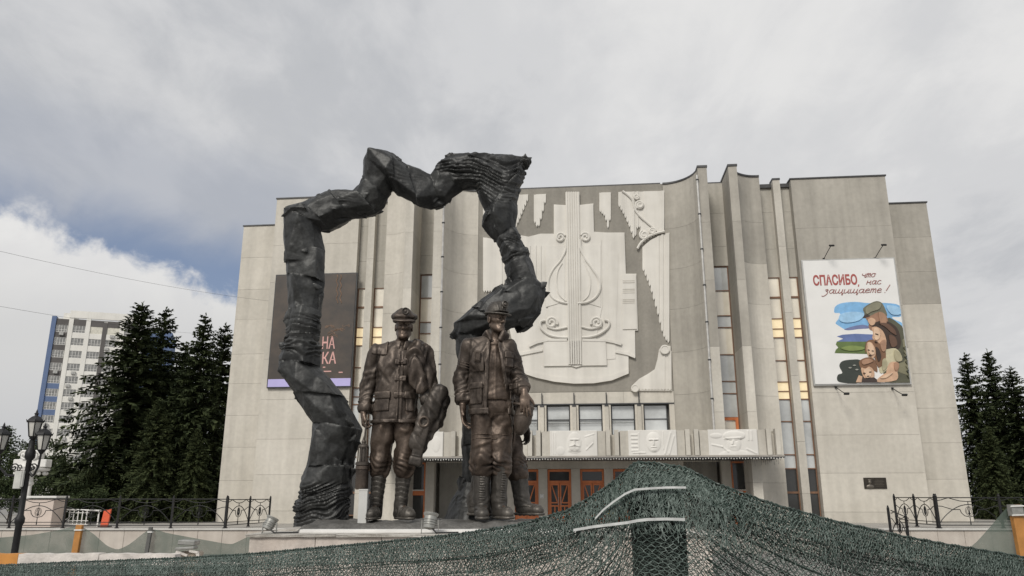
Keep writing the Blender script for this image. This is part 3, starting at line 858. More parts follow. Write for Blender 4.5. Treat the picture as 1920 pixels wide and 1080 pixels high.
rprism('sheet', [(700,370),(752,370),(752,440),(740,900),(690,905)], .16, .20)
for x in (300, 330, 355): rprism('rib', [(x,330),(x+9,328),(x+9,640),(x,640)], .16, .24)
rprism('foot_board', [(376,814),(690,808),(696,934),(378,938)], .22, .30)
rprism('body_rim', [(268,950),(340,972),(430,990),(530,999),(630,997),(720,985),(806,950),(806,975),(720,1010),(630,1024),(530,1026),(430,1016),(340,996),(268,972)], .0, .26)
rprism('wing_board', [(300,830),(340,812),(400,800),(495,800),(495,812),(400,812),(345,824),(305,842)], .22, .34); rprism('wing_board', [(572,800),(690,803),(730,810),(772,822),(768,834),(728,822),(690,815),(572,812)], .22, .34)
rprism('wing_board', [(200,870),(260,868),(372,852),(372,862),(262,884),(205,886)], .16, .28); rprism('wing_board', [(740,860),(800,868),(840,888),(838,898),(798,882),(738,870)], .16, .28)
rprism('string_board', [(487,62),(557,60),(572,935),(540,945),(502,930)], .22, .30)
for k in range(6):
    t = (k+.5)/6; x0 = 488+68*t; x1 = 500+70*t
    u0, z0 = RC(x0, 60); u1, z1 = RC(x1, 930)
    mb = MB(); mb.bar((u0, -.20, z0), (u1, -.20, z1), .075, .06); part(mb, 'string', M_relief, REL)
rtube('lyre_arm', [(490,300),(488,350),(462,405),(425,450),(403,500),(402,555),(425,595),(462,614),(505,622)], .07, .28)
rtube('lyre_arm', [(560,300),(566,350),(590,400),(625,450),(655,500),(660,550),(640,590),(600,615),(550,622)], .085, .30)
rtube('lyre_arm', [(470,420),(448,460),(442,520),(455,575),(490,610)], .05, .28); rtube('lyre_arm', [(565,345),(590,430),(612,500),(605,575),(575,610)], .05, .28)
spiral(462,290,24,1.5,-.4,-1); spiral(588,288,24,1.5,PI+.4,1)
spiral(417,720,30,1.6,.3,-1,.085); spiral(645,720,30,1.6,PI-.3,1,.085)
rtube('scroll_arm', [(385,708),(362,715),(364,745),(400,778),(450,792),(500,795)], .08, .29); rtube('scroll_arm', [(685,705),(707,715),(700,745),(660,775),(615,790),(570,794)], .08, .29)
rtube('scroll_arm', [(395,740),(440,752),(495,742)], .07, .29); rtube('scroll_arm', [(670,735),(620,750),(568,740)], .07, .29)
# feathers / icicles: fluted boards with stepped tips
def feather(x0, x1, ytop, ybot, n=None, v=.10):
    """a group of flutes from x0 to x1; ytop/ybot functions of 0..1"""
    n = n or max(3, int(abs(x1-x0)/11))
    for i in range(n):
        t0, t1 = i/n, (i+1)/n; tm = (t0+t1)/2
        a = x0+(x1-x0)*t0; b = x0+(x1-x0)*t1; yb = ybot(tm); yt0, yt1 = ytop(t0), ytop(t1)
        if yb - max(yt0, yt1) < 6: continue
        d = .03*(i % 2)
        rprism('flute', [(a,yt0),(b,yt1),(b,yb-7),((a+b)/2,yb+5),(a,yb-7)], 0, v+d+.012*((i*7) % 5))
lin = lambda *k: (lambda t: float(np.interp(t, [q[0] for q in k], [q[1] for q in k])))
feather(327,388, lin((0,70),(1,66)), lin((0,200),(.35,240),(.6,190),(1,90)), 6)
feather(658,716, lin((0,60),(1,58)), lin((0,150),(.5,180),(.75,235),(1,180)), 6)
feather(232,298, lin((0,72),(1,68)), lin((0,240),(.3,200),(1,90)), 7)
feather(754,866, lin((0,56),(1,54)), lin((0,120),(.3,180),(.5,230),(.72,300),(.85,240),(1,230)), 11)
feather(866,986, lin((0,54),(1,50)), lin((0,330),(.25,300),(.6,275),(1,255)), 8, .09)
feather(876,1012, lin((0,335),(.3,300),(.7,272),(1,262)), lin((0,440),(.3,540),(.55,660),(.75,770),(.85,800),(1,820)), 13)
feather(70,192, lin((0,285),(.5,296),(1,330)), lin((0,560),(.6,560),(1,500)), 10)
feather(70,232, lin((0,72),(1,70)), lin((0,250),(.3,235),(.7,240),(1,235)), 12, .09)
rprism('corner_board', [(1018,835),(1026,1062),(818,1062),(828,1030),(860,1000),(905,975),(938,952),(952,900),(960,850),(990,832)], 0, .12)
feather(860,1022, lin((0,1008),(.5,960),(.65,900),(1,860)), lin((0,1058),(1,1058)), 10, .15)
for x, y, R_ in ((988,855,24),(838,1050,20)):
    c = RC(x, y); r_ = abs(RC(x+R_, y)[0]-c[0])
    mb = MB(); mb.lathe((c[0], -.12, c[1]), [(r_,0),(r_,.12),(r_*.75,.13),(r_*.7,.10),(.01,.10)], 24, 0, Matrix.Rotation(PI/2, 3, 'X')); part(mb, 'roundel', M_relief, REL)
rtube('vine', [(775,54),(800,72),(825,98),(833,130),(850,165),(890,205),(940,246)], .07, .22)
rtube('vine', [(850,345),(868,315),(905,285),(945,268),(988,258)], .08, .22)
spiral(862,124,22,1.5,2.2,1,.07,.24); spiral(846,82,14,1.3,.5,1,.06,.24); spiral(884,276,24,1.5,-2,-1,.07,.24); spiral(926,257,18,1.4,0,-1,.06,.24)

# ------------------------------------------------------------------ posters on the flanks
M_post_w = mat('poster_white', (.74,.735,.72), .45, 0, .03, 1)
M_post_d = mat('poster_dark', (.050,.043,.038), .4, 0, .25, 1.2, col2=(.085,.066,.052))
M_post_v = mat('poster_violet', (.46,.42,.72), .45, 0, .03, 1)
M_wfr = mat('poster_frame', (.42,.42,.41), .6, .2, .1, 3)
M_red = mat('poster_red', (.36,.085,.075), .5, 0, .05, 2); M_scr = mat('poster_script', (.30,.13,.12), .5, 0, .05, 2)
M_pink = mat('poster_pink', (.62,.35,.32), .5, 0, .05, 2)
def wall_thing(name, u, v, z, label, cat, group=None):
    p = FO + FA*u + FN*v; p.z = z
    return empty(name, p, -TH, label, cat, group)
def text_mesh(body, size, sx=1.0, shear=0.0, ext=.004, bold=0.0):
    c = bpy.data.curves.new('txt', 'FONT'); c.body = body; c.size = size; c.extrude = ext; c.shear = shear; c.offset = bold
    o = bpy.data.objects.new('txt', c); COL.objects.link(o)
    bpy.context.view_layer.update()
    me = bpy.data.meshes.new_from_object(o.evaluated_get(bpy.context.evaluated_depsgraph_get()))
    bpy.data.objects.remove(o); bpy.data.curves.remove(c)
    co = np.empty(len(me.vertices)*3, np.float32); me.vertices.foreach_get('co', co); co = co.reshape(-1,3)
    if not len(co): return me
    out = np.stack([co[:,0]*sx, -co[:,2], co[:,1]], 1)
    out[:,0] -= out[:,0].min(); out[:,2] -= out[:,2].min()
    me.vertices.foreach_set('co', out.ravel()); me.update(); return me
def fit_text(name, body, u0, u1, z0, z1, m, parent, v, shear=0, bold=0):
    me = text_mesh(body, 1.0, 1, shear, .004, bold); co = np.empty(len(me.vertices)*3, np.float32); me.vertices.foreach_get('co', co); co = co.reshape(-1,3)
    co[:,0] = u0 + co[:,0]/co[:,0].max()*(u1-u0); co[:,2] = z0 + co[:,2]/co[:,2].max()*(z1-z0); co[:,1] = -v + np.clip(co[:,1], -.004, .004)
    me.vertices.foreach_set('co', co.ravel()); me.update(); return mobj(name, me, m, parent)

# right poster
PB = wall_thing('poster', 14.43, 0, 11.07, 'white wall poster with red lettering above a soldier, woman and two children embracing', 'poster')
def PU(x, y):
    u, z = F(x/4.318+1500, y/4.318+480, .2); return u-14.43, z-11.07
pw, ph = 2.29, 3.24
mb = MB(); mb.box2((-pw-.07,.0,-ph-.07), (pw+.07,-.13,ph+.07)); mb.obj('frame', M_wfr, PB)
mb = MB(); mb.box2((-pw,-.131,-ph), (pw,-.16,ph)); pan_ = mb.obj('panel', M_post_w, PB)
def ink(nm, c): return mat('ink_'+nm, c, .5, 0, .12, 3)
I = dict(sky=ink('sky',(.20,.42,.68)), hill=ink('hill',(.12,.17,.36)), field=ink('field',(.11,.16,.05)), bush=ink('bush',(.035,.042,.035)), olive=ink('olive',(.085,.085,.055)), cap=ink('cap',(.15,.145,.10)), skin=ink('skin',(.55,.36,.24)), skind=ink('skin_dark',(.30,.17,.11)), hair=ink('hair',(.045,.028,.020)), hairb=ink('hair_brown',(.19,.10,.055)), shirt=ink('shirt',(.52,.48,.33)), cam=ink('camo',(.20,.19,.12)), dark=ink('dark',(.05,.035,.03)), peak=ink('peak',(.16,.19,.35)))
ZI = [0]
def shape(nm, poly, m, smooth=True):
    q = [PU(*p) for p in poly]
    if smooth:
        out = []
        n = len(q)
        for i in range(n):
            a, b, c, d = q[i-1], q[i], q[(i+1)%n], q[(i+2)%n]
            for t in (0, .34, .67):
                f = lambda p0,p1,p2,p3: .5*((2*p1)+(-p0+p2)*t+(2*p0-5*p1+4*p2-p3)*t*t+(-p0+3*p1-3*p2+p3)*t**3)
                out.append((f(a[0],b[0],c[0],d[0]), f(a[1],b[1],c[1],d[1])))
        q = out
    q = [(max(-pw+.01, min(pw-.01, u)), max(-ph+.01, min(ph-.01, z))) for u, z in q]
    ZI[0] += 1; t = .1605+.0022*ZI[0]
    mb = MB(); mb.prism(q, lambda u, w, tt: Vector((u, -tt, w)), .159, t); return mb.obj(nm, I[m], pan_)
shape('printed_sky', [(278,440),(290,405),(340,380),(450,370),(560,380),(690,378),(812,400),(826,485),(750,492),(770,515),(830,540),(826,578),(560,585),(520,560),(440,570),(380,597),(310,560),(290,540),(320,500),(325,462),(285,460)], 'sky')
shape('printed_hill', [(360,592),(440,566),(520,556),(570,582),(480,590),(400,600)], 'peak')
shape('printed_hill', [(300,650),(345,636),(450,628),(610,635),(610,692),(300,692),(352,668)], 'hill', False)
shape('printed_field', [(300,692),(610,692),(545,792),(282,785),(292,758),(312,740),(292,716)], 'field', False)
shape('printed_bush', [(310,960),(345,945),(320,890),(345,850),(420,838),(490,842),(520,900),(500,1022),(340,1024),(302,1000)], 'bush')
shape('printed_jacket', [(715,500),(760,515),(800,545),(838,580),(852,640),(874,790),(897,1024),(690,1024),(690,700),(690,560)], 'olive')
shape('printed_face', [(538,492),(640,445),(700,480),(712,560),(640,600),(575,600),(556,566),(562,545),(548,522)], 'skind')
shape('printed_cap', [(480,492),(522,470),(512,425),(560,388),(620,364),(665,380),(692,430),(706,485),(640,452),(560,490),(510,500)], 'cap')
shape('printed_cap', [(478,492),(530,472),(570,484),(540,498),(505,501)], 'dark')
shape('printed_sleeve', [(830,680),(862,700),(885,870),(893,960),(790,930),(800,870),(850,840)], 'cam')
shape('printed_hair', [(580,562),(640,526),(720,533),(785,580),(815,660),(812,735),(770,760),(700,745),(672,640),(610,580)], 'hair')
shape('printed_face', [(582,582),(620,572),(672,608),(700,685),(690,770),(660,775),(650,718),(620,716),(606,698),(600,680),(586,660),(594,622)], 'skin')
shape('printed_shirt', [(680,770),(720,752),(775,748),(815,790),(826,850),(745,862),(722,905),(660,950),(640,905),(662,840)], 'shirt')
shape('printed_arm', [(725,865),(795,862),(800,915),(770,955),(700,962)], 'skin')
shape('printed_hair', [(535,700),(590,676),(650,712),(692,760),(690,850),(640,905),(610,840),(560,700),(530,790)], 'hairb')
shape('printed_face', [(543,705),(575,698),(605,740),(614,790),(590,830),(560,820),(540,770)], 'skin')
shape('printed_hair', [(478,858),(520,826),(570,822),(612,850),(628,935),(600,925),(560,900),(500,915)], 'hairb')
shape('printed_face', [(495,905),(530,912),(562,895),(600,932),(596,985),(540,1000),(508,965)], 'skin')
shape('printed_clothes', [(500,990),(600,982),(655,1024),(480,1024)], 'dark', False)
shape('printed_hand', [(630,995),(690,950),(760,930),(790,945),(780,1005),(640,1022)], 'skin')
shape('printed_hand', [(453,1022),(476,965),(505,975),(498,1022)], 'skin', False)
I['skinl'] = ink('skin_light',(.66,.47,.33)); I['skins'] = ink('skin_shadow',(.36,.21,.135)); I['hairl'] = ink('hair_light',(.12,.065,.042)); I['shirts'] = ink('shirt_fold',(.37,.335,.22)); I['capl'] = ink('cap_light',(.23,.22,.155)); I['fieldl'] = ink('field_light',(.19,.25,.075)); I['skyl'] = ink('sky_light',(.32,.53,.74)); I['bushl'] = ink('bush_light',(.30,.30,.27))
shape('printed_sky', [(330,470),(420,450),(520,465),(480,520),(380,540),(320,520)], 'skyl')
shape('printed_sky', [(700,400),(800,415),(815,470),(740,470)], 'skyl')
shape('printed_field', [(330,745),(420,725),(520,740),(500,760),(400,768)], 'fieldl')
for x, y in ((405,905),(440,885),(460,920)): shape('printed_flower', [(x-14,y),(x,y-6),(x+14,y),(x,y+6)], 'bushl')
shape('printed_cap', [(530,430),(560,398),(620,375),(655,388),(640,430),(580,450),(540,470)], 'capl')
shape('printed_face', [(640,452),(690,475),(700,540),(660,560),(640,500)], 'skins'); shape('printed_face', [(548,520),(575,500),(610,520),(600,555),(570,560)], 'skin')
shape('printed_hair', [(640,545),(700,545),(760,590),(780,640),(740,620),(690,575)], 'hairl'); shape('printed_hair', [(720,640),(770,660),(785,720),(740,735)], 'hairl')
shape('printed_face', [(596,592),(625,584),(648,620),(640,668),(612,680),(600,655)], 'skinl'); shape('printed_face', [(650,700),(690,680),(694,760),(664,770)], 'skins')
shape('printed_shirt', [(770,760),(812,795),(822,845),(780,852),(760,800)], 'shirts'); shape('printed_shirt', [(665,850),(690,830),(705,890),(670,930)], 'shirts')
shape('printed_face', [(548,712),(572,706),(594,745),(600,790),(575,800),(552,770)], 'skinl'); shape('printed_hair', [(610,740),(640,760),(655,820),(630,850)], 'hair')
shape('printed_hair', [(500,850),(550,832),(590,850),(560,868),(510,880)], 'skins'); shape('printed_face', [(515,925),(550,910),(575,930),(570,975),(535,985)], 'skinl')
shape('printed_hand', [(650,990),(700,960),(750,945),(700,985)], 'skinl'); shape('printed_arm', [(760,868),(795,868),(795,910),(770,930)], 'skins')
for k in range(7): shape('printed_camo', [(835+5*k,740+38*k),(858+4*k,730+38*k),(850+5*k,762+38*k)], ('olive','capl','bush')[k % 3], False)
for poly in ([(608,628),(632,634),(630,640),(606,633)], [(604,690),(626,693),(622,699),(604,697)], [(548,757),(562,763),(560,768),(547,762)], [(578,766),(594,768),(592,773),(578,771)], [(510,945),(528,948),(526,954),(510,951)], [(556,938),(574,936),(574,942),(557,944)], [(536,972),(558,970),(556,976),(538,977)], [(556,800),(578,806),(574,811),(556,805)]):
    shape('printed_feature', poly, 'dark', False)
u0, z0 = PU(112, 240); u1, z1 = PU(458, 140)
fit_text('lettering', 'СПАСИБО', u0, u1, z0, z1-.02, M_red, pan_, .168, 0, .035)
a = PU(478, 232); mb = MB(); mb.bar((a[0],-.166,a[1]+.02), (a[0]-.03,-.166,a[1]-.10), .05, .008); mb.obj('lettering', M_red, pan_)
GLY = {'ч':([[(0,1),(.05,.6),(.35,.5),(.6,.62)],[(.62,1),(.55,.3),(.6,0),(.75,.1)]],.8), 'т':([[(0,.9),(.05,.95),(.02,0)],[(.02,.6),(.2,1),(.32,.9),(.32,0)],[(.32,.6),(.5,1),(.64,.9),(.62,.1),(.75,.05)]],.85),
 'о':([[(.5,.95),(.15,.9),(0,.45),(.2,.02),(.5,.1),(.62,.5),(.5,.95),(.75,.8)]],.75), 'н':([[(.05,1),(0,0)],[(.02,.5),(.5,.55)],[(.55,1),(.5,.2),(.6,0),(.72,.1)]],.8),
 'а':([[(.55,.9),(.2,.95),(0,.45),(.2,.02),(.45,.25),(.6,1),(.55,.2),(.65,0),(.78,.12)]],.82), 'с':([[(.55,.85),(.3,1),(.05,.6),(.1,.1),(.4,0),(.62,.2)]],.7),
 'з':([[(.05,.85),(.3,1),(.45,.8),(.2,.55),(.45,.35),(.35,-.3),(.0,-.75),(-.2,-.6)]],.65), 'щ':([[(0,1),(.0,.2),(.2,0),(.4,.4),(.45,1),(.42,.2),(.6,0),(.82,.4),(.88,1),(.85,.1),(1.0,0),(1.0,-.45),(.9,-.3),(1.1,.1)]],1.15),
 'и':([[(0,1),(.0,.2),(.2,0),(.5,.5),(.55,1),(.52,.15),(.65,0),(.75,.12)]],.8), 'е':([[(.05,.45),(.5,.65),(.4,.98),(.15,.9),(.0,.4),(.2,0),(.6,.2)]],.7), '!':([[(.35,1.9),(.1,.45)],[(.03,.12),(.0,0)]],.4)}
def script(body, x0, x1, yb, h, rise=0):
    tot = sum(GLY[c][1] for c in body); sc = (x1-x0)/tot; x = x0; mb = MB()
    for c in body:
        st, adv = GLY[c]
        for line in st:
            pts = []
            for px, py in line: pts.append((x+px*sc+py*h*.30, yb - py*h - rise*((x-x0)/(x1-x0))))
            q = [PU(*p) for p in pts]
            out = []
            P_ = [q[0]]+q+[q[-1]]
            for i in range(1, len(P_)-2):
                for t in (0,.33,.66):
                    f = lambda a,b,c_,d: .5*((2*b)+(-a+c_)*t+(2*a-5*b+4*c_-d)*t*t+(-a+3*b-3*c_+d)*t**3)
                    out.append((f(P_[i-1][0],P_[i][0],P_[i+1][0],P_[i+2][0]), f(P_[i-1][1],P_[i][1],P_[i+1][1],P_[i+2][1])))
            out.append(q[-1])
            mb.tube([(u,-.166,z) for u,z in out], .021, 5)
        x += adv*sc
    mb.obj('lettering', M_scr, pan_)
script('что', 500, 610, 172, 30, 6); script('нас', 540, 660, 228, 30, 4); script('защищаете', 195, 665, 302, 32, 8); script('!', 688, 715, 296, 34)
# left poster
PL_ = wall_thing('poster', -14.2, 0, 11.2, 'dark brown theatre poster with pale lettering behind the rock arch', 'poster')
pw2, ph2 = 2.29, 3.13
mb = MB(); mb.box2((-pw2-.06,0,-ph2-.06), (pw2+.06,-.14,ph2+.06)); mb.obj('frame', M_darkframe, PL_)
mb = MB(); mb.box2((-pw2,-.141,-ph2+.42), (pw2,-.17,ph2)); p2 = mb.obj('panel', M_post_d, PL_)
mb = MB(); mb.box2((-pw2,-.141,-ph2), (pw2,-.168,-ph2+.418)); mb.obj('violet_band', M_post_v, PL_)
def PU2(x, y):
    u, z = F(x/2.7+480, y/2.7+600, .2); return u+14.2, z-11.2
for body, x0, x1, y0, y1 in (('НА', 333, 402, 146, 82), ('КА', 333, 408, 222, 160)):
    a, b = PU2(x0, y0), PU2(x1, y1); fit_text('lettering', body, a[0], b[0], a[1], b[1], M_pink, p2, .178, 0, .012)
for x0, x1, y in ((338,350,236),(338,380,257),(418,438,262)):
    a, b = PU2(x0, y), PU2(x1, y+5); mb = MB(); mb.box2((a[0],-.172,b[1]), (b[0],-.178,a[1])); mb.obj('text_line', M_pink, p2)
M_chain = mat('poster_chain', (.20,.13,.09), .5, 0, .2, 4)
for k in range(2):
    mb = MB(); q = [F((410+18*k + 4*math.sin(i*1.3))/2.7+480, (715+i*9)/2.7+250, .2) for i in range(17)]
    mb.tube([(u+14.2, -.173, z-11.2) for u, z in q], .028, 5); mb.obj('printed_chain', M_chain, p2)
rr = random.Random(8)
for k in range(9):
    x, y = rr.uniform(345,440), rr.uniform(960,1030); mb = MB()
    q = [F((x+12*math.sin(i*1.1+k)+i*5)/2.7+480, (y+7*math.cos(i*1.7+k))/2.7+250, .2) for i in range(9)]
    mb.tube([(u+14.2, -.172, z-11.2) for u, z in q if u+14.2 < pw2-.05], .016, 5); mb.obj('printed_scrawl', M_chain, p2)

# spot lights on arms round the right poster
def arm_lamp(px, py, up, label):
    u, z = F(px, py, .1)
    r = wall_thing('spotlight', u, .02, z, label, 'spotlight', 'spotlights round the white poster')
    d = 1 if up else -1
    mb = MB(); mb.box((0,-.03,0), (.10,.06,.10)); mb.tube([(0,-.05,0), (.10,-.55,.28*d), (.16,-.85,.42*d)], .020, 6); mb.obj('arm', M_black, r)
    mb = MB(); mb.box((.19,-.93,.44*d), (.26,.12,.09), Matrix.Rotation(.5*d, 3, 'X')); mb.obj('lamp_head', M_black, r, bevel=.02)
arm_lamp(1545, 485, True, 'left one of the two small spotlights above the white poster')
arm_lamp(1641, 484, True, 'right one of the two small spotlights above the white poster')
arm_lamp(1568, 726, False, 'left one of the two small spotlights below the white poster')
arm_lamp(1674, 728, False, 'right one of the two small spotlights below the white poster')
# bronze memorial plaque
pq = wall_thing('memorial_plaque', 14.51, 0, 2.99, 'small dark bronze memorial plaque with a portrait low on the right wall', 'plaque')
M_pq = mat('plaque_bronze', (.05,.043,.035), .4, .6, .2, 6)
mb = MB(); mb.box2((-.53,0,-.26), (.53,-.05,.26)); mb.obj('plate', M_pq, pq, bevel=.01)
S_ = Solid(); S_.u(ell((-.26,-.06,.04), (.085,.06,.11))).u(ell((-.26,-.05,-.17), (.19,.05,.11)), .04).u(ell((-.26,-.06,.15), (.10,.055,.035)), .02); S_.cut(lambda X,Y,Z: -.24-Z+0*X+0*Y)
solid_obj('portrait', S_, .016, mat('plaque_relief', (.14,.125,.105), .4, .6, .1, 8), pq)
for k in range(5):
    mb = MB(); mb.box((.18,-.055,.14-.07*k), (.44 if k % 2 else .36,.008,.022)); mb.obj('text_line', mat('plaque_text', (.12,.105,.085), .4, .6) if k == 0 else bpy.data.materials['plaque_text'], pq)

# ------------------------------------------------------------------ terrace and ground
M_asph = mat('asphalt', (.055,.054,.052), .9, 0, .2, 1.5, bump=.3, bscale=40, col2=(.085,.083,.08))
M_plaza = mat('plaza_paving', (.20,.195,.185), .9, 0, .2, .8, bump=.3, bscale=40, col2=(.27,.262,.248))
M_pave = mat('terrace_paving', (.30,.285,.26), .85, 0, .12, 1.2, col2=(.37,.355,.325))
M_grass = mat('lawn_soil', (.045,.06,.025), .95, 0, .3, 2, col2=(.08,.085,.04))
g = pyobj('ground', [(-1500,-400,0),(1500,-400,0),(1500,2500,0),(-1500,2500,0)], [(0,1,2,3)], M_plaza); g['kind'] = 'structure'
# ------------------------------------------------------------------ monument: plinth, bronze ground slab, rock arch
AY = 14.3
ARCH = [  # (outer/left point), (inner/right point), depth Y of the axis, half thickness factor, strata amount
 ((548,992),(656,988),14.3,.75,.5), ((552,946),(656,958),14.3,.75,1.0), ((557,925),(660,925),14.3,.75,1.0), ((566,896),(661,886),14.3,.75,.6),
 ((573,876),(663,872),14.3,.8,.1), ((583,824),(669,846),14.3,.8,0), ((590,806),(676,826),14.3,.8,.25), ((586,792),(681,806),14.3,.8,.3),
 ((563,762),(655,772),14.25,.85,.1), ((552,738),(648,744),14.2,.8,0), ((534,714),(630,722),14.2,.8,.2), ((523,694),(614,710),14.2,.8,.2), ((522,676),(602,688),14.2,.8,.4),
 ((530,650),(600,655),14.2,.9,.9), ((532,628),(603,628),14.2,.9,1.0), ((535,606),(604,606),14.2,.9,.7),
 ((540,572),(603,584),14.2,.9,.1), ((544,542),(607,552),14.2,.9,.3), ((536,518),(608,530),14.2,.9,.3), ((534,496),(607,498),14.2,.9,.1),
 ((535,476),(610,470),14.2,.9,.3), ((533,450),(606,446),14.2,.9,.1), ((530,396),(602,428),14.2,.95,0), ((540,386),(604,434),14.2,.95,.1), ((566,378),(618,432),14.25,.9,.3),
 ((592,366),(636,420),14.3,.9,.5), ((614,358),(660,412),14.3,.9,.6), ((642,357),(690,406),14.3,.9,.4), ((660,355),(706,400),14.3,.9,.3), ((671,352),(722,387),14.3,.9,.2),
 ((678,338),(727,372),14.25,.9,.1), ((682,322),(733,355),14.2,.9,0), ((680,300),(741,338),14.2,.9,.2), ((690,286),(741,343),14.2,1.0,.3), ((713,281),(738,356),14.15,.9,.5),
 ((737,286),(748,368),14.15,.8,.6), ((748,300),(766,377),14.2,.7,.5), ((764,310),(786,388),14.2,.65,.5), ((788,318),(808,394),14.3,.65,.4), ((806,327),(826,389),14.3,.7,.2),
 ((818,330),(838,381),14.3,.8,.1), ((815,318),(848,371),14.3,.8,.3), ((824,302),(857,360),14.3,.8,.8), ((842,292),(872,356),14.25,.75,1.0), ((884,291),(890,355),14.2,.75,1.0),
 ((924,292),(914,355),14.2,.75,1.0), ((999,294),(915,378),14.15,.5,.9), ((985,320),(911,398),14.15,.6,.8), ((976,346),(905,412),14.15,.75,.6), ((973,376),(903,424),14.15,.8,.4),
 ((967,398),(914,438),14.15,.8,.3), ((967,426),(930,455),14.15,1.0,.3), ((976,444),(938,472),14.15,1.0,.9), ((988,466),(945,492),14.1,1.0,.9), ((1001,498),(952,510),14.1,.9,.5),
 ((1008,524),(953,532),14.1,.85,.2), ((1024,540),(934,541),14.1,.6,.2), ((1023,558),(908,554),14.1,.6,.3), ((1014,588),(892,571),14.1,.6,.2), ((997,612),(876,584),14.1,.65,.1),
 ((968,611),(862,596),14.15,.65,.1), ((936,612),(850,606),14.2,.7,0), ((914,640),(850,626),14.25,.8,.1), ((912,690),(856,656),14.3,.85,.1), ((912,740),(866,720),14.35,.9,.2),
 ((912,790),(874,800),14.4,.9,.1), ((914,830),(865,836),14.4,.9,0), ((918,868),(868,880),14.4,.9,.2), ((925,905),(866,904),14.45,.9,.3), ((940,950),(842,944),14.5,.9,.6), ((960,990),(824,990),14.5,.9,.6)]
CHUNKS = [(0,2),(2,4),(4,6),(5,7),(7,9),(9,12),(12,14),(13,16),(16,18),(18,20),(19,22),(22,24),(24,26),(26,28),(28,30),(30,33),(32,35),(35,37),(37,39),(39,41),
          (40,43),(42,45),(44,47),(47,49),(48,51),(51,53),(52,55),(55,57),(56,59),(58,61),(60,62),(62,64),(64,66),(66,68),(68,70)]
def hull_planes(pts):
    bm = bmesh.new()
    for p in pts: bm.verts.new(p)
    bmesh.ops.convex_hull(bm, input=bm.verts)
    ctr = Vector(np.mean(np.array([list(p) for p in pts]), 0)); pl = {}
    for f in bm.faces:
        if f.calc_area() < 1e-6: continue
        n = f.normal.copy(); d = n.dot(f.verts[0].co)
        if n.dot(ctr) > d: n = -n; d = -d
        pl[tuple(round(v, 3) for v in (*n, d))] = (n, d)
    bm.free()
    return np.array([[*n, d] for n, d in pl.values()], np.float32)
def chunk_prim(pts):
    pl = hull_planes(pts); P_ = np.array([list(p) for p in pts], np.float32)
    def fn(X, Y, Z):
        G = None
        for nx, ny, nz, d in pl:
            q = nx*X + ny*Y + nz*Z - d
            G = q if G is None else np.maximum(G, q)
        return G
    return fn, P_.min(0), P_.max(0)
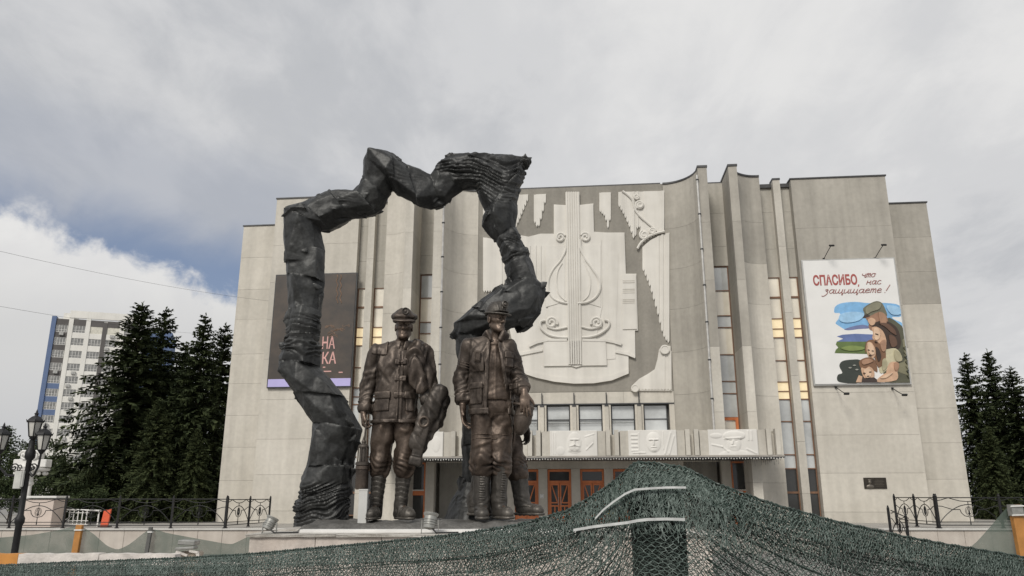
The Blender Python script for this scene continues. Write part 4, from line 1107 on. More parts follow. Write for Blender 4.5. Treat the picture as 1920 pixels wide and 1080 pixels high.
def rock_arch():
    rng = random.Random(19)
    ctr = []; hs = []; dep = []
    for (a, b, Y, th, st) in ARCH:
        A, B = P(a[0], a[1], Y), P(b[0], b[1], Y)
        ctr.append((A+B)/2); hs.append((B-A)/2); dep.append(max(.27, min(.62, (B-A).length/2*th*1.05)))
    S = Solid(); up = Vector((0,1,0))
    for i0, i1 in CHUNKS:
        pts = []
        for i in range(i0, i1+1):
            c, h, d = ctr[i], hs[i], dep[i]
            pts += [c+h, c-h]
            for sg in (-1, 1):
                k0, k1 = rng.uniform(.45,.80), rng.uniform(.45,.80)
                pts.append(c + h*k0 + up*sg*d*rng.uniform(.62,.95)); pts.append(c - h*k1 + up*sg*d*rng.uniform(.62,.95))
            pts.append(c + h*rng.uniform(-.4,.4) - up*d*rng.uniform(.85,1.08))
        S.u(chunk_prim(pts), .010)
        # shards: smaller angular blocks bedded in the faces of the chunk
        for q in range(7):
            i = rng.randint(i0, i1-1); t = rng.random(); c = ctr[i].lerp(ctr[i+1], t); hv = hs[i].lerp(hs[i+1], t); dd = dep[i]*(1-t)+dep[i+1]*t
            al = (ctr[i+1]-ctr[i]); al = al.normalized() if al.length > 1e-4 else Vector((0,0,1))
            an = rng.uniform(0, 2*PI); o = hv*math.cos(an)*.80 + up*math.sin(an)*dd*.72
            r1, r2, r3 = hv.length*rng.uniform(.22,.42), dd*rng.uniform(.2,.42), rng.uniform(.10,.34)
            hd = hv.normalized(); sp = []
            for w in range(9):
                v = Vector((rng.gauss(0,1), rng.gauss(0,1), rng.gauss(0,1))).normalized()
                sp.append(c + o + hd*v.x*r1 + up*v.y*r2 + al*v.z*r3)
            S.u(chunk_prim(sp), .004)
    h = .0175
    lo, hi = S.bounds(); lo = lo-3*h; hi = hi+3*h
    xs, ys, zs = axis_pts(lo[0], hi[0], h), axis_pts(lo[1], hi[1], h), axis_pts(lo[2], hi[2], h)
    V, Q = surface_nets(S.ev(xs, ys, zs), xs, ys, zs)
    V = relax(V, Q, 1, .2)
    N = vnormals(V, Q)
    # station weights for the bedding mask
    C = np.array([list(c) for c in ctr]); ST = np.array([q[4] for q in ARCH]); st = np.zeros(len(V)); 
    for k in range(0, len(V), 20000):
        D = ((V[k:k+20000,None,:]-C[None])**2).sum(2); w = np.exp(-D/.02) + 1e-9; st[k:k+20000] = (w*ST).sum(1)/w.sum(1)
    def h1(i): q = np.sin(i*12.9898)*43758.5; return q-np.floor(q)
    # bedding: thin split layers, tilted and folded
    w = V[:,2] + V[:,0]*.10 + .34*(fbm(V*.9+9)-.5)*2 - .45*np.exp(-((V[:,2]-2.4)/.7)**2)*(V[:,0]+3.3)*(V[:,0] < -1) - .5*(V[:,0]+1.0)*(V[:,0] > -.6)*(V[:,2] < 7.0)
    lay = w*8.5 + .8*(fbm(V*2.4+2, 2)-.5)*2
    lid = np.floor(lay); saw = lay-lid
    hh, nx = h1(lid), h1(lid+1); tt = sstep(.50, 1.0, saw)
    strata = ((hh*(1-tt)+nx*tt)-.5)*.085 + (saw-.5)*.03*(1-tt)
    lay2 = w*15 + 1.0*(fbm(V*3.1+8, 2)-.5)*2; s2 = lay2-np.floor(lay2)
    strata += (sstep(0,.65,s2)-sstep(.65,1,s2)-.5)*.034*sstep(.3,.6,vnoise(V*3+70))
    mk = sstep(.42, .95, st + .6*(vnoise(V*1.9+50)-.5))
    d = strata*mk
    # broad conchoidal scoops, shallow steps and hairline cracks on the flat faces
    d += (1-mk)*(.045*(np.abs(2*fbm(V*1.5+21, 2)-1)-.25) + .020*(fbm(V*4+4, 3)-.5)*2 + .022*(np.abs(2*fbm(V*3.4+61, 2)-1)-.25))
    d += .003*(fbm(V*12+4, 2)-.5)*2
    V = relax(V + N*d[:,None], Q, 1, .15)
    me = npmesh('rock_arch', V, Q)
    o = mobj('rock_arch', me, M_rock, None, smooth=True)
    try: me.set_sharp_from_angle(angle=rad(26))
    except Exception: pass
    tag(o, 'jagged dark bronze rock arch rising behind the miner statues', 'sculpture')
    return o
M_rock = mat('bronze_rock', (.016,.0165,.0165), .50, .35, .2, 1.6, bump=.3, bscale=16, col2=(.048,.049,.048), fine=.25, streak=.25, worn_ao=.5)
rock = rock_arch()

def ground_slab():
    # rough bronze ground under the arch and the figures
    Y0, Y1 = 12.62, 15.0
    a, b = P(556, 989, Y0), P(1040, 989, Y0)
    zt = P(735, 975, 13.6).z
    nx, ny = 220, 60
    xs = np.linspace(a.x-.05, b.x+.25, nx); ys = np.linspace(Y0, Y1, ny)
    X, Yy = np.meshgrid(xs, ys, indexing='ij')
    p = np.stack([X.ravel(), Yy.ravel(), np.zeros(X.size)], 1).astype(np.float32)
    ex = np.minimum(np.minimum(X-xs[0], xs[-1]-X), np.minimum(Yy-ys[0], ys[-1]-Yy)).ravel()
    z = zt - .03 + .05*(fbm(p*2.2, 3)-.5)*2 + .03*(fbm(p*7, 2)-.5)*2 - .10*(1-sstep(0, .16, ex))
    p[:,1] -= .05*(fbm(p*3+7, 2)-.5)*(ex < .02)
    V = np.vstack([np.column_stack([p[:,0], p[:,1], z])])
    idx = np.arange(nx*ny).reshape(nx, ny)
    Q = np.stack([idx[:-1,:-1], idx[1:,:-1], idx[1:,1:], idx[:-1,1:]], -1).reshape(-1, 4)
    # skirt
    rim = np.concatenate([idx[:,0], idx[-1,1:], idx[-2::-1,-1], idx[0,-2:0:-1]])
    low = V[rim].copy(); low[:,2] = zt - .24; low[:,:2] += .03*(np.stack([vnoise(V[rim]*5), vnoise(V[rim]*5+9)],1)-.5)
    k = len(V); V = np.vstack([V, low]); r2 = k + np.arange(len(rim))
    Qs = np.stack([rim, r2, np.roll(r2, -1), np.roll(rim, -1)], -1)
    o = mobj('bronze_ground', npmesh('bronze_ground', V, np.vstack([Q, Qs])), M_slab, None, smooth=True)
    tag(o, 'low rough bronze ground slab under the miners and the rock arch', 'sculpture base')
    return zt
M_slab = mat('bronze_ground', (.085,.082,.076), .55, .3, .2, 2.0, bump=.3, bscale=20, col2=(.16,.155,.145), fine=.2)
SLAB_Z = ground_slab()

def plinth():
    zt = SLAB_Z - .135
    M_pl = mat('plinth_stone', (.50,.43,.375), .75, 0, .12, 1.3, bump=.15, bscale=30, col2=(.64,.585,.53), streak=.22, fine=.08)
    M_top = mat('plinth_coping', (.36,.335,.30), .8, 0, .2, 3.5, bump=.3, bscale=22, col2=(.56,.54,.50), fine=.15)
    M_wh = mat('white_marble_strip', (.72,.71,.69), .5, 0, .06, 3)
    r = empty('plinth', (0,0,0), 0, 'pale pinkish stone plinth under the miners monument with a weathered coping', 'plinth')
    yf = 11.7
    L = P(462, 1000, yf).x; Rr = P(1330, 1000, yf).x
    zc = P(560, 1002, yf).z
    mb = MB(); mb.box2((L+.12, yf+.12, 0.0), (Rr-.1, 16.2, zc-.06)); mb.obj('core', M_pl, r)
    # facing slabs
    n = 7; w = (Rr-L)/n
    rg = random.Random(3)
    proto = None
    for i in range(n):
        x0 = L+.04+w*i; x1 = x0+w-.008
        for z0, z1 in ((.0, zc*.5-.006), (zc*.5, zc-.037)):
            mb = MB(); mb.box2((x0, yf+.04+rg.uniform(0,.006), z0), (x1, yf+.118, z1)); mb.obj('stone_panel', M_pl, r, bevel=.004)
    for i in range(4):
        y0 = yf+.06+i*1.1
        mb = MB(); mb.box2((L+.04, y0+.002, 0), (L+.118, y0+1.09, zc-.037)); mb.obj('stone_panel', M_pl, r, bevel=.004)
    # coping stones with chipped edges
    cx = L-.02
    while cx < Rr:
        ww = rg.uniform(1.0, 1.5)
        bm = bmesh.new(); bmesh.ops.create_cube(bm, size=1)
        bmesh.ops.subdivide_edges(bm, edges=bm.edges[:], cuts=6, use_grid_fill=True)
        for v in bm.verts:
            v.co = Vector((cx+ww/2+v.co.x*(ww-.008), yf+.6+v.co.y*1.2, zc-.018+v.co.z*.036))
            if v.co.y < yf+.06: v.co += Vector((rg.uniform(-.003,.003), rg.uniform(-.006,.010), rg.uniform(-.004,.003)))
        me = bpy.data.meshes.new('coping_stone'); bm.to_mesh(me); bm.free(); mobj('coping_stone', me, M_top, r); cx += ww
    # white strip along the edge of the bronze
    a = P(566, 998, 12.4); b = P(1080, 998, 12.4)
    mb = MB(); mb.box2((a.x, 12.25, a.z-.02), (b.x, 12.5, a.z+.045)); mb.obj('marble_strip', M_wh, r, bevel=.006)
    mb = MB(); mb.box2((L+.1, 12.9, zc-.005), (Rr-.2, 16.1, zc+.02)); mb.obj('top_slab', M_top, r)
    return r, zc, yf
PL, PL_Z, PL_Y = plinth()
def floodlight_on_plinth(px, py, Y, lean, label, s=1.0):
    p = P(px, py, Y); p.z = PL_Z + .002 if Y < 12.9 else PL_Z+.02
    r = empty('floodlight', p, 0, label, 'floodlight', 'floodlights on the plinth')
    Rm = Matrix.Rotation(lean, 3, 'Y') @ Matrix.Rotation(rad(-14), 3, 'X')
    c = Vector((0,0,.15*s)) 
    mb = MB(); mb.lathe(c, [(.035*s,-.10*s),(.075*s,-.09*s),(.082*s,-.04*s),(.082*s,.06*s),(.096*s,.075*s),(.10*s,.10*s),(.092*s,.10*s),(.085*s,.085*s)], 18, 0, Rm); b = mb.obj('lamp_body', M_lampgrey, r, smooth=True)
    mb = MB(); mb.lathe(c + Rm @ Vector((0,0,.083*s)), [(.084*s,0),(.06*s,.006*s)], 18, 0, Rm); mb.obj('lens', M_lampglass, b, smooth=True)
    for k in range(3):
        mb = MB(); mb.lathe(c + Rm @ Vector((0,0,(-.05+.03*k)*s)), [(.082*s,0),(.092*s,.004*s),(.092*s,.010*s),(.082*s,.014*s)], 18, 0, Rm); mb.obj('cooling_fin', M_lampgrey, b, smooth=True)
    mb = MB(); mb.bar((-.11*s,0,0), (-.105*s,0,.17*s), .012, .03); mb.bar((.11*s,0,0), (.105*s,0,.17*s), .012, .03); mb.bar((-.116*s,0,.006), (.116*s,0,.006), .03, .012); mb.obj('bracket', M_lampgrey, r)
    mb = MB(); mb.tube([c + Rm @ Vector((0,0,-.10*s)), c + Vector((.03,-.05,-.09)), (.10,-.06,.012), (.25,0,.012), (.42,.06,.012)], .012, 6); mb.obj('cable', M_black, r, smooth=True)
    return r
M_lampgrey = mat('lamp_grey_metal', (.33,.33,.31), .45, .5, .15, 20)
M_lampglass = mat('lamp_lens', (.45,.46,.46), .15, 0, .05, 8)
M_black = mat('black_cable', (.02,.02,.02), .6)
def support_post():
    p = P(680, 972, 13.35); r = empty('support_post', (p.x, 13.35, SLAB_Z-.05), 0, 'white square post standing on the bronze ground right under the hanging lantern', 'post')
    h = P(680, 917, 13.35).z - SLAB_Z + .05
    mb = MB(); mb.box((0,0,h/2), (.145,.12,h)); mb.obj('shaft', mat('white_post', (.55,.55,.53), .6, 0, .05, 3), r, bevel=.006)
    mb = MB(); mb.box((0,0,h-.012), (.155,.13,.024)); mb.obj('cap', bpy.data.materials['white_post'], r)
support_post()
floodlight_on_plinth(505, 996, 11.95, rad(22), 'round grey floodlight leaning at the left end of the plinth edge', .95)
floodlight_on_plinth(806, 996, 11.95, rad(6), 'grey floodlight in a bracket on the plinth between the miner statues', 1.15)
# ------------------------------------------------------------------ bronze miners (figure space: 1.8 tall, faces -y, +x = viewer's right)
def rotz(a): return np.array(Matrix.Rotation(a, 3, 'Z'))
def rot_xyz(x, y, z): return np.array(Euler((x, y, z)).to_matrix())
def v3(*a): return np.array(a, np.float32)
def unit(a): a = np.array(a, np.float32); return a/np.linalg.norm(a)

def head_solid(S, c, yaw, pitch=0.0, roll=0.0, stern=1.0):
    """skull, jaw, features; c = centre of head at eye height"""
    R = np.array(Matrix.Rotation(yaw, 3, 'Z') @ Matrix.Rotation(roll, 3, 'Y') @ Matrix.Rotation(pitch, 3, 'X'), np.float32)
    c = np.array(c, np.float32)
    g = HS
    def T(x, y, z): return c + R @ (v3(x, y, z)*g)
    def el(x, y, z, rx, ry, rz, k=0.02, sub=False):
        p = ell(T(x,y,z), (rx*g,ry*g,rz*g), R); (S.sub if sub else S.u)(p, k)
    def cp(a, b, ra, rb, k=0.015): S.u(cap(T(*a), T(*b), ra*g, rb*g), k)
    el(0, .012, .035, .074, .096, .088)                 # skull
    el(0, -.012, -.03, .053, .074, .080, .03)           # face mass
    el(0, -.044, -.082, .036, .038, .030, .03)          # jaw front
    for s in (-1, 1):
        cp((s*.050, .012, -.055), (s*.022, -.062, -.096), .017, .013, .03)   # jaw line
        cp((s*.030, -.070, -.020), (s*.054, -.030, -.014), .013, .012, .022)        # cheek bone
    el(0, -.076, -.102, .018, .015, .014, .02)           # chin
    cp((-.040, -.072, .019), (.040, -.072, .019), .0105, .0105, .014)       # brow ridge
    for s in (-1, 1):
        el(s*.030, -.090, .001, .016, .016, .009, .010, sub=True)  # eye sockets
        el(s*.030, -.069, .000, .012, .0125, .010, .003)          # eyeballs
        cp((s*.014, -.081, .0085), (s*.043, -.073, .007), .0035, .003, .003) # upper lid
        cp((s*.016, -.079, -.0085), (s*.041, -.073, -.008), .0025, .0025, .003)
    cp((0, -.080, .012), (0, -.104, -.032), .0085, .0115, .010)            # nose
    for s in (-1, 1): el(s*.0115, -.092, -.036, .0085, .012, .0075, .005)
    cp((-.017, -.083, -.062), (.017, -.083, -.062), .006, .006, .008)      # upper lip
    cp((-.014, -.083, -.0735), (.014, -.083, -.0735), .006, .006, .006)  # lower lip
    S.sub(cap(T(-.020, -.0915, -.0675), T(.020, -.0915, -.0675), .0042*g), .003) # mouth line
    for s in (-1, 1):
        el(s*.036, -.086, -.056, .010, .014, .020, .014, sub=True)  # cheek hollow beside the mouth
        el(s*.074, .014, -.008, .010, .021, .032, .006)                       # ear
        el(s*.084, .008, -.008, .006, .010, .018, .004, sub=True)
    return T, R

def hand_solid(S, w, d, pn, side, curl=(.35,.45,.35), spread=.10, thumb=(.5,.6), scale=1.0):
    """w wrist point, d along the hand, pn palm normal (fingers curl towards it), side = +1/-1 thumb side along cross(d,pn)"""
    d, pn = unit(d), unit(pn); pn = unit(pn - d*(d@pn)); t = np.cross(d, pn)*side
    w = np.array(w, np.float32); s = scale
    R = np.stack([t, pn, d], 1)
    S.u(ell(w+d*.052*s, (.043*s, .019*s, .058*s), R), .012)
    S.u(ell(w+d*.03*s+t*.022*s+pn*.008*s, (.022*s, .02*s, .036*s), R), .012)
    S.u(cap(w-d*.02*s, w+d*.02*s, .028*s, .026*s), .015)
    lens = [(.042,.026,.020), (.046,.030,.022), (.043,.028,.021), (.034,.021,.018)]
    for i, (l, off) in enumerate(zip(lens, (.030, .010, -.010, -.029))):
        base = w + d*(.098 - (0.006 if i in (0,) else 0) - (.012 if i == 3 else 0))*s + t*off*s
        ang = 0.0; fd = unit(d + t*spread*(1.5-i)*0.7)
        p = base - d*.02*s
        S.u(cap(p, base, .0115*s, .0105*s), .006)
        p = base
        for j, (L_, cu) in enumerate(zip(l, curl)):
            ang += cu*(1 + 0.12*i)
            v = fd*math.cos(ang) + pn*math.sin(ang)
            q = p + v*L_*s
            S.u(cap(p, q, (.0105-.0012*j)*s, (.0098-.0014*j)*s), .0035)
            p = q
    p = w + d*.028*s + t*.036*s + pn*.006*s
    td = unit(d*math.cos(thumb[0]) + t*math.sin(thumb[0]) + pn*.25)
    q = p + td*.042*s; S.u(cap(p - td*.015*s, q, .0145*s, .012*s), .01)
    td2 = unit(td*math.cos(thumb[1]) + (pn*.6 - t*.4 + d*.5)*math.sin(thumb[1])); r = q + td2*.032*s
    S.u(cap(q, r, .0115*s, .009*s), .004)

def folds(V, amp, freq, axis=(0,0,1), seed=0.0, warp=0.25):
    """rounded cloth folds: ridged noise stretched along axis"""
    ax = unit(axis)
    al = V@ax; P_ = V - al[:,None]*ax[None,:]
    q = np.stack([P_[:,0], P_[:,1], P_[:,2]], 1)*freq + ax[None,:]*(al*freq*0.28)[:,None] + seed
    q = q + warp*(np.stack([vnoise(V*9+seed), vnoise(V*9+seed+11), vnoise(V*9+seed+23)], 1) - 0.5)*2
    r = ridge(q, 2)
    return amp*1.25*(sstep(0.45, 1.0, r)*1.3 - 0.40)
def rings(V, a, b, amp, n, mask_c, mask_w, seed=0.0):
    """compression folds across a limb between joints a and b, strongest round mask_c (0..1)"""
    a, b = np.array(a), np.array(b); d = b-a; L2 = d@d
    t = ((V-a)@d)/L2
    dist = np.linalg.norm(V-a-t[:,None]*d, axis=1)
    m = np.exp(-((t-mask_c)/mask_w)**2)*(dist < 0.16)
    u = unit(np.cross(d, (0.3,1,0.1))); off = (V-a)@u
    ph = t*n*.8 + off*6.5*math.copysign(1, math.sin(seed*7+1)) + 1.5*(fbm(V*7+seed, 2)-0.5)*2
    r = 1-np.abs(((ph) % 1.0)*2-1); patch_ = sstep(.25, .7, vnoise(V*6+seed*3))
    return .8*amp*m*(sstep(0, 1, r)*(.35+.65*patch_) - 0.4)

HS = 1.07
FH = 0.0085
def add_arms(S, j, ri, k=0.03, reach=.82):
    for s in ('L', 'R'):
        e_, w_ = np.array(j['el'+s]), np.array(j['wr'+s])
        S.u(cap(j['sh'+s], e_, ri[0], ri[1]), k); S.u(cap(e_, e_+(w_-e_)*reach, ri[1], ri[2]), k)

def body_mesh(name, parent, j, head, hands, mat_, h=0.0075):
    S = Solid()
    S.u(ell((0,0,1.27), (.17,.115,.24)), .03).u(ell((0,0,1.05), (.155,.105,.2)), .03).u(ell((0,.01,.92), (.165,.11,.12)), .03)
    add_arms(S, j, (.052,.043,.03), .03, 1.0)
    for s in ('L', 'R'):
        S.u(cap(j['hip'+s], j['kn'+s], .085, .058), .03); S.u(cap(j['kn'+s], j['an'+s], .056, .038), .03)
        S.u(cap(j['an'+s], j['toe'+s], .036, .03), .02)
    hc = np.array(head['c'])
    S.u(cap((0,.015,1.42), hc + v3(0,.015,-.075), .062, .051), .025)
    for sgn in (-1, 1): S.u(cap((0,.02,1.50), (sgn*.13,.01,1.43), .05, .045), .03)
    head_solid(S, head['c'], head['yaw'], head.get('pitch', 0), head.get('roll', 0))
    for hd in hands: hand_solid(S, **hd)
    hz = hc[2]
    return solid_obj(name, S, h, mat_, parent, it=1, fz=(hz-.13, hz+.13, .0048), fx=(hc[0]-.10, hc[0]+.10, .0048), fyy=(hc[1]-.12, hc[1]+.02, .0048))

def boots_wrapped(parent, j, s, mat_, toe_dir):
    """ankle boot with wound leg wraps"""
    an, kn = np.array(j['an'+s]), np.array(j['kn'+s]); td = unit(toe_dir)
    top = kn + (an-kn)*0.12
    S = Solid(); S.u(cap(top, an + v3(0,0,.03), .075, .054), .01)
    def dsp(V):
        ph = (V[:,2]*24 + 0.8*np.sin(np.arctan2(V[:,1]-an[1], V[:,0]-an[0])) + 0.6*vnoise(V*12))
        return 0.006*((ph % 1.0) - 0.5) + folds(V, .004, 14, (0,0,1), 3.0)
    solid_obj('leg_wrap', S, FH*.8, mat_, parent, dsp)
    S = Solid(); ft = v3(an[0], an[1], 0.0)
    R = np.stack([np.cross(td, (0,0,1)), td, v3(0,0,1)], 1)
    S.u(cap(an + v3(0,0,.075), ft + v3(0,0,.06) - td*.02, .058, .055), .02)
    S.u(ell(ft + td*.075 + v3(0,0,.045), (.052,.115,.058), R), .03)
    S.u(ell(ft + td*.15 + v3(0,0,.04), (.05,.06,.045), R), .02)
    S.u(cap(ft - td*.035 + v3(0,0,.045), ft - td*.03 + v3(0,0,.1), .045, .045), .02)
    S.cut(lambda X, Y, Z: -(Z - 0.018) + 0*X + 0*Y)
    def dsp2(V): return folds(V, .006, 16, (0,0,1), 1.0) + rings(V, ft+v3(0,0,.14), ft+td*.2, .006, 7, .5, .4)
    b = solid_obj('boot', S, FH*.8, mat_, parent, dsp2)
    S = Solid()
    S.u(ell(ft + td*.075 + v3(0,0,.012), (.058,.135,.02), R), .01).u(ell(ft + td*.145 + v3(0,0,.012), (.056,.068,.02), R), .01).u(ell(ft - td*.03 + v3(0,0,.012), (.05,.05,.022), R), .01)
    S.cut(lambda X, Y, Z: -Z + 0*X + 0*Y); S.cut(lambda X, Y, Z: Z - .024 + 0*X + 0*Y)
    solid_obj('sole', S, FH*.8, mat_, b)
    # laces
    mb = MB()
    for i in range(5):
        c = ft + td*(.03+.022*i) + v3(0,0,.122 - .012*i)
        e = R[:,0]*.022
        mb.tube([c-e, c+v3(0,0,.006), c+e], .0035, 5)
    mb.obj('laces', mat_, b)

def boots_rubber(parent, j, s, mat_, toe_dir, ribs=True):
    """tall rubber boot with ribbed shaft and folded top"""
    an, kn = np.array(j['an'+s]), np.array(j['kn'+s]); td = unit(toe_dir)
    top = kn + (an-kn)*0.20
    ft = v3(an[0], an[1], 0.0)
    R = np.stack([np.cross(td, (0,0,1)), td, v3(0,0,1)], 1)
    S = Solid(); S.u(cap(top, an + v3(0,0,.02), .083, .066, fy=1.05), .02)
    S.u(cap(an + v3(0,0,.05), ft + v3(0,0,.06), .064, .06), .03)
    S.u(ell(ft + td*.075 + v3(0,0,.045), (.056,.12,.055), R), .04)
    S.u(ell(ft + td*.155 + v3(0,0,.042), (.055,.065,.048), R), .02)
    zt = float(top[2]) + .035
    S.cut(lambda X, Y, Z: Z - zt + 0*X + 0*Y); S.cut(lambda X, Y, Z: -(Z - 0.02) + 0*X + 0*Y)
    fwd = td
    def dsp(V):
        q = V - ft; f = q@fwd
        face = sstep(.02, .05, f)*sstep(.12, .16, V[:,2])*(1-sstep(zt-.09, zt-.06, V[:,2]))*(np.abs(q@R[:,0]) < .022)
        rib = face*0.007*(((V[:,2]*52) % 1.0) < .5) if ribs else 0
        return rib + folds(V, .005, 10, (0,0,1), 6.0)*(V[:,2] > .08) + rings(V, ft+v3(0,0,.3), ft+v3(0,0,.06), .005, 5, .75, .3)
    b = solid_obj('boot', S, FH*.75, mat_, parent, dsp)
    S = Solid(); S.u(cap(top + v3(0,0,.0), top + (an-kn)*.06, .089, .087, fy=1.05), .01)
    S.cut(lambda X, Y, Z: Z - zt - .004 + 0*X + 0*Y); S.cut(lambda X, Y, Z: -(Z - zt + .055) + 0*X + 0*Y)
    solid_obj('boot_cuff', S, FH*.8, mat_, b)
    S = Solid()
    S.u(ell(ft + td*.08 + v3(0,0,.012), (.063,.14,.022), R), .01).u(ell(ft + td*.155 + v3(0,0,.012), (.062,.075,.022), R), .01).u(ell(ft - td*.03 + v3(0,0,.012), (.056,.05,.024), R), .01)
    S.cut(lambda X, Y, Z: -Z + 0*X + 0*Y); S.cut(lambda X, Y, Z: Z - .028 + 0*X + 0*Y)
    solid_obj('sole', S, FH*.8, mat_, b)

def trousers_solid(j, r=(.118,.098,.105), end=.34, pouf=.02, fy=1.0):
    S = Solid()
    S.u(ell((0,.0,.93), (.175,.125,.13)), .03)
    for s in ('L', 'R'):
        hip, kn, an = (np.array(j[q+s]) for q in ('hip','kn','an'))
        e = kn + (an-kn)*end
        S.u(cap(hip, kn, r[0]*.84, r[1]*.82, fy=fy), .012); S.u(cap(kn, e, r[1]*.82+pouf*.3, r[2]*.84), .012)
    return S
def trousers_disp(j, end, seed=0.0):
    def f(V):
        d = folds(V, .014, 10, (0.25,0,1), seed)*(.4+.9*vnoise(V*4.5+seed)) + folds(V, .010, 11, (.9,0,.6), seed+3)*sstep(.45,.75,vnoise(V*4+seed+5))
        for s in ('L', 'R'):
            hip, kn, an = (np.array(j[q+s]) for q in ('hip','kn','an'))
            e = kn + (an-kn)*end
            d = d + rings(V, kn-(an-kn)*.2, e, .016, 4.5, .75, .38, seed)
        d = d + rings(V, (0,0,.95), (0,0,.6), .006, 6, .35, .3, seed)
        return d
    return f

def cuff(parent, S, a, b, t0, t1, off, mat_, name='cuff'):
    """band round a sleeve between fractions t0..t1 of segment a-b"""
    a, b = np.array(a), np.array(b); d = b-a; L2 = float(d@d)
    lo = np.minimum(a, b)-.12; hi = np.maximum(a, b)+.12
    def reg(X, Y, Z):
        t = ((X-a[0])*d[0]+(Y-a[1])*d[1]+(Z-a[2])*d[2])/L2
        dd = np.sqrt((X-a[0]-t*d[0])**2+(Y-a[1]-t*d[1])**2+(Z-a[2]-t*d[2])**2)
        return np.maximum(np.maximum(t0-t, t-t1)*np.sqrt(L2), dd-.13)
    return patch(name, S, off, lo, hi, FH*.8, mat_, parent, reg)

def cap_lamp(parent, c, d, mat_, r=.032, name='cap_lamp'):
    d = Vector(d).normalized(); R = d.to_track_quat('Z', 'Y').to_matrix()
    mb = MB(); mb.lathe(c, [(r*.8,-.03),(r*.95,-.005),(r*1.1,.0),(r*1.12,.012),(r*.95,.018),(r*.86,.010),(r*.4,.006),(r*.05,.006)], 20, 0, R)
    o = mb.obj(name, mat_, parent, smooth=True)
    mb = MB(); mb.lathe(Vector(c)+d*.007, [(r*.42,0),(r*.40,.006),(r*.25,.010),(.001,.011)], 14, 0, R); mb.obj('lens', M_bronze_dark, o, smooth=True)
    return o

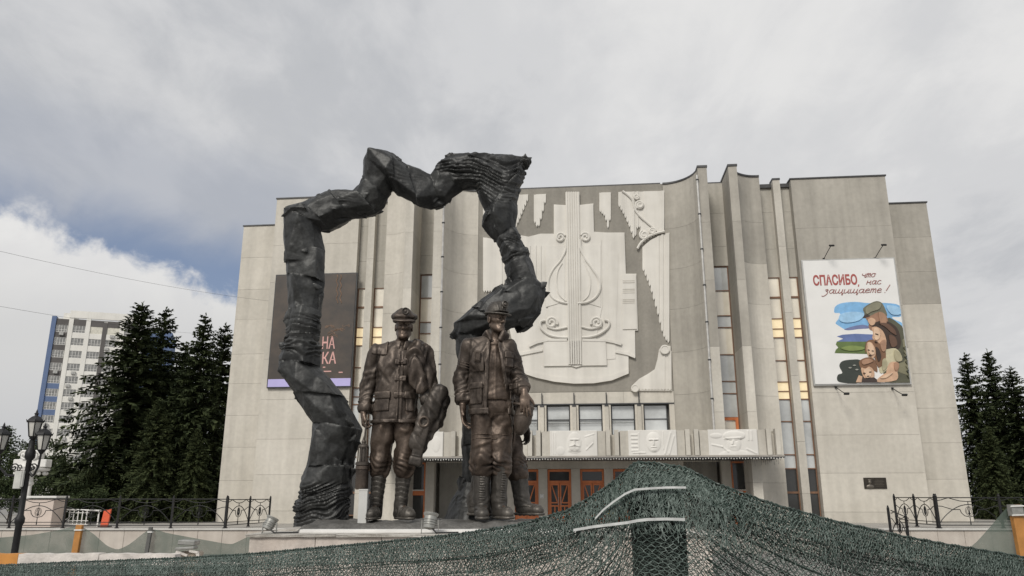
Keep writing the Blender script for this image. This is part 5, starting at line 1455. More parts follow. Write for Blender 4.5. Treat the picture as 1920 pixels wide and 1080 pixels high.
# --- miner in the flat cap ------------------------------------------------
def miner_cap(root):
    B = M_bronze
    j = dict(shL=(-.205,.0,1.405), elL=(-.285,.02,1.13), wrL=(-.292,-.05,.90), shR=(.185,.0,1.405), elR=(.28,.04,1.16), wrR=(.31,-.02,.98),
             hipL=(-.10,0,.93), knL=(-.125,-.01,.50), anL=(-.155,.02,.10), toeL=(-.165,-.13,.04),
             hipR=(.085,0,.93), knR=(.10,-.01,.50), anR=(.075,.02,.10), toeR=(.19,-.11,.04))
    hands = [dict(w=(-.293,-.055,.885), d=(.02,-.05,-1), pn=(.9,.25,0), side=1, curl=(.75,1.0,.7), spread=.02, thumb=(.35,.8)),
             dict(w=(.325,-.03,.97), d=(.1,-.6,-.5), pn=(-.8,.2,-.4), side=-1, curl=(.5,.7,.5))]
    hc = (.045,-.02,1.665)
    body_mesh('body', root, j, dict(c=hc, yaw=.10, pitch=-.02), hands, M_bronze_skin)
    # jacket
    S = Solid()
    S.u(cap((0,0,1.33), (0,0,1.08), .192, .190, fy=.68), .03)
    S.u(cap((0,0,1.08), (-.01,0,.78), .188, .203, fy=.72), .03)
    S.u(ell((-.07,-.06,1.30), (.10,.07,.10)), .04).u(ell((.08,-.06,1.30), (.10,.07,.10)), .04)
    for s in (-1, 1): S.u(cap((s*.04,.015,1.455), (s*.195,.0,1.425), .068, .072), .03)
    add_arms(S, j, (.080,.068,.056), .03)
    S.cut(lambda X, Y, Z: (.805 + .05*X - Z) + 0*Y)
    S.sub(ell((.03,-.03,1.56), (.075,.08,.085)), .01)
    def dsp(V):
        ax = np.abs(V[:,0])
        d = folds(V, .010, 10, (.35,0,1), 2.0)*(.5+.8*vnoise(V*5)) + folds(V, .006, 13, (-.8,0,1), 2.9)*sstep(.4,.7,vnoise(V*5+9))
        d += rings(V, j['shL'], j['elL'], .012, 4, .8, .35, 1) + rings(V, j['elL'], j['wrL'], .014, 4, .45, .5, 2)
        d += rings(V, j['shR'], j['elR'], .012, 4, .8, .35, 3) + rings(V, j['elR'], j['wrR'], .012, 4, .4, .5, 4)
        front = (V[:,1] < -.03)
        d -= .009*front*np.exp(-((V[:,0]-.045)/.006)**2)*(V[:,2] < 1.43)      # closing edge
        d -= .006*np.exp(-((V[:,2]-(1.335-.15*(ax-.1)))/.007)**2)*front*(ax < .2)*(V[:,0] < .02)*0
        d -= .007*np.exp(-((ax-.192+.06*(V[:,2]-1.3))/.008)**2)*(V[:,2] > 1.18)*front   # armhole
        return d
    S.disp = dsp
    jk = solid_obj('jacket', S, FH, B, root, dsp)
    # hem band, cuffs, collar, yoke flaps, pockets, toggles
    patch('hem', S, .010, (-.26,-.2,.80), (.25,.2,.832), FH*.8, B, jk)
    cuff(jk, S, j['elL'], j['wrL'], .74, 1.02, .008, B)
    cuff(jk, S, j['elL'], j['wrL'], .60, .64, .006, B, 'cuff_strap')
    for s in (-1, 1):
        patch('shoulder_flap', S, .012, (s*.165-.075,-.12,1.375), (s*.165+.075,.12,1.53), FH*.8, B, jk,
              lambda X, Y, Z, s=s: np.maximum((1.40 + .10*(np.abs(X)-.2)) - Z, s*(X - s*.255)) + 0*Y)
    C = Solid(); C.u(torus((.03,-.002,1.505), .080, .016, rot_xyz(rad(14),0,0), .42), .01)
    C.u(torus((.03,-.002,1.475), .088, .018, rot_xyz(rad(14),0,0), .5), .01)
    C.sub(box((.05,-.12,1.50), (.016,.06,.075), .004, rot_xyz(0,rad(12),0)), .006)
    solid_obj('collar', C, FH*.7, B, jk)
    def pocket(x0, x1, z0, z1, zf, tilt=0):
        p = patch('pocket', S, .016, (x0,-.24,z0), (x1,-.02,z1), FH*.7, B, jk)
        patch('pocket_flap', S, .026, (x0-.008,-.25,zf), (x1+.008,-.02,z1+.012), FH*.7, B, p)
        mb = MB()
        return p
    pocket(-.185, -.045, .90, 1.055, 1.005)
    pocket(.105, .185, .90, 1.055, 1.005)
    patch('placket', S, .008, (.022,-.24,.82), (.075,-.05,1.40), FH*.7, B, jk)
    for z in (1.325, 1.18, 1.035):
        t = patch('toggle_strap', S, .019, (-.005,-.24,z-.024), (.105,-.05,z+.022), FH*.6, B, jk)
        patch('toggle', S, .028, (.025,-.25,z-.012), (.075,-.05,z+.010), FH*.6, B, t)
    # trousers
    T = trousers_solid(j, (.122,.108,.112), .20, .02)
    for s in ('L','R'):
        k = np.array(j['kn'+s]); T.u(ell(k + v3(0,-.01,-.03), (.090,.095,.085)), .02)
    solid_obj('trousers', T, FH, M_bronze_warm, root, trousers_disp(j, .22, 4.0))
    for s, td in (('L', (-.05,-1,0)), ('R', (.62,-.8,0))): boots_wrapped(root, j, s, M_bronze_grey, td)
    # cap
    K = Solid(); c = np.array(hc)
    K.u(ell(c+v3(0,.012,.092), (.120,.13,.043), rot_xyz(rad(8),0,.10)), .02).u(cap(c+v3(0,.01,.045), c+v3(0,.01,.075), .092, .095, fy=1.14), .02)
    K.cut(lambda X, Y, Z: (c[2]+.040) - Z + 0*X + 0*Y)
    cp_ = solid_obj('flat_cap', K, .006, B, root, lambda V: folds(V, .006, 9, (0,-.5,1), 3) + .003*np.sin((np.arctan2(V[:,1]-c[1], V[:,0]-c[0]))*8))
    K = Solid(); K.u(ell(c+v3(.008,-.088,.040), (.104,.088,.016), rot_xyz(rad(16),0,.10)), .01)
    K.cut(lambda X, Y, Z: (Y - (c[1]-.055)) + 0*X + 0*Z)
    solid_obj('visor', K, .005, B, cp_)
    K = Solid(); K.u(torus(c+v3(0,.008,.052), .100, .010, rot_xyz(rad(4),0,.1), .8), .005); solid_obj('cap_band', K, .005, B, cp_)
    cap_lamp(cp_, c+v3(.028,-.112,.115), (.12,-1,.18), M_bronze_dark, .031)
    return S, j

# --- miner in the helmet, open jacket ----------------------------------------
def miner_open(root):
    B = M_bronze
    j = dict(shL=(-.235,.02,1.415), elL=(-.300,.06,1.16), wrL=(-.285,-.01,.95), shR=(.125,-.01,1.405), elR=(.225,.02,1.13), wrR=(.268,-.14,1.04),
             hipL=(-.11,0,.93), knL=(-.105,-.03,.51), anL=(-.105,-.01,.11), toeL=(-.06,-.16,.04),
             hipR=(.055,.02,.93), knR=(.06,.0,.51), anR=(.045,.03,.11), toeR=(.13,-.10,.04))
    hands = [dict(w=(-.283,-.02,.925), d=(.08,-.08,-1), pn=(.85,-.25,.1), side=1, curl=(.22,.40,.30), spread=.18, thumb=(.75,.35), scale=1.15),
             dict(w=(.272,-.165,1.01), d=(.06,-.22,-1), pn=(.0,1,-.1), side=1, curl=(.30,.35,.35), spread=.14, thumb=(.7,.3), scale=1.08)]
    hc = (.022,-.03,1.675)
    body_mesh('body', root, j, dict(c=hc, yaw=.62, pitch=.02), hands, M_bronze_skin)
    # shirt under the jacket
    Sh = Solid()
    Sh.u(cap((-.01,0,1.36), (-.01,-.01,1.00), .135, .165, fy=.78), .03).u(ell((-.05,-.05,1.28), (.06,.075,.09)), .03).u(ell((.04,-.05,1.28), (.06,.075,.09)), .03)
    Sh.cut(lambda X, Y, Z: (.965 - Z) + 0*X + 0*Y); Sh.sub(ell((.0,-.05,1.50), (.07,.08,.07)), .01)
    def dsh(V):
        d = folds(V, .009, 10, (.1,0,1), 8.0) + rings(V, (0,0,1.2), (0,0,.95), .006, 5, .7, .4, 2)
        return d + .006*np.exp(-((V[:,0]-.012)/.010)**2)*(V[:,1] < 0)
    solid_obj('shirt', Sh, FH, M_bronze_warm, root, dsh)
    Cn = Solid(); Cn.u(torus((.0,-.01,1.475), .078, .014, rot_xyz(rad(26),0,0), .6), .01); solid_obj('shirt_collar', Cn, FH*.7, M_bronze_warm, root)
    # open jacket
    S = Solid()
    S.u(cap((-.04,.01,1.34), (-.035,.01,1.08), .190, .190, fy=.76), .03)
    S.u(cap((-.035,.01,1.08), (-.025,.02,.82), .190, .195, fy=.78), .03)
    for s in (-1, 1): S.u(cap((-.02+s*.05,.02,1.465), (-.05+s*.185,.0,1.43), .066, .074), .03)
    S.u(ell((-.13,-.075,1.28), (.085,.065,.12)), .03).u(ell((.085,-.075,1.28), (.07,.065,.12)), .03)
    add_arms(S, j, (.084,.073,.057), .03)
    S.cut(lambda X, Y, Z: (.855 + .04*X - Z) + 0*Y)
    def opening(X, Y, Z):
        e0 = -.045 - .02*(1.4-Z)/.5; e1 = .045 + .10*np.clip((1.42-Z)/.55, 0, 1)**1.1
        return np.maximum(np.maximum(np.maximum(e0 - X, X - e1), Y + .055), Z - 1.6)
    def cutfn(X, Y, Z): return -opening(X, Y, Z)
    S.cut(cutfn)
    S.sub(ell((.0,-.03,1.58), (.082,.085,.10)), .01)
    def dsp(V):
        d = folds(V, .011, 9.5, (.3,0,1), 12.0)*(.5+.8*vnoise(V*5)) + folds(V, .007, 12, (-.8,0,1), 12.9)*sstep(.4,.7,vnoise(V*5+9))
        d += rings(V, j['shL'], j['elL'], .012, 4, .85, .4, 1) + rings(V, j['elL'], j['wrL'], .017, 4.5, .5, .5, 2)
        d += rings(V, j['shR'], j['elR'], .012, 4, .8, .4, 3) + rings(V, j['elR'], j['wrR'], .014, 4, .4, .5, 4)
        d -= .007*np.exp(-((V[:,0]+.225-.10*(V[:,2]-1.3))/.008)**2)*(V[:,2] > 1.18)*(V[:,1] < 0)
        return d
    S.disp = dsp
    jk = solid_obj('jacket', S, FH, B, root, dsp)
    patch('hem', S, .011, (-.27,-.22,.845), (.22,.22,.895), FH*.8, B, jk)
    cuff(jk, S, j['elL'], j['wrL'], .72, 1.02, .009, B)
    cuff(jk, S, j['elR'], j['wrR'], .70, 1.02, .009, B)
    for t in (.42, .50, .58): cuff(jk, S, j['shL'], j['elL'], t, t+.03, .005, B, 'sleeve_stripe')
    for t in (.45, .56): cuff(jk, S, j['shR'], j['elR'], t, t+.03, .005, B, 'sleeve_stripe')
    # lapel edges
    def edge(which):
        def reg(X, Y, Z):
            e0 = -.045 - .02*(1.4-Z)/.5; e1 = .045 + .10*np.clip((1.42-Z)/.55, 0, 1)**1.1
            x = e0 - X if which < 0 else X - e1
            return np.maximum(-x - .005, x - .026) + 0*Y
        return reg
    patch('front_band', S, .010, (-.14,-.24,.86), (.02,-.05,1.46), FH*.7, B, jk, edge(-1))
    patch('front_band', S, .010, (.0,-.24,.86), (.22,-.05,1.46), FH*.7, B, jk, edge(1))
    # collar standing open
    for s, x0, rz in ((-1, -.066, .45), (1, .088, -.50)):
        C = Solid(); C.u(box((x0,-.058,1.510), (.016,.060,.048), .010, rot_xyz(rad(-12), s*rad(22), rz)), .01)
        C.u(box((x0 + s*.012,.02,1.50), (.016,.055,.045), .010, rot_xyz(0, s*rad(12), 0)), .03)
        solid_obj('collar', C, FH*.7, B, jk, lambda V: folds(V, .004, 10, (0,1,0), 2))
    def pocket(x0, x1, z0, z1, zf, o=0):
        p = patch('pocket', S, .017+o, (x0,-.26,z0), (x1,-.03,z1), FH*.7, B, jk)
        patch('pocket_flap', S, .027+o, (x0-.006,-.27,zf), (x1+.006,-.03,z1+.01), FH*.7, B, p)
    pocket(.105, .175, 1.235, 1.36, 1.315)
    pocket(-.215, -.105, .93, 1.10, 1.055)
    pocket(.145, .205, .96, 1.09, 1.05)
    # chest radio in its holder on the right breast
    r = patch('pocket', S, .012, (-.20,-.26,1.20), (-.09,-.03,1.37), FH*.7, B, jk)
    mb = MB(); Rr = Matrix.Rotation(.10, 3, 'X') @ Matrix.Rotation(.06, 3, 'Y')
    mb.box((-.150,-.178,1.325), (.062,.03,.095), Rr); ro = mb.obj('chest_radio', B, jk, bevel=.006)
    mb = MB()
    for dx, dz, w, h_ in ((0,.03,.046,.008),(0,-.03,.046,.008),(-.019,0,.008,.052),(.019,0,.008,.052)):
        mb.box(Vector((-.150,-.195,1.325))+Vector((dx,0,dz)), (w,.012,h_), Rr)
    mb.obj('radio_frame', B, ro)
    # trousers
    T = trousers_solid(j, (.120,.104,.112), .24, .02)
    for s in ('L','R'):
        k = np.array(j['kn'+s]); T.u(ell(k + v3(0,-.015,-.035), (.086,.094,.072)), .02)
    T.disp = trousers_disp(j, .30, 14.0)
    tr = solid_obj('trousers', T, FH, M_bronze_warm, root, T.disp)
    for s in ('L','R'):
        for t in (.20, .60, .68): cuff(tr, T, j['hip'+s], j['kn'+s], t, t+.02, .006, M_bronze_warm, 'trouser_stripe')
    for s, td in (('L', (.10,-1,0)), ('R', (.50,-.86,0))): boots_rubber(root, j, s, M_bronze_grey, td)
    # helmet
    c = np.array(hc); yw = .62
    Rz = rotz(yw)
    K = Solid(); K.u(ell(c+v3(0,.012,.055), (.105,.128,.112), Rz), .01)
    K.cut(lambda X, Y, Z: (c[2]+.045 + .25*((X-c[0])*math.sin(yw)*-1+(Y-c[1])*math.cos(yw))*-0.3) - Z)
    def dh(V):
        q = (V-c)@Rz
        return .005*np.exp(-(q[:,0]/.016)**2) + .004*np.exp(-((np.abs(q[:,0])-.05)/.007)**2)
    he = solid_obj('helmet', K, .0055, M_bronze_grey, root, dh)
    K = Solid(); K.u(ell(c + Rz@v3(0,-.012,.046), (.122,.155,.014), Rz@rot_xyz(rad(10),0,0)), .01); solid_obj('helmet_brim', K, .005, M_bronze_grey, he)
    d = Rz@v3(0,-1,.25)
    cap_lamp(he, c + Rz@v3(.0,-.128,.108), d, M_bronze_grey, .030, 'helmet_lamp')
    mb = MB(); mb.box(c + Rz@v3(0,-.112,.088), (.05,.03,.04), Matrix(Rz.tolist())); mb.obj('lamp_bracket', M_bronze_grey, he, bevel=.004)
    return S, j

# --- third miner standing behind, turned aside ---------------------------------------
def miner_back(root):
    B = M_bronze
    j = dict(shL=(-.20,.0,1.40), elL=(-.27,.03,1.13), wrL=(-.27,-.03,.89), shR=(.19,.0,1.40), elR=(.23,-.04,1.10), wrR=(.20,-.19,.82),
             hipL=(-.09,0,.93), knL=(-.15,.03,.50), anL=(-.19,.12,.10), toeL=(-.20,-.04,.04),
             hipR=(.09,0,.93), knR=(.12,-.13,.50), anR=(.12,-.20,.10), toeR=(.13,-.34,.04))
    hands = [dict(w=(-.27,-.035,.865), d=(.05,-.1,-1), pn=(.9,.2,0), side=1, curl=(.3,.45,.35), spread=.08, thumb=(.5,.4)),
             dict(w=(.198,-.195,.795), d=(-.02,-.16,-1), pn=(-.9,.2,0), side=-1, curl=(.3,.5,.4), spread=.10, thumb=(.5,.4))]
    hc = (-.02,.03,1.60)
    body_mesh('body', root, j, dict(c=hc, yaw=.0), hands, M_bronze_dark)
    S = Solid()
    S.u(cap((0,0,1.33), (0,0,1.08), .195, .195, fy=.68), .03).u(cap((0,0,1.08), (0,0,.80), .195, .205, fy=.7), .03)
    for s in (-1, 1): S.u(cap((s*.04,.015,1.45), (s*.19,.0,1.42), .066, .070), .03)
    add_arms(S, j, (.090,.080,.060), .03)
    S.cut(lambda X, Y, Z: (.82 - Z) + 0*X + 0*Y); S.sub(ell((0,-.03,1.55), (.075,.08,.085)), .01)
    def dsp(V):
        d = folds(V, .011, 9, (.2,0,1), 22.0)
        for s in 'LR': d += rings(V, j['sh'+s], j['el'+s], .012, 4, .8, .4, 1) + rings(V, j['el'+s], j['wr'+s], .015, 4.5, .5, .5, 2)
        return d
    S.disp = dsp
    jk = solid_obj('jacket', S, FH, B, root, dsp)
    patch('hem', S, .011, (-.26,-.2,.81), (.25,.2,.85), FH*.8, B, jk)
    for s in 'LR': cuff(jk, S, j['el'+s], j['wr'+s], .72, 1.02, .010, B)
    C = Solid(); C.u(torus((0,-.002,1.495), .084, .02, rot_xyz(rad(14),0,0), .45), .01); solid_obj('collar', C, FH*.7, B, jk)
    patch('pocket', S, .016, (.08,-.22,.92), (.18,-.02,1.05), FH*.7, B, jk)
    T = trousers_solid(j, (.116,.100,.106), .32, .02)
    solid_obj('trousers', T, FH, M_bronze_warm, root, trousers_disp(j, .32, 24.0))
    for s, td in (('L', (-.1,-1,0)), ('R', (.1,-1,0))): boots_rubber(root, j, s, M_bronze_grey, td, False)
    c = np.array(hc)
    K = Solid(); K.u(ell(c+v3(0,.012,.05), (.102,.124,.108)), .01); K.cut(lambda X, Y, Z: c[2]+.042 - Z + 0*X + 0*Y)
    he = solid_obj('helmet', K, .006, M_bronze_grey, root)
    K = Solid(); K.u(ell(c+v3(0,-.01,.046), (.118,.15,.013)), .01); solid_obj('helmet_brim', K, .006, M_bronze_grey, he)
    cap_lamp(he, c+v3(0,-.125,.10), (0,-1,.2), M_bronze_grey, .028, 'helmet_lamp')
    return S, j

def bronze(name, c1, c2, metal, rough, hi):
    m = mat(name, c1, rough, metal, 0.2, 3.2, bump=0.30, bscale=34, col2=c2, fine=0.18, streak=0.25, worn_ao=.55)
    return m
M_bronze = bronze('bronze_brown', (.036,.028,.023), (.108,.087,.072), .6, .50, 0)
M_bronze_skin = bronze('bronze_skin', (.062,.045,.035), (.160,.120,.094), .6, .44, 0)
M_bronze_warm = bronze('bronze_warm', (.037,.027,.021), (.110,.083,.065), .6, .50, 0)
M_bronze_dark = bronze('bronze_dark', (.034,.029,.025), (.084,.072,.062), .55, .52, 0)
M_bronze_grey = bronze('bronze_grey', (.042,.038,.034), (.100,.091,.080), .55, .5, 0)

# --- things the miners carry -------------------------------------------------------
def carried_coat(root):
    """coat slung over shoulder and forearm, hanging with a ringed strap"""
    S = Solid()
    S.u(cap((.155,-.085,1.47), (.185,-.155,1.30), .05, .055, fy=.55), .03)
    S.u(cap((.185,-.155,1.30), (.235,-.175,1.08), .055, .05, fy=.6), .03)
    S.u(cap((.16,.0,1.485), (.235,-.02,1.40), .055, .065), .03)
    S.u(cap((.235,-.02,1.40), (.305,-.03,1.10), .078, .066, fy=1.1), .03)
    S.u(cap((.16,.02,1.49), (.19,.08,1.44), .05, .05), .03)
    S.cut(lambda X, Y, Z: (1.07 + .25*(X-.22) + .012*np.sin(X*70) - Z) + 0*Y)
    def dsp(V): return folds(V, .030, 13, (.12,0,1), 31.0, .12)
    c = solid_obj('coat_body', S, FH, M_bronze, root, dsp)
    S = Solid(); R = rot_xyz(rad(4), rad(22), 0)
    S.u(box((.318,-.13,.84), (.056,.06,.28), .03, R), .02).u(box((.350,-.07,.86), (.062,.08,.20), .04, R), .05)
    S.u(cap((.365,-.08,1.08), (.385,-.09,.80), .040, .050), .04).u(cap((.30,-.12,1.00), (.365,-.11,1.09), .045, .040), .03)
    def d2(V): return folds(V, .026, 12, (.35,0,1), 35.0, .12) + folds(V, .010, 16, (-.5,0,1), 36.0)
    b = solid_obj('coat_sleeve', S, FH, M_bronze_dark, root, d2)
    S = Solid(); S.u(box((.258,-.185,.64), (.052,.022,.20), .02, rot_xyz(rad(4), rad(14), 0)), .01); S.u(box((.222,-.185,.475), (.06,.05,.04), .02, rot_xyz(0, rad(12), 0)), .01)
    solid_obj('strap', S, FH*.8, M_bronze_dark, root)
    mb = MB(); R = Matrix.Rotation(rad(96), 3, 'X') @ Matrix.Rotation(rad(10), 3, 'Y')
    mb.tube([Vector((.288,-.226,.80)) + R @ Vector((.040*math.cos(t), .040*math.sin(t), 0)) for t in [2*PI*i/20 for i in range(20)]], .011, 8, closed=True)
    mb.obj('ring', M_bronze, b, smooth=True)
def lantern(root):
    """flame safety lamp: hook, bonnet, glass with guard rods, fuel vessel; hangs from z=0 downwards"""
    mb = MB(); mb.lathe((0,0,-.52), [(.052,0),(.058,.01),(.058,.16),(.064,.165),(.064,.19),(.055,.20)], 20); mb.obj('fuel_vessel', M_bronze, root, smooth=True)
    mb = MB(); mb.lathe((0,0,-.32), [(.066,0),(.066,.02),(.05,.03),(.046,.03)], 20); mb.obj('bonnet', M_bronze_dark, root, smooth=True); mb = MB(); mb.lathe((0,0,-.175), [(.046,0),(.05,.01),(.042,.025),(.020,.035),(.016,.05)], 18); mb.obj('chimney', M_bronze_dark, root, smooth=True)
    mb = MB(); mb.lathe((0,0,-.29), [(.034,0),(.034,.115)], 16); mb.obj('glass_cylinder', M_bronze_dark, root, smooth=True)
    for i in range(6):
        a = 2*PI*i/6+.3; mb = MB(); mb.tube([(.046*math.cos(a), .046*math.sin(a), -.295), (.044*math.cos(a), .044*math.sin(a), -.17)], .006, 6); mb.obj('guard_rod', M_bronze_dark, root)
    mb = MB(); mb.tube([(0,0,-.13),(0,0,-.10),(.008,0,-.07),(.012,0,0),(.02,0,.04),(.035,-.01,.065),(.05,-.01,.055),(.052,-.01,.03)], [.014,.012,.009,.009,.009,.009,.008,.007], 8); mb.lathe((0,0,-.135), [(.018,0),(.022,.012),(.016,.024)], 12); mb.obj('hook', M_bronze_dark, root, smooth=True)
def held_helmet(root):
    """upturned hard hat hanging at the hip under the hand"""
    K = Solid(); R = rot_xyz(0, rad(14), 0)
    K.u(ell((0,0,-.02), (.080,.100,.175), R), .01)
    K.cut(lambda X, Y, Z: Z - (.115 - .25*X) + 0*Y)
    solid_obj('helmet', K, .007, M_bronze, root, lambda V: .004*np.exp(-((V[:,2]-.05)/.01)**2) + .004*np.exp(-((V[:,2]+.02)/.008)**2))
    mb = MB(); mb.tube([Vector((.086*math.cos(t), .104*math.sin(t), .055-.02*math.cos(t))) for t in [2*PI*i/28 for i in range(28)]], .012, 8, closed=True)
    mb.obj('helmet_rim', M_bronze, root, smooth=True)

MS = 2.0; SLIM = .94
def place_fig(fn, name, px, py, Y, rz, label):
    p = P(px, py, Y)
    r = empty(name, p, rz, label, 'statue', 'bronze miners of the monument'); r.scale = (MS*SLIM, MS, MS)
    return r, fn(r)
miner1, _ = place_fig(miner_cap, 'miner_statue', 735, 974, 13.6, 0.0, 'bronze miner statue in a flat cap and buttoned jacket carrying a lantern')
miner2, _ = place_fig(miner_open, 'miner_statue', 925, 973, 13.2, 0.0, 'bronze miner statue in a hard helmet and open jacket looking aside')
miner3, _ = place_fig(miner_back, 'miner_statue', 932, 966, 14.0, rad(55), 'bronze miner statue half hidden behind the one in the open jacket')
miner3.scale = (MS*.92, MS*.955, MS*.955)

def held(fn, name, base, off, label, cat, rz=0.0, yaw=0.0):
    r = empty(name, base.location + Vector((off[0]*SLIM, off[1], off[2]))*MS, rz, label, cat); r.scale = (MS*SLIM, MS, MS)
    fn(r); return r
held(carried_coat, 'work_coat', miner1, (0,0,0), 'bronze work coat with a ring slung over the shoulder of the flat cap miner', 'coat')
held(lantern, 'miners_lantern', miner1, (-.272,-.085,.765), 'bronze safety lantern hanging from the hand of the flat cap miner', 'lantern')
held(held_helmet, 'hard_hat', miner2, (.268,-.065,.86), 'bronze hard hat held under the palm of the open jacket miner', 'helmet')
# ------------------------------------------------------------------ terraces with faced retaining walls
M_facing = mat('terrace_stone', (.46,.41,.36), .8, 0, .12, 1.1, bump=.15, bscale=40, col2=(.56,.51,.455), streak=.12)
M_cope = mat('terrace_coping', (.50,.49,.46), .8, 0, .1, 2, bump=.2, bscale=40, col2=(.58,.57,.54))
M_iron = mat('wrought_iron', (.018,.018,.019), .5, .3, .2, 12)
LY, RY = 34.5, 31.5
ZL = P(250, 991, LY).z; ZRt = P(1790, 991, RY).z
def terrace(x0, x1, y0, z, label, yback):
    t = MB(); t.box2((x0+.2, y0+.2, 0), (x1-.05, yback, z-.02)); o = t.obj('terrace', M_pave); o['kind'] = 'structure'
    w = empty('terrace_wall', ((x0+x1)/2, y0, 0), 0, label, 'retaining wall')
    ox = (x0+x1)/2
    x = x0; k = 0
    while x < x1-.05:
        ww = min(1.05, x1-x)
        mb = MB(); mb.box2((x-ox+.006, .0+rb.uniform(-.004,.004), 0), (x-ox+ww-.006, .18, z-.07)); mb.obj('stone_panel', M_facing, w, bevel=.006)
        x += ww
    x = x0
    while x < x1-.05:
        ww = min(2.1, x1-x)
        mb = MB(); mb.box2((x-ox+.004, -.06, z-.066), (x-ox+ww-.004, .42, z)); mb.obj('coping_slab', M_cope, w, bevel=.008)
        x += ww
    return w
XL1 = P(560, 991, LY).x
XR0 = P(1656, 991, RY).x
terrace(-46, XL1, LY, ZL, 'pale stone faced retaining wall under the railing left of the plinth', 60)
terrace(XR0, 44, RY, ZRt, 'pale stone faced retaining wall under the railing right of the theatre', 60)
# paved forecourt with steps between the two walls
fo = MB(); fo.box2((XL1+.02, 36.6, 0), (XR0+.02+3, 40.2, TZ)); o = fo.obj('forecourt', M_pave); o['kind'] = 'structure'
st = MB()
for i in range(5): st.box2((XL1+.03, 34.9+i*.34, 0), (XR0-.03, 36.595, .17*(i+1)-.02))
o = st.obj('entrance_steps', M_pave); o['kind'] = 'structure'

# ------------------------------------------------------------------ wrought iron railings with harp emblems
def panel_mesh(w, h):
    """one railing panel in x 0..w, z 0..h; returns (frame MB, emblem MB)"""
    m = MB(); r = .016
    X = lambda x: x*w
    Z = lambda z: z*h
    def line(pts, rr=r, n=5): m.tube([(X(a), 0, Z(b)) for a, b in pts], rr, n)
    line([(0,.955),(1,.955)], .020); line([(0,.20),(1,.20)], .016); line([(0,.10),(1,.10)], .018)
    line([(0,.86),(.08,.885),(.16,.935),(.20,.95)]); line([(1,.86),(.92,.885),(.84,.935),(.80,.95)])
    line([(.20,.95),(.28,.90),(.38,.85),(.5,.835),(.62,.85),(.72,.90),(.80,.95)])
    arch = [(t, .12+.62*math.sin(PI*t)**.8) for t in [i/20 for i in range(21)]]
    line(arch, .018)
    line([(0,.70),(.08,.685),(.17,.63),(.24,.585),(.36,.585)]); line([(1,.70),(.92,.685),(.83,.63),(.76,.585),(.64,.585)])
    cup = [(.36,.585),(.375,.48),(.42,.39),(.5,.355),(.58,.39),(.625,.48),(.64,.585)]
    line(cup)
    line([(.5,.835),(.5,.74)]); line([(.5,.355),(.5,.20)]); line([(.5,.20),(.5,.10)], .02)
    m.lathe((X(.5),0,Z(.135)), [(.005,0),(.035,.03),(.005,.06)], 6)
    e = MB()
    e.tube([(X(.5),0,Z(.39)),(X(.5),0,Z(.72))], [.016,.008], 5)
    lp = []
    for i in range(18):
        a = 2*PI*i/18; lp.append((X(.5)+.10*w/2.3*1.35*math.sin(a), 0, Z(.535)+.165*math.cos(a)*1.05))
    e.tube(lp, .010, 5, closed=True)
    for s in (-1, 1):
        e.tube([(X(.5)+s*.02,0,Z(.43)),(X(.5)+s*.075*w/2.3*1.3,0,Z(.50)),(X(.5)+s*.05*w/2.3*1.3,0,Z(.60)),(X(.5)+s*.02,0,Z(.66))], .010, 5)
        e.tube([(X(.5)+s*.008,0,Z(.43)),(X(.5)+s*.04*w/2.3,0,Z(.62))], .008, 5)
    e.lathe((X(.5),0,Z(.42)), [(.005,0),(.04,.04),(.03,.10),(.006,.14)], 6)
    return m, e
def railing(pts, h, label, widths=None):
    """pts: list of Vectors of post feet"""
    root = empty('iron_railing', pts[0], 0, label, 'railing', 'wrought iron railings of the terrace')
    cache = {}
    for i, p in enumerate(pts):
        mb = MB(); mb.box((0,0,h*.5), (.075,.075,h)); mb.lathe((0,0,h), [(.045,0),(.05,.02),(.03,.05),(.035,.08),(.004,.11)], 8); mb.box((0,0,.02), (.13,.13,.04))
        mb.obj('post', M_iron, root, loc=p-pts[0])
    for a, b in zip(pts[:-1], pts[1:]):
        d = b-a; w = math.hypot(d.x, d.y); key = round(w, 2)
        if key not in cache:
            m, e = panel_mesh(w, h); cache[key] = (m.obj('railing_panel', M_iron, root), None); po = cache[key][0]
            eo = e.obj('harp_emblem', M_iron, po); cache[key] = (po, eo)
        else:
            po = cache[key][0].copy(); COL.objects.link(po); po.parent = root
            eo = cache[key][1].copy(); COL.objects.link(eo); eo.parent = po
        po.location = a-pts[0]; po.rotation_euler = (0, -math.atan2(d.z, w), math.atan2(d.y, d.x))
def post_at(px, py, Y): return P(px, py, Y)
p0 = post_at(421, 989.5, LY+.1); p1 = post_at(465, 989, LY+2.2); p2_ = post_at(503, 988.5, LY+4.2)
p1.z = p2_.z = p0.z = ZL
lp = [Vector((p0.x-2.32*k, LY+.1, ZL)) for k in range(8, -1, -1)]
railing(lp, 1.27, 'long dark iron railing with harp emblems on the left terrace in front of the spruces')
railing([p0+Vector((.0,.12,0)), Vector((p1.x, p1.y, ZL)), Vector((p2_.x, p2_.y, ZL))], 1.25, 'short iron railing turning back towards the theatre left of the plinth')
q0 = post_at(1762, 989.5, RY+.1); q1 = post_at(1720, 989, RY+2.0); q2 = post_at(1683, 988, RY+4.0)
q0.z = q1.z = q2.z = ZRt
railing([Vector((q0.x+2.5*k, RY+.1, ZRt)) for k in range(6)], 1.22, 'dark iron railing with harp emblems on the right terrace behind the orange bracket')
railing([q0+Vector((0,.12,0)), q1, q2], 1.22, 'short iron railing turning back towards the theatre at its right corner')
a = P(1672, 1012, 30.6); b = P(1706, 1030, 29.3)
railing([a, b], 1.15, 'short sloping stair railing at the right end of the entrance steps')

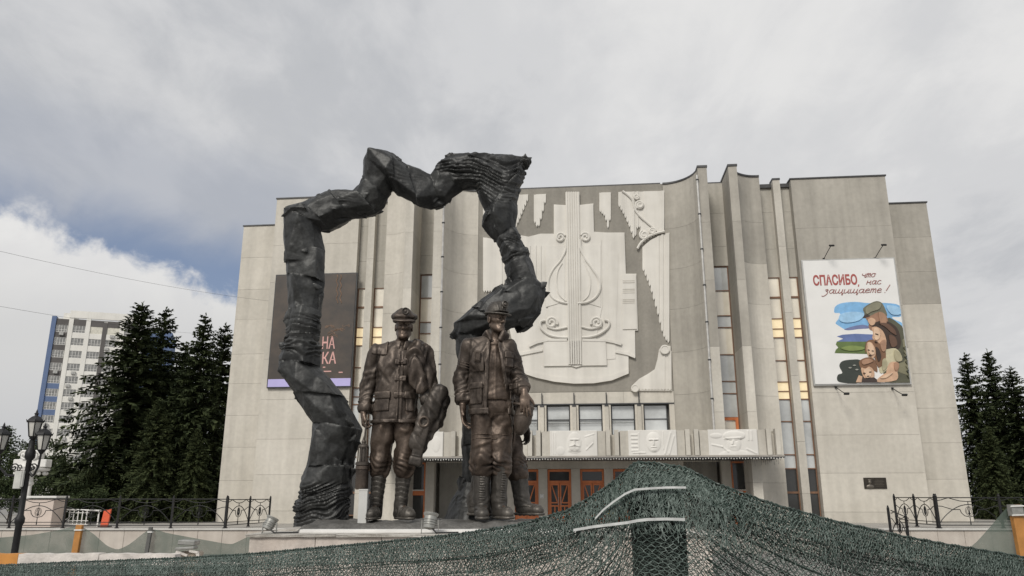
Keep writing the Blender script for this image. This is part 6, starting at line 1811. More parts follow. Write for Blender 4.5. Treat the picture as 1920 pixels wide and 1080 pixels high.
# ------------------------------------------------------------------ spruces
M_spr = mat('spruce_needles', (.021,.031,.015), .85, 0, .3, 1.4, col2=(.074,.092,.038), fine=.35, spec=.2)
M_sprl = mat('spruce_light', (.030,.043,.018), .85, 0, .3, 1.2, col2=(.082,.098,.040), fine=.35, spec=.2)
M_bark = mat('bark', (.05,.038,.028), .95, 0, .3, 6, bump=.5, bscale=30)
def spruce_mesh(H, R, seed, dens=1.0):
    rng = np.random.default_rng(seed); V = []; n = 0
    quads = []
    def spray(p, d, L, w, nrm):
        d = d/np.linalg.norm(d); s = np.cross(d, nrm); s /= (np.linalg.norm(s)+1e-6)
        quads.append(np.array([p - s*w*.25, p + d*L*.55 - s*w*.5, p + d*L, p + d*L*.5 + s*w*.5]))
    z = H*.97; tips = []
    while z > H*.03:
        t = 1 - z/H
        Lb = R*(t**.82)*(1 if t < .80 else 1-.25*(t-.80)/.2) + .10
        nb = int(5 + 4*min(1, t*3))
        off = rng.random()*6.28
        for k in range(nb):
            a = off + 2*PI*k/nb + rng.normal(0, .22)
            L = Lb*rng.uniform(.72, 1.15); z0 = z + rng.normal(0, .10)
            if rng.random() < .06: continue
            rise = .35 - 1.0*t + rng.normal(0, .08)
            out = np.array([math.cos(a), math.sin(a), 0.0])
            m = max(3, int(L/.16*dens))
            for i in range(m):
                f = (i+.4)/m
                sag = rise*f - .42*f*f*t + .25*max(0, f-.72)**1.0*t
                p = np.array([0,0,z0]) + out*L*f + np.array([0,0,L*sag])
                tip = out + np.array([0,0,rise*.8-.4*f])
                side = np.array([-out[1], out[0], 0])
                wdt = (.20+.42*(1-f))*min(1, L*.55)*(.75+.5*rng.random())
                for s in (-1, 1):
                    dd = side*s*(1-.35*f) + out*(.55+.3*f) + np.array([0,0,rng.normal(-.10,.12)])
                    spray(p, dd, wdt*rng.uniform(.8,1.3)+.10, .19, np.array([0,0,1.0])+rng.normal(0,.35,3))
                hang = np.array([rng.normal(0,.25), rng.normal(0,.25), -1.0]) + out*.25
                spray(p, hang, (.22+.46*t*rng.random())*(.5+min(1, L/2)*.6), .17, out+rng.normal(0,.5,3))
                if rng.random() < .5:
                    spray(p, hang+rng.normal(0,.4,3), .18+.25*t*rng.random(), .12, side)
                if i == m-1:
                    for _ in range(3): spray(p, tip+rng.normal(0,.25,3), .26, .10, np.array([0,0,1.0])+rng.normal(0,.4,3))
        z -= (.13 + .30*min(1, t*1.6))*rng.uniform(.75, 1.2)
    for k in range(16):
        p = np.array([0,0,H*.955+rng.random()*H*.04]); spray(p, np.array([rng.normal(0,.35), rng.normal(0,.35), 1.0]), .22, .06, rng.normal(0,1,3))
    q = np.array(quads, np.float32)
    return npmesh('crown', q.reshape(-1,3), np.arange(len(q)*4).reshape(-1,4))
def trunk_mesh(H, r):
    mb = MB(); mb.tube([(0,0,0),(0,0,H*.3),(0,0,H*.7),(0,0,H)], [r, r*.8, r*.4, r*.05], 8)
    me = bpy.data.meshes.new('trunk'); me.from_pydata(mb.v, [], mb.f); me.update(); return me
SPR = []
for i, (R, sd) in enumerate(((.30, 1), (.28, 2), (.34, 3))):
    c = spruce_mesh(14, 14*R, sd); c.materials.append(M_spr if i != 2 else M_sprl); t = trunk_mesh(13.6, .24); t.materials.append(M_bark); SPR.append((c, t))
def spruce(kind, x, y, z, H, rz, label, group, sx=1.0):
    r = empty('spruce_tree', (x, y, z), rz, label, 'tree', group); s = H/14; r.scale = (s*sx, s*sx, s)
    for me, nm in zip(SPR[kind], ('crown', 'trunk')):
        o = bpy.data.objects.new(nm, me); link(o, r)
def spruce_px(kind, px, py, Y, zb, rz, label, group, sx=1.0):
    p = P(px, py, Y); spruce(kind, p.x, Y, zb, p.z-zb, rz, label, group, sx)
GL, GR = 'spruces left of the theatre', 'spruces right of the theatre'
spruce_px(0, 268, 566, 46, ZL, .3, 'leftmost tall dark spruce with wide drooping boughs over the white tower', GL, 1.35)
spruce_px(1, 313, 574, 50, ZL, 1.6, 'slender dark spruce second from the left in the row', GL, 1.0)
spruce_px(1, 387, 586, 46, ZL, 4.0, 'dark spruce third from the left with its tip clear of the theatre', GL, .95)
spruce_px(1, 424, 604, 51, ZL, 2.2, 'dark spruce close beside the left edge of the theatre', GL, 1.0)
spruce_px(2, 300, 745, 42.5, ZL, 5.1, 'lower bright green spruce in front of the tall left spruces', GL, 1.0)
spruce_px(2, 205, 800, 44, ZL, 2.9, 'low bushy spruce at the left foot of the spruce row', GL, 1.0)
spruce_px(2, 372, 800, 43, ZL, .9, 'low spruce between the railing and the left corner of the theatre', GL, .9)
spruce_px(1, 350, 640, 56, ZL, 3.3, 'dark spruce standing behind the gap of the left row', GL, 1.3)
spruce_px(1, 1808, 660, 47, ZRt, .8, 'dark spruce closest to the right edge of the theatre', GR, .95)
spruce_px(0, 1850, 654, 49, ZRt, 2.0, 'tallest dark spruce in the group right of the theatre', GR, .9)
spruce_px(1, 1893, 686, 46, ZRt, 5.4, 'dark spruce at the right edge of the picture', GR, 1.15)
spruce_px(0, 1950, 672, 50, ZRt, 3.1, 'dark spruce partly cut off by the right edge', GR, .9)
spruce_px(2, 1850, 800, 44, ZRt, 1.1, 'low spruce behind the right railing', GR, .95)

# leafy trees far left
M_leaf = mat('broad_leaves', (.022,.034,.014), .8, 0, .3, 1.5, col2=(.055,.072,.028), fine=.3, spec=.2)
M_leaf2 = mat('olive_leaves', (.035,.048,.020), .8, 0, .3, 1.5, col2=(.075,.09,.04), fine=.3, spec=.2)
def leafy(name, x, y, z, H, W, seed, label, cat, m, n=9000, leaf=.16):
    rng = np.random.default_rng(seed); root = empty(name, (x,y,z), 0, label, cat, 'leafy greenery left of the spruces')
    mb = MB(); mb.tube([(0,0,0),(.05,0,H*.3),(0,.05,H*.6),(.05,0,H*.85)], [H*.018,H*.014,H*.009,H*.003], 7)
    cl = []
    for k in range(11):
        a = rng.random()*6.28; h = H*rng.uniform(.35,.95); rr = W*rng.uniform(.2,.9)*(1-.5*abs(h/H-.55))
        c = np.array([math.cos(a)*rr, math.sin(a)*rr, h]); cl.append(c)
        mb.tube([(0,0,h*.6), tuple(c*[.5,.5,.9]), tuple(c)], [H*.006,H*.004,H*.002], 5)
    mb.obj('trunk', M_bark, root)
    cl += [np.array([rng.normal(0,W*.35), rng.normal(0,W*.35), H*rng.uniform(.3,.98)]) for _ in range(16)]
    cl = np.array(cl); i = rng.integers(0, len(cl), n)
    sz = W*rng.uniform(.18,.42,len(cl))
    d = rng.normal(0,1,(n,3)); d /= np.linalg.norm(d,axis=1)[:,None]; rad_ = rng.random(n)**.5
    p = cl[i] + d*(sz[i]*rad_)[:,None]*np.array([1,1,.75])
    a = rng.normal(0,1,(n,3)); a /= np.linalg.norm(a,axis=1)[:,None]; b = np.cross(a, rng.normal(0,1,(n,3))); b /= np.linalg.norm(b,axis=1)[:,None]
    L = leaf*rng.uniform(.6,1.3,n)[:,None]
    q = np.stack([p, p+a*L*.5+b*L*.3, p+a*L, p+a*L*.5-b*L*.3], 1)
    me = npmesh('crown', q.reshape(-1,3), np.arange(n*4).reshape(-1,4)); mobj('crown', me, m, root)
for i, (px, py, Y, W, sd, lab, m) in enumerate([(12, 800, 60, 2.4, 21, 'dark leafy tree at the far left edge behind the lanterns', M_leaf), (62, 830, 58, 2.6, 22, 'leafy tree behind the black street lamp', M_leaf),
        (110, 850, 62, 2.6, 23, 'olive green leafy tree below the white tower', M_leaf2), (160, 880, 56, 2.4, 24, 'small leafy tree at the foot of the leftmost spruce', M_leaf2)]):
    p = P(px, py, Y); leafy('leafy_tree', p.x, Y, ZL-.3, p.z-ZL+.3, W, sd, lab, 'tree', m)
for i, (px, py, Y, W, sd) in enumerate([(25, 905, 41, 1.3, 31), (120, 900, 43, 1.5, 32), (170, 920, 41, 1.3, 33)]):
    p = P(px, py, Y); leafy('bush', p.x, Y, ZL-.1, p.z-ZL+.2, W, sd, ['dark bush behind the left end of the railing', 'green bush right of the white ornamental column', 'low bush behind the orange post'][i], 'bush', M_leaf, 4500, .13)

# ------------------------------------------------------------------ apartment tower far left
M_tw = mat('tower_white', (.74,.725,.68), .85, 0, .05, .3, streak=.05)
M_tg = mat('tower_grey', (.105,.098,.095), .8, 0, .1, .4); M_tb = mat('tower_blue', (.115,.165,.29), .8, 0, .08, .3)
M_twf = mat('tower_window_frame', (.70,.69,.66), .6); M_twg = glass('tower_glass', (.26,.26,.25), .08, .2, .7, .25)
M_twc = mat('tower_blind', (.62,.60,.52), .8)
TWY = 165.0
tp0 = P(107, 592, TWY); TWT = tp0.z
tw = empty('apartment_tower', (tp0.x, TWY, 0), rad(19), 'tall white apartment tower with grey and blue accents beyond the spruces', 'building')
FL = 2.82; NF = 15
cols = [(.15,2.35), (3.4,5.9), (6.8,9.3), (10.2,12.7), (13.7,16.2)]
WT = 17.4; DT = 17.0
def tpart(name, m, x0, x1, y0, y1, z0, z1, parent=None):
    mb = MB(); mb.box2((x0,y0,z0), (x1,y1,z1)); return mb.obj(name, m, parent or tw)
tpart('core_wall', M_tw, .0, WT, .45, DT, 0, TWT-.4)
tpart('blue_side_wall', M_tb, -.9, -.003, -.1, DT, 0, TWT-.1)
tpart('roof_block', M_tw, 1.0, 3.4, 1.2, 5, TWT-.4, TWT+1.0)
ptop = TWT+1.4
for x0, x1 in ((2.5,3.4), (5.9,6.8), (12.7,13.7), (16.2,WT)): tpart('pier', M_tw, x0, x1, 0, .5, 0, TWT-.2)
tpart('parapet', M_tw, 2.5, WT, -.05, .5, TWT-.2, ptop)
tpart('grey_strip', M_tg, 9.303, 10.197, .06, .5, 0, TWT-.9)
ztop0 = TWT - 1.9
first = None
rt = random.Random(17)
def win_proto(w, h):
    mb = MB(); f = .07
    mb.box2((0,0,0),(w,.12,f)); mb.box2((0,0,h-f),(w,.12,h)); n = 4
    for k in range(n+1):
        x = (w-f)*k/n; mb.box2((x,.001,f),(x+f,.119,h-f))
    mb.box2((f,.002,h*.30),(w-f,.118,h*.30+f))
    g = MB(); g.box2((.01,.06,.01),(w-.01,.10,h-.01)); return mb, g
protos = {}
for fl in range(NF):
    zt = ztop0 - fl*FL; zb = zt - 1.62
    for ci, (x0, x1) in enumerate(cols):
        w = round(x1-x0, 2); y = .30 if ci else .45
        if fl == 0 and ci in (2, 3):
            tpart('blind_panel', M_twc, x0, x1, .20, .5, zb, zt)
        else:
            if w not in protos:
                mb, g = win_proto(w, 1.62); fo_ = mb.obj('window', M_twf, tw); go = g.obj('pane', M_twg, fo_); protos[w] = (fo_, go)
            else:
                fo_ = protos[w][0].copy(); COL.objects.link(fo_); fo_.parent = tw; go = protos[w][1].copy(); COL.objects.link(go); go.parent = fo_
            fo_.location = (x0, y-.14 if ci else .18, zb)
        # spandrel under the window
        m = M_tw if ci else (M_tg if fl < 4 else M_tb if fl < 7 else M_tw)
        tpart('spandrel', m, x0-(.15 if not ci else .0), x1+(.14 if not ci else 0), .10 if ci else .16, .46, zb-(FL-1.62)+.003, zb-.003)
    if fl == 0:
        for x0, x1 in cols: tpart('grey_band', M_tg, x0-(.15 if x0 < 1 else 0), x1+(.14 if x0 < 1 else 0), .12, .46, zt+.003, zt+1.3)
acs = [(0,0,.8),(3,0,.8),(3,1,0),(0,3,.8),(1,3,1),(1,4,.3),(3,2,.1),(1,5,1.2),(1,6,1.2),(3,5,.3),(1,8,1),(0,7,.5),(2,7,1.5),(3,4,1),(2,9,.5)]
ac0 = None
for ci, fl, dx in acs:
    if ac0 is None:
        mb = MB(); mb.box2((0,0,0),(.85,.35,.62)); mb.lathe((.36,-.003,.31), [(.24,0),(.22,.02)], 14, 0, Matrix.Rotation(PI/2,3,'X')); ac0 = mb.obj('air_conditioner', mat('ac_grey', (.40,.40,.385), .6, 0, .1, 3), tw, bevel=.03); a = ac0
    else: a = ac0.copy(); COL.objects.link(a); a.parent = tw
    a.location = (cols[ci][0]+dx, -.28, ztop0-fl*FL-1.62-.75)
tw2 = P(290, 612, 185); 
tpart('blue_rear_block', M_tb, 17.403, 23.2, 5.5, 17, 0, TWT-1.2)

# ------------------------------------------------------------------ street lamp with lanterns
M_lantern_glass = mat('lantern_glass', (.55,.54,.50), .25, 0, .1, 6)
lamp_y = 14.0
LB = P(41, 950, lamp_y); LB.z = 0
sl = empty('street_lamp', LB, 0, 'black ornate street lamp with lanterns on curled arms at the left edge', 'street lamp')
tz = P(46, 826, lamp_y).z
mb = MB(); mb.lathe((0,0,0), [(.22,0),(.22,.10),(.15,.16),(.13,.5),(.15,.56),(.11,.66),(.06,1.0),(.055,1.9),(.08,1.95),(.08,2.02),(.05,2.08),(.045,tz-.35),(.085,tz-.3),(.085,tz-.2),(.05,tz-.12),(.05,tz)], 14); mb.obj('post', M_iron, sl, smooth=True)
def lantern_head(c):
    mb = MB(); c = Vector(c)
    mb.lathe(c, [(.03,-.06),(.05,-.03),(.075,0),(.085,.015)], 6)
    for i in range(6):
        a = 2*PI*i/6; b_ = 2*PI*(i+1)/6
        mb.bar(c+Vector((.075*math.cos(a),.075*math.sin(a),.012)), c+Vector((.125*math.cos(a),.125*math.sin(a),.26)), .014)
    mb.lathe(c+Vector((0,0,.26)), [(.135,0),(.15,.012),(.145,.03),(.12,.06),(.075,.10),(.035,.115),(.03,.14),(.045,.155),(.022,.175),(.018,.20),(.004,.235)], 6)
    for i in range(6):
        a = 2*PI*i/6; mb.tube([c+Vector((.145*math.cos(a),.145*math.sin(a),.265)), c+Vector((.165*math.cos(a),.165*math.sin(a),.31))], [.012,.004], 4)
    h = mb.obj('lantern', M_iron, sl)
    g = MB(); g.lathe(c, [(.068,.012),(.118,.262)], 6); g.obj('lantern_glass', M_lantern_glass, h)
lantern_head((0,0,tz+.06))
for px, py in ((77, 850), (-1, 850)):
    q = P(px, py, lamp_y) - LB
    lantern_head((q.x, 0, q.z+.05))
    s = 1 if q.x > 0 else -1
    mb = MB(); mb.tube([(0,0,tz-.52),(s*.10,0,tz-.62),(q.x*.65,0,tz-.60),(q.x*.95,0,tz-.45),(q.x,0,q.z+.0)], [.022,.022,.02,.02,.018], 7)
    sp = [(q.x*.45+.075*(1-i/16)*math.cos(i*.62), 0, tz-.47+.075*(1-i/16)*math.sin(i*.62)) for i in range(15)]
    mb.tube(sp, .012, 5); mb.tube([(p[0]*.62,0,p[2]-.02) for p in sp], .010, 5); mb.obj('curled_arm', M_iron, sl, smooth=True)
c = P(36, 900, lamp_y-.1)-LB; mb = MB(); mb.box((c.x-.02,-.10,c.z), (.13,.05,.30)); mb.box((c.x+.055,-.09,c.z+.02), (.03,.05,.28)); mb.obj('control_box', mat('lamp_box_white', (.50,.50,.47), .6), sl, bevel=.008)

# ------------------------------------------------------------------ white ornamental column, gate pier and small things on the left terrace
M_ww = mat('white_paint', (.70,.69,.66), .6, 0, .08, 3); M_pier = mat('pier_plaster', (.62,.53,.47), .85, 0, .08, 1.5)
oc = P(42, 989, 37.0); oc.z = ZL
col_ = empty('ornamental_column', oc, 0, 'white column carrying a scrolled flower stand behind the street lamp', 'column')
ct = P(62, 882, 37).z-ZL
mb = MB(); mb.lathe((0,0,0), [(.22,0),(.22,.2),(.13,.3),(.12,ct-.7),(.19,ct-.62),(.19,ct-.55),(.13,ct-.48),(.13,ct-.30),(.2,ct-.2),(.30,ct-.05)], 14); mb.obj('shaft', M_ww, col_, smooth=True)
mb = MB(); mb.lathe((0,0,ct-.05), [(.55,0),(.75,.04),(.78,.14),(.70,.16)], 20); b = mb.obj('bowl', M_ww, col_, smooth=True)
for i in range(12):
    a = 2*PI*i/12; mb = MB(); mb.lathe((.62*math.cos(a),.62*math.sin(a),ct-.22), [(.02,0),(.09,.05),(.09,.12),(.03,.17)], 8); mb.obj('drop_bead', M_ww, b)
mb = MB(); mb.box((0,0,ct+.32), (1.55,.5,.36)); mb.obj('stand_box', M_ww, col_, bevel=.03)
mb = MB(); mb.box((-.05,0,ct+.72), (.95,.35,.42)); mb.obj('stand_box', M_ww, col_, bevel=.03)
for s, x in ((-1,-.28),(1,.22),(1,-.05)):
    mb = MB(); mb.tube([(x+s*.24*(1-i/22)*math.cos(i*.5), -.30, ct+.66+.24*(1-i/22)*math.sin(i*.5)) for i in range(20)], .045, 6); mb.obj('scroll', M_ww, col_, smooth=True)
gp = P(76, 989, 36.4); gp.z = ZL
pr = empty('gate_pier', gp, 0, 'broad pinkish plaster pier with a white cap slab behind the left railing', 'pier')
pz = P(82, 932, 36.4).z-ZL
mb = MB(); mb.box((0,0,pz/2-.04), (1.38,.9,pz-.08)); mb.obj('shaft', M_pier, pr, bevel=.01)
mb = MB(); mb.box((0,0,pz), (1.66,1.1,.10)); mb.obj('cap_slab', M_ww, pr, bevel=.015)
op = P(196, 989, 36.2); op.z = ZL
o_ = empty('marker_post', op, 0, 'bright orange red flat post standing behind the left railing', 'post')
hz = P(197, 954, 36.2).z-ZL
M_or = mat('orange_red_paint', (.72,.12,.05), .5, 0, .08, 3)
mb = MB(); mb.prism([(-.19,0),(.14,0),(.20,hz),(-.10,hz-.06)], lambda u,w,t: Vector((u,t,w)), -.05, .05); mb.obj('board', M_or, o_); mb = MB(); mb.box((0,0,.02),(.5,.3,.04)); mb.obj('foot_plate', M_iron, o_)
a = P(92, 989, 36.9); wr = empty('white_rail', Vector((a.x,36.9,ZL)), 0, 'low white metal handrail between the plaster pier and the orange post', 'handrail')
e = P(186, 989, 36.9).x-a.x; hr = P(150, 955, 36.9).z-ZL
mb = MB(); mb.tube([(.02,0,0),(.08,0,hr*.85),(.3,0,hr),(e,0,hr-.06)], .04, 6); mb.obj('top_rail', M_ww, wr, smooth=True)
for k in range(5):
    x = .85+.20*k; mb = MB(); mb.bar((x,0,.06),(x,0,hr-.02),.035); mb.obj('baluster', M_ww, wr)
mb = MB(); mb.bar((.8,0,.25),(1.75,0,.25),.03); mb.bar((.8,0,.6),(1.75,0,.6),.03); mb.bar((.8,0,.08),(1.75,0,.08),.03); mb.bar((e-.1,0,0),(e-.1,0,hr-.06),.05); mb.obj('grille', M_ww, wr)

# ------------------------------------------------------------------ light building net behind on posts, painted barrier
def netmat(name, col, alpha):
    m = bpy.data.materials.new(name); m.use_nodes = True; nt = m.node_tree; N = nt.nodes; L = nt.links
    b = N['Principled BSDF']; b.inputs['Base Color'].default_value = (*col, 1); b.inputs['Roughness'].default_value = .8
    tr = N.new('ShaderNodeBsdfTransparent'); mx = N.new('ShaderNodeMixShader')
    n = N.new('ShaderNodeTexNoise'); n.inputs['Scale'].default_value = 2.5; n.inputs['Detail'].default_value = 5
    tc = N.new('ShaderNodeTexCoord'); L.new(tc.outputs['Object'], n.inputs['Vector'])
    mr = N.new('ShaderNodeMapRange'); L.new(n.outputs['Fac'], mr.inputs[0]); mr.inputs[1].default_value = .3; mr.inputs[2].default_value = .7
    mr.inputs[3].default_value = alpha-.12; mr.inputs[4].default_value = alpha+.12
    L.new(mr.outputs[0], mx.inputs[0]); L.new(tr.outputs[0], mx.inputs[1]); L.new(b.outputs[0], mx.inputs[2])
    L.new(mx.outputs[0], N['Material Output'].inputs[0]); return m
M_net_far = netmat('pale_green_net', (.105,.14,.118), .72)
M_owood = mat('orange_wood_post', (.46,.21,.055), .7, 0, .15, 6, streak=.2); M_gpost = mat('grey_post', (.11,.11,.105), .7, 0, .2, 8)
def drape(name, top, Y, zb, label, wave=.03, n=90):
    pts = [P(px, py, Y) for px, py in top]; xs = np.array([p.x for p in pts]); zs = np.array([p.z for p in pts])
    X = np.linspace(xs[0], xs[-1], n); T = np.interp(X, xs, zs)
    T = np.convolve(np.pad(T, 3, 'edge'), np.ones(7)/7, 'valid')*.5 + T*.5
    V = []; m = 14
    for i in range(n):
        for k in range(m):
            f = k/(m-1); V.append((X[i], Y + wave*math.sin(X[i]*5+f*2)*(.3+f) + .15*f, T[i]*(1-f)+zb*f))
    F_ = [(i*m+k, (i+1)*m+k, (i+1)*m+k+1, i*m+k+1) for i in range(n-1) for k in range(m-1)]
    o = pyobj(name, V, F_, M_net_far, None, True); tag(o, label, 'net'); return o
NY = 20.0
drape('building_net', [(-60,1012),(0,1008),(60,1003),(110,994),(150,984),(178,1002),(200,1024),(220,1033),(245,1020),(268,1000),(283,989),(310,999),(360,1008),(420,1019),(436,1022),(456,1010),(480,1000)], NY, .15, 'pale green see-through net sagging between posts left of the plinth')
def wood_post(px, py, Y, w, m, label, lean=0.0):
    p = P(px, py, Y); r = empty('net_post', (p.x, Y, 0), 0, label, 'post', 'posts of the pale net')
    mb = MB(); mb.bar((lean,0,0), (0,0,p.z), w, w*.7); mb.obj('timber', m, r, bevel=.006)
    mb = MB(); mb.box((0,0,p.z-.12),(w*1.25,w,.03)); mb.obj('strap', M_ww, r)
wood_post(150, 984, NY-.08, .15, M_owood, 'orange timber post holding the pale net on the left', -.05)
wood_post(283, 988, NY-.08, .09, M_gpost, 'thin grey post holding the pale net left of the plinth', -.09)
# far right
drape('building_net', [(1770,1052),(1800,1040),(1830,1018),(1860,985),(1884,955),(1892,948),(1960,960),(2050,975)], 9.0, .1, 'pale green net hanging from the orange bracket at the right edge', .02, 60)
p = P(1902, 946, 8.9); br = empty('timber_bracket', (p.x, 8.9, 0), 0, 'orange timber post with a crosspiece holding the net at the right edge', 'post')
mb = MB(); mb.bar((.05,0,.0), (0,0,p.z), .115, .07); mb.obj('timber', M_owood, br, bevel=.005)
zc = P(1905, 1036, 8.9).z; mb = MB(); mb.box((.42,.01,zc), (.68,.06,.10)); mb.obj('crosspiece', M_owood, br, bevel=.005)
mb = MB(); mb.box((-.003,-.005,p.z-.06),(.125,.085,.12)); mb.obj('metal_cap', M_lampgrey, br)
for z in (p.z-.02, p.z-.115): 
    mb = MB(); mb.tube([(-.08,-.055,z),(.06,-.06,z+.004),(.8,-.03,z-.01)], .008, 5); mb.obj('strap', M_ww, br)
# painted barrier rail in front on the left
BY = 8.0
bz = P(150, 1039, BY).z - .045
bar_ = empty('barrier', (P(0,1040,BY).x, BY, 0), 0, 'low barrier with an orange and a chipped white painted top plank', 'barrier')
bx0 = P(0,1040,BY).x
M_bor = mat('orange_plank', (.50,.22,.05), .7, 0, .15, 5); M_bwh = mat('chipped_white_plank', (.60,.56,.52), .8, 0, .2, 7, bump=.3, bscale=40)
segs = [(-1.2, P(40,1040,BY).x-bx0, M_bor), (P(40,1040,BY).x-bx0+.004, P(190,1040,BY).x-bx0, M_bwh), (P(190,1040,BY).x-bx0+.006, P(332,1040,BY).x-bx0, M_bwh)]
for x0, x1, m in segs:
    mb = MB(); n = 14; pts = []
    top = [(x0+(x1-x0)*i/n, bz+.05+rb.uniform(-.006,.004)) for i in range(n+1)]
    poly = top + [(x1, bz-.06), (x0, bz-.06)]
    mb.prism(poly, lambda u,w,t: Vector((u,t,w)), -.05, .09); mb.obj('plank', m, bar_)
for x in (-.9, .3, 1.2, 1.75):
    mb = MB(); mb.box((x,.02,bz/2-.03),(.10,.08,bz-.065)); mb.obj('leg', M_gpost, bar_)
# broken pillar stump with white slats beside it
sx = P(352, 1040, 8.6); su = empty('broken_stump', (sx.x, 8.6, 0), 0, 'broken beige stump with loose white slats left of the plinth', 'debris')
hz = P(352, 1012, 8.6).z
mb = MB(); mb.box((0,.1,hz/2-.06),(.22,.2,hz-.12), None, 0, .9); mb.obj('stump', mat('beige_block', (.42,.36,.29), .85, 0, .15, 5, bump=.3), su, bevel=.015)
mb = MB(); mb.box((-.02,.05,hz-.03),(.18,.16,.05), Matrix.Rotation(.05,3,'Y')); mb.box((-.02,-.0,hz-.085),(.20,.12,.03), Matrix.Rotation(-.06,3,'Y')); mb.obj('block', M_lampgrey, su, bevel=.008)
for (x0,z0,x1,z1) in ((-.10,-.115,.02,-.155),(.04,-.11,.13,-.125),(.12,-.12,.16,-.24),(-.04,-.235,.35,-.23),(.3,-.225,.62,-.235)):
    mb = MB(); mb.bar((x0,-.06,hz+z0),(x1,-.06,hz+z1),.03,.02); mb.obj('slat', M_bwh, su)

# overhead wires
def wire(a, b, sag, label):
    pts = [a.lerp(b, t) - Vector((0,0,sag*4*t*(1-t))) for t in [i/24 for i in range(25)]]
    mb = MB(); mb.tube(pts, .0055, 5); o = mb.obj('overhead_wire', M_black); tag(o, label, 'wire', 'overhead wires')
wire(P(-80, 452, 26), P(520, 566, 44), .25, 'upper thin overhead wire crossing the sky at the left')
wire(P(-80, 560, 26), P(420, 628, 60), .25, 'lower thin overhead wire crossing in front of the tower')
# ------------------------------------------------------------------ knotted safety net in the foreground
EDGE = [(-120,1070),(0,1061),(120,1056),(330,1048),(460,1041),(560,1032),(665,1023),(780,1012),(870,1002),(960,988),(1000,979),(1060,962),(1110,936),(1150,905),(1180,877),(1190,869),(1240,873),(1288,881),(1310,893),(1350,912),(1400,931),(1450,948),(1500,963),(1560,979),(1620,992),(1700,1010),(1780,1024),(1860,1037),(1920,1047),(2040,1064)]
def edge_y(px): return float(np.interp(px, [e[0] for e in EDGE], [e[1] for e in EDGE]))
def edge_Y(px): return float(np.interp(px, [-120, 500, 1000, 1190, 1290, 1500, 2040], [2.9, 2.3, 1.62, 1.44, 1.44, 1.52, 1.95]))
M_netg = mat('net_green_yarn', (.030,.054,.043), .42, 0, .3, 130, col2=(.20,.25,.225), spec=.6)
M_netd = mat('net_dark_yarn', (.012,.024,.018), .45, 0, .3, 90, col2=(.055,.08,.068), spec=.5)
# arc-length table of the top edge
_px = np.linspace(-120, 2040, 900)
_E = np.array([list(P(x, edge_y(x), edge_Y(x))) for x in _px])
_S = np.concatenate([[0], np.cumsum(np.linalg.norm(np.diff(_E, axis=0), axis=1))])
SL = _S[-1]; S_POST = float(np.interp(1238, _px, _S))
def surf(s, t, off):
    """s along the edge, t drop below it, off = layer distance behind; returns points"""
    B = np.stack([np.interp(s, _S, _E[:,k]) for k in range(3)], 1)
    near = np.exp(-((s-S_POST)/.34)**2); left = sstep(0, 1, (S_POST-.25-s)/1.2)
    # left part billows: it drops away towards the camera side almost flat; right part hangs
    lean = .10 + .40*left + .10*near
    fold = .016*np.sin(s*23+t*9)*np.minimum(1, t*8) + .010*np.sin(s*51-t*15+1.3)*np.minimum(1, t*10) + .022*(fbm(np.stack([s*4,t*5,0*s+off*3],1), 2)-.5)*2*np.minimum(1, t*6)
    n = 1/np.sqrt(1+lean**2)
    y = B[:,1] + off - t*lean*n + fold
    z = B[:,2] - t*n - .0*near
    # pulled tight round the post
    return np.stack([B[:,0] + .006*(fbm(np.stack([s*14,t*14,0*s+2+off*7],1),2)-.5)*2, y, z], 1)
def yarn_mesh(P0, P1, r, name):
    """many straight yarn pieces as triangular prisms"""
    d = P1-P0; L = np.linalg.norm(d, axis=1, keepdims=True)+1e-9; d = d/L
    up = np.tile(np.array([[.13,.31,.94]]), (len(d),1)); x = np.cross(d, up); x /= np.linalg.norm(x, axis=1, keepdims=True)+1e-9; y = np.cross(d, x)
    e = d*r[:,None]*.6
    ring = []
    for k in range(3):
        a = 2*PI*k/3; ring.append((x*math.cos(a)+y*math.sin(a))*r[:,None])
    V = np.stack([P0-e+ring[0], P0-e+ring[1], P0-e+ring[2], P1+e+ring[0], P1+e+ring[1], P1+e+ring[2]], 1).reshape(-1,3)
    b = (np.arange(len(d))*6)[:,None]
    Q = np.concatenate([b+np.array([[0,1,4,3]]), b+np.array([[1,2,5,4]]), b+np.array([[2,0,3,5]])])
    return npmesh(name, V, Q)
def hex_layer(cw, ch, tmax, off, r, seed, jit=.22):
    rng = np.random.default_rng(seed)
    nc = int(SL/cw); nr = int(tmax/ch)
    # nodes of a honeycomb: two per cell row (upper/lower)
    i, k = np.meshgrid(np.arange(nc), np.arange(nr), indexing='ij')
    sx = (i + .5*(k % 2))*cw; tz_ = k*ch
    js = rng.normal(0, jit*cw*.5, (4,)+sx.shape); 
    A = [sx + js[0], tz_ + js[1]*.6]                     # top node
    Bn = [sx + js[2], tz_ + ch*.42 + js[3]*.6]           # bottom node of the vertical leg
    def pts(n): return surf(np.clip(n[0].ravel(), 0, SL), n[1].ravel(), off).reshape(sx.shape+(3,))
    PA, PB = pts(A), pts(Bn)
    seg0 = [PA.reshape(-1,3)]; seg1 = [PB.reshape(-1,3)]
    # from the bottom node to the two top nodes of the next row
    for kk in (0, 1):
        rows = np.arange(nr-1); rows = rows[rows % 2 == kk]
        if not len(rows): continue
        b = PB[:, rows]; nx = PA[:, rows+1]
        if kk == 0: left = np.roll(nx, 1, 0); right = nx
        else: left = nx; right = np.roll(nx, -1, 0)
        seg0 += [b[1:-1].reshape(-1,3), b[1:-1].reshape(-1,3)]; seg1 += [left[1:-1].reshape(-1,3), right[1:-1].reshape(-1,3)]
    return np.concatenate(seg0), np.concatenate(seg1)
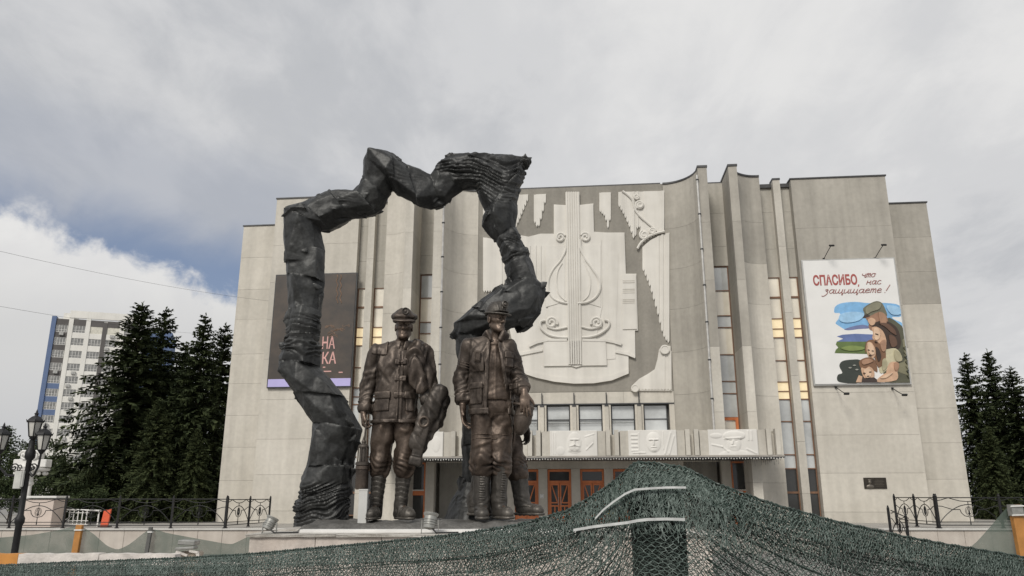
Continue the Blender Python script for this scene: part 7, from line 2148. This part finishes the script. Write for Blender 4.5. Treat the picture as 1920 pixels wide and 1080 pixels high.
def build_net():
    root = empty('safety_net', P(1238, 876, 1.44), 0, 'dark green knotted safety net draped over a post across the foreground', 'net')
    base = root.location
    def put(a, b, r, name, m, seed):
        rng = np.random.default_rng(seed)
        rr = r*rng.uniform(.7, 1.35, len(a))
        me = yarn_mesh(a-np.array(base), b-np.array(base), rr, name); o = mobj(name, me, m, root); o['kind'] = 'stuff'; return o
    a, b = hex_layer(.0150, .0066, .50, .0, .00085, 1, .13); put(a, b, .00072, 'net_front', M_netg, 1)
    a, b = hex_layer(.0150, .0080, .44, .020, .0009, 2, .2); put(a, b, .0007, 'net_back_fold', M_netd, 2)
    a, b = hex_layer(.0088, .0046, .50, .034, .0009, 3, .35); kp = a[:,0] > float(np.interp(S_POST-.55, _S, _E[:,0])); a, b = a[kp], b[kp]; put(a, b, .00062, 'net_inner_fold', M_netg, 3)
    # hem turned over: a denser band along the top edge
    rng = np.random.default_rng(5)
    for seed, off, tm in ((11, -.006, .05), (12, .008, .09)):
        a, b = hex_layer(.0075, .0062, tm, off, .0009, seed, .45); put(a, b, .00095, 'net_hem', M_netg if seed == 11 else M_netd, seed)
    # loose filaments
    n = 2600
    s = np.concatenate([rng.uniform(0, SL, n//2), np.clip(rng.normal(S_POST, .10, n//2), 0, SL)]); t = rng.random(n)**1.5*.10
    a = surf(s, t, 0) + np.array([0,-.004,0]); L = rng.uniform(.012,.035,n)
    ang = rng.normal(PI/2, .55, n)
    b = surf(np.clip(s+np.cos(ang)*L, 0, SL), np.maximum(0, t+np.sin(ang)*L), 0) + np.array([0,-.006,0])
    put(a, b, .0007, 'loose_filaments', M_netg, 8)
    # bound edge rope, twisted, two strands
    k = 420
    ss = np.linspace(0, SL, k)
    for ph in (0, PI):
        c = surf(ss, np.zeros(k), 0) + np.stack([0*ss, .003*np.cos(ss*260+ph), .002+.003*np.sin(ss*260+ph)], 1) - np.array(base)
        mb = MB(); mb.tube([tuple(p) for p in c], .0022, 5); mb.obj('edge_rope', M_netd, root, smooth=True)
    # long gathered cords running through the folds
    for j in range(36):
        t0 = .008 + .0085*j
        sa, sb = (0, S_POST-.10) if j % 2 == 0 else (S_POST+.08, SL)
        q = np.linspace(sa, sb, 220); c = surf(q, np.maximum(.003, t0*(.45+.55*np.minimum(1, np.abs(q-S_POST)/.5)) + .008*np.sin(q*3.3+j*1.7)), -.002 + .012*(j % 3)) - np.array(base)
        mb = MB(); mb.tube([tuple(p) for p in c], .00125, 4); mb.obj('gathering_cord', M_netd if j % 4 else M_netg, root)
    return root
NET = build_net()
# post under the net
pt = P(1238, 886, 1.475)
xa, xb = P(1187, 920, 1.475).x, P(1284, 920, 1.475).x
fp = empty('fence_post', ((xa+xb)/2, 1.475, 0), 0, 'dark flat board post standing under the peak of the green net', 'post')
mb = MB(); mb.box((0,.025,pt.z/2), (xb-xa,.04,pt.z)); mb.obj('board', mat('dark_board', (.020,.024,.020), .8, 0, .25, 8, streak=.3), fp, bevel=.003)
M_strap = mat('white_plastic_strap', (.52,.53,.52), .45, 0, .15, 60)
def strap(pts, Ys, label, w=.0024):
    mb = MB(); q = [P(px, py, Y) for (px, py), Y in zip(pts, Ys)]
    vs = []
    o = Vector(q[0])
    for p in q:
        for dy in (-.0009, .0009):
            vs += [p-o+Vector((0,dy,-w)), p-o+Vector((0,dy,w))]
    fs = []
    for i in range(len(q)-1):
        a, b = i*4, (i+1)*4
        fs += [(a,a+1,b+1,b), (a+2,b+2,b+3,a+3), (a,b,b+2,a+2), (a+1,a+3,b+3,b+1)]
    fs += [(0,2,3,1), (len(vs)-4,len(vs)-3,len(vs)-1,len(vs)-2)]
    mb.add(vs, fs); ob = mb.obj('plastic_strap', M_strap, None, loc=o); tag(ob, label, 'strap')
    return ob
def net_Y(px, py): 
    s = float(np.interp(px, _px, _S)); z = P(px, py, 1.4).z; t = max(0., float(np.interp(s, _S, _E[:,2]))-z)
    return float(surf(np.array([s]), np.array([t]), 0)[0,1])-.014
c1 = [(1075,994),(1110,988),(1150,983),(1176,980),(1196,976),(1215,974),(1250,973),(1284,974)]
c2 = [(1116,972),(1132,955),(1150,941),(1172,926),(1190,918),(1215,916),(1250,914),(1286,914)]
strap(c1, [net_Y(*p) for p in c1], 'lower white plastic strap tied round the netted post')
strap(c2, [net_Y(*p) for p in c2], 'upper white plastic strap slanting down from the netted post', .0019)
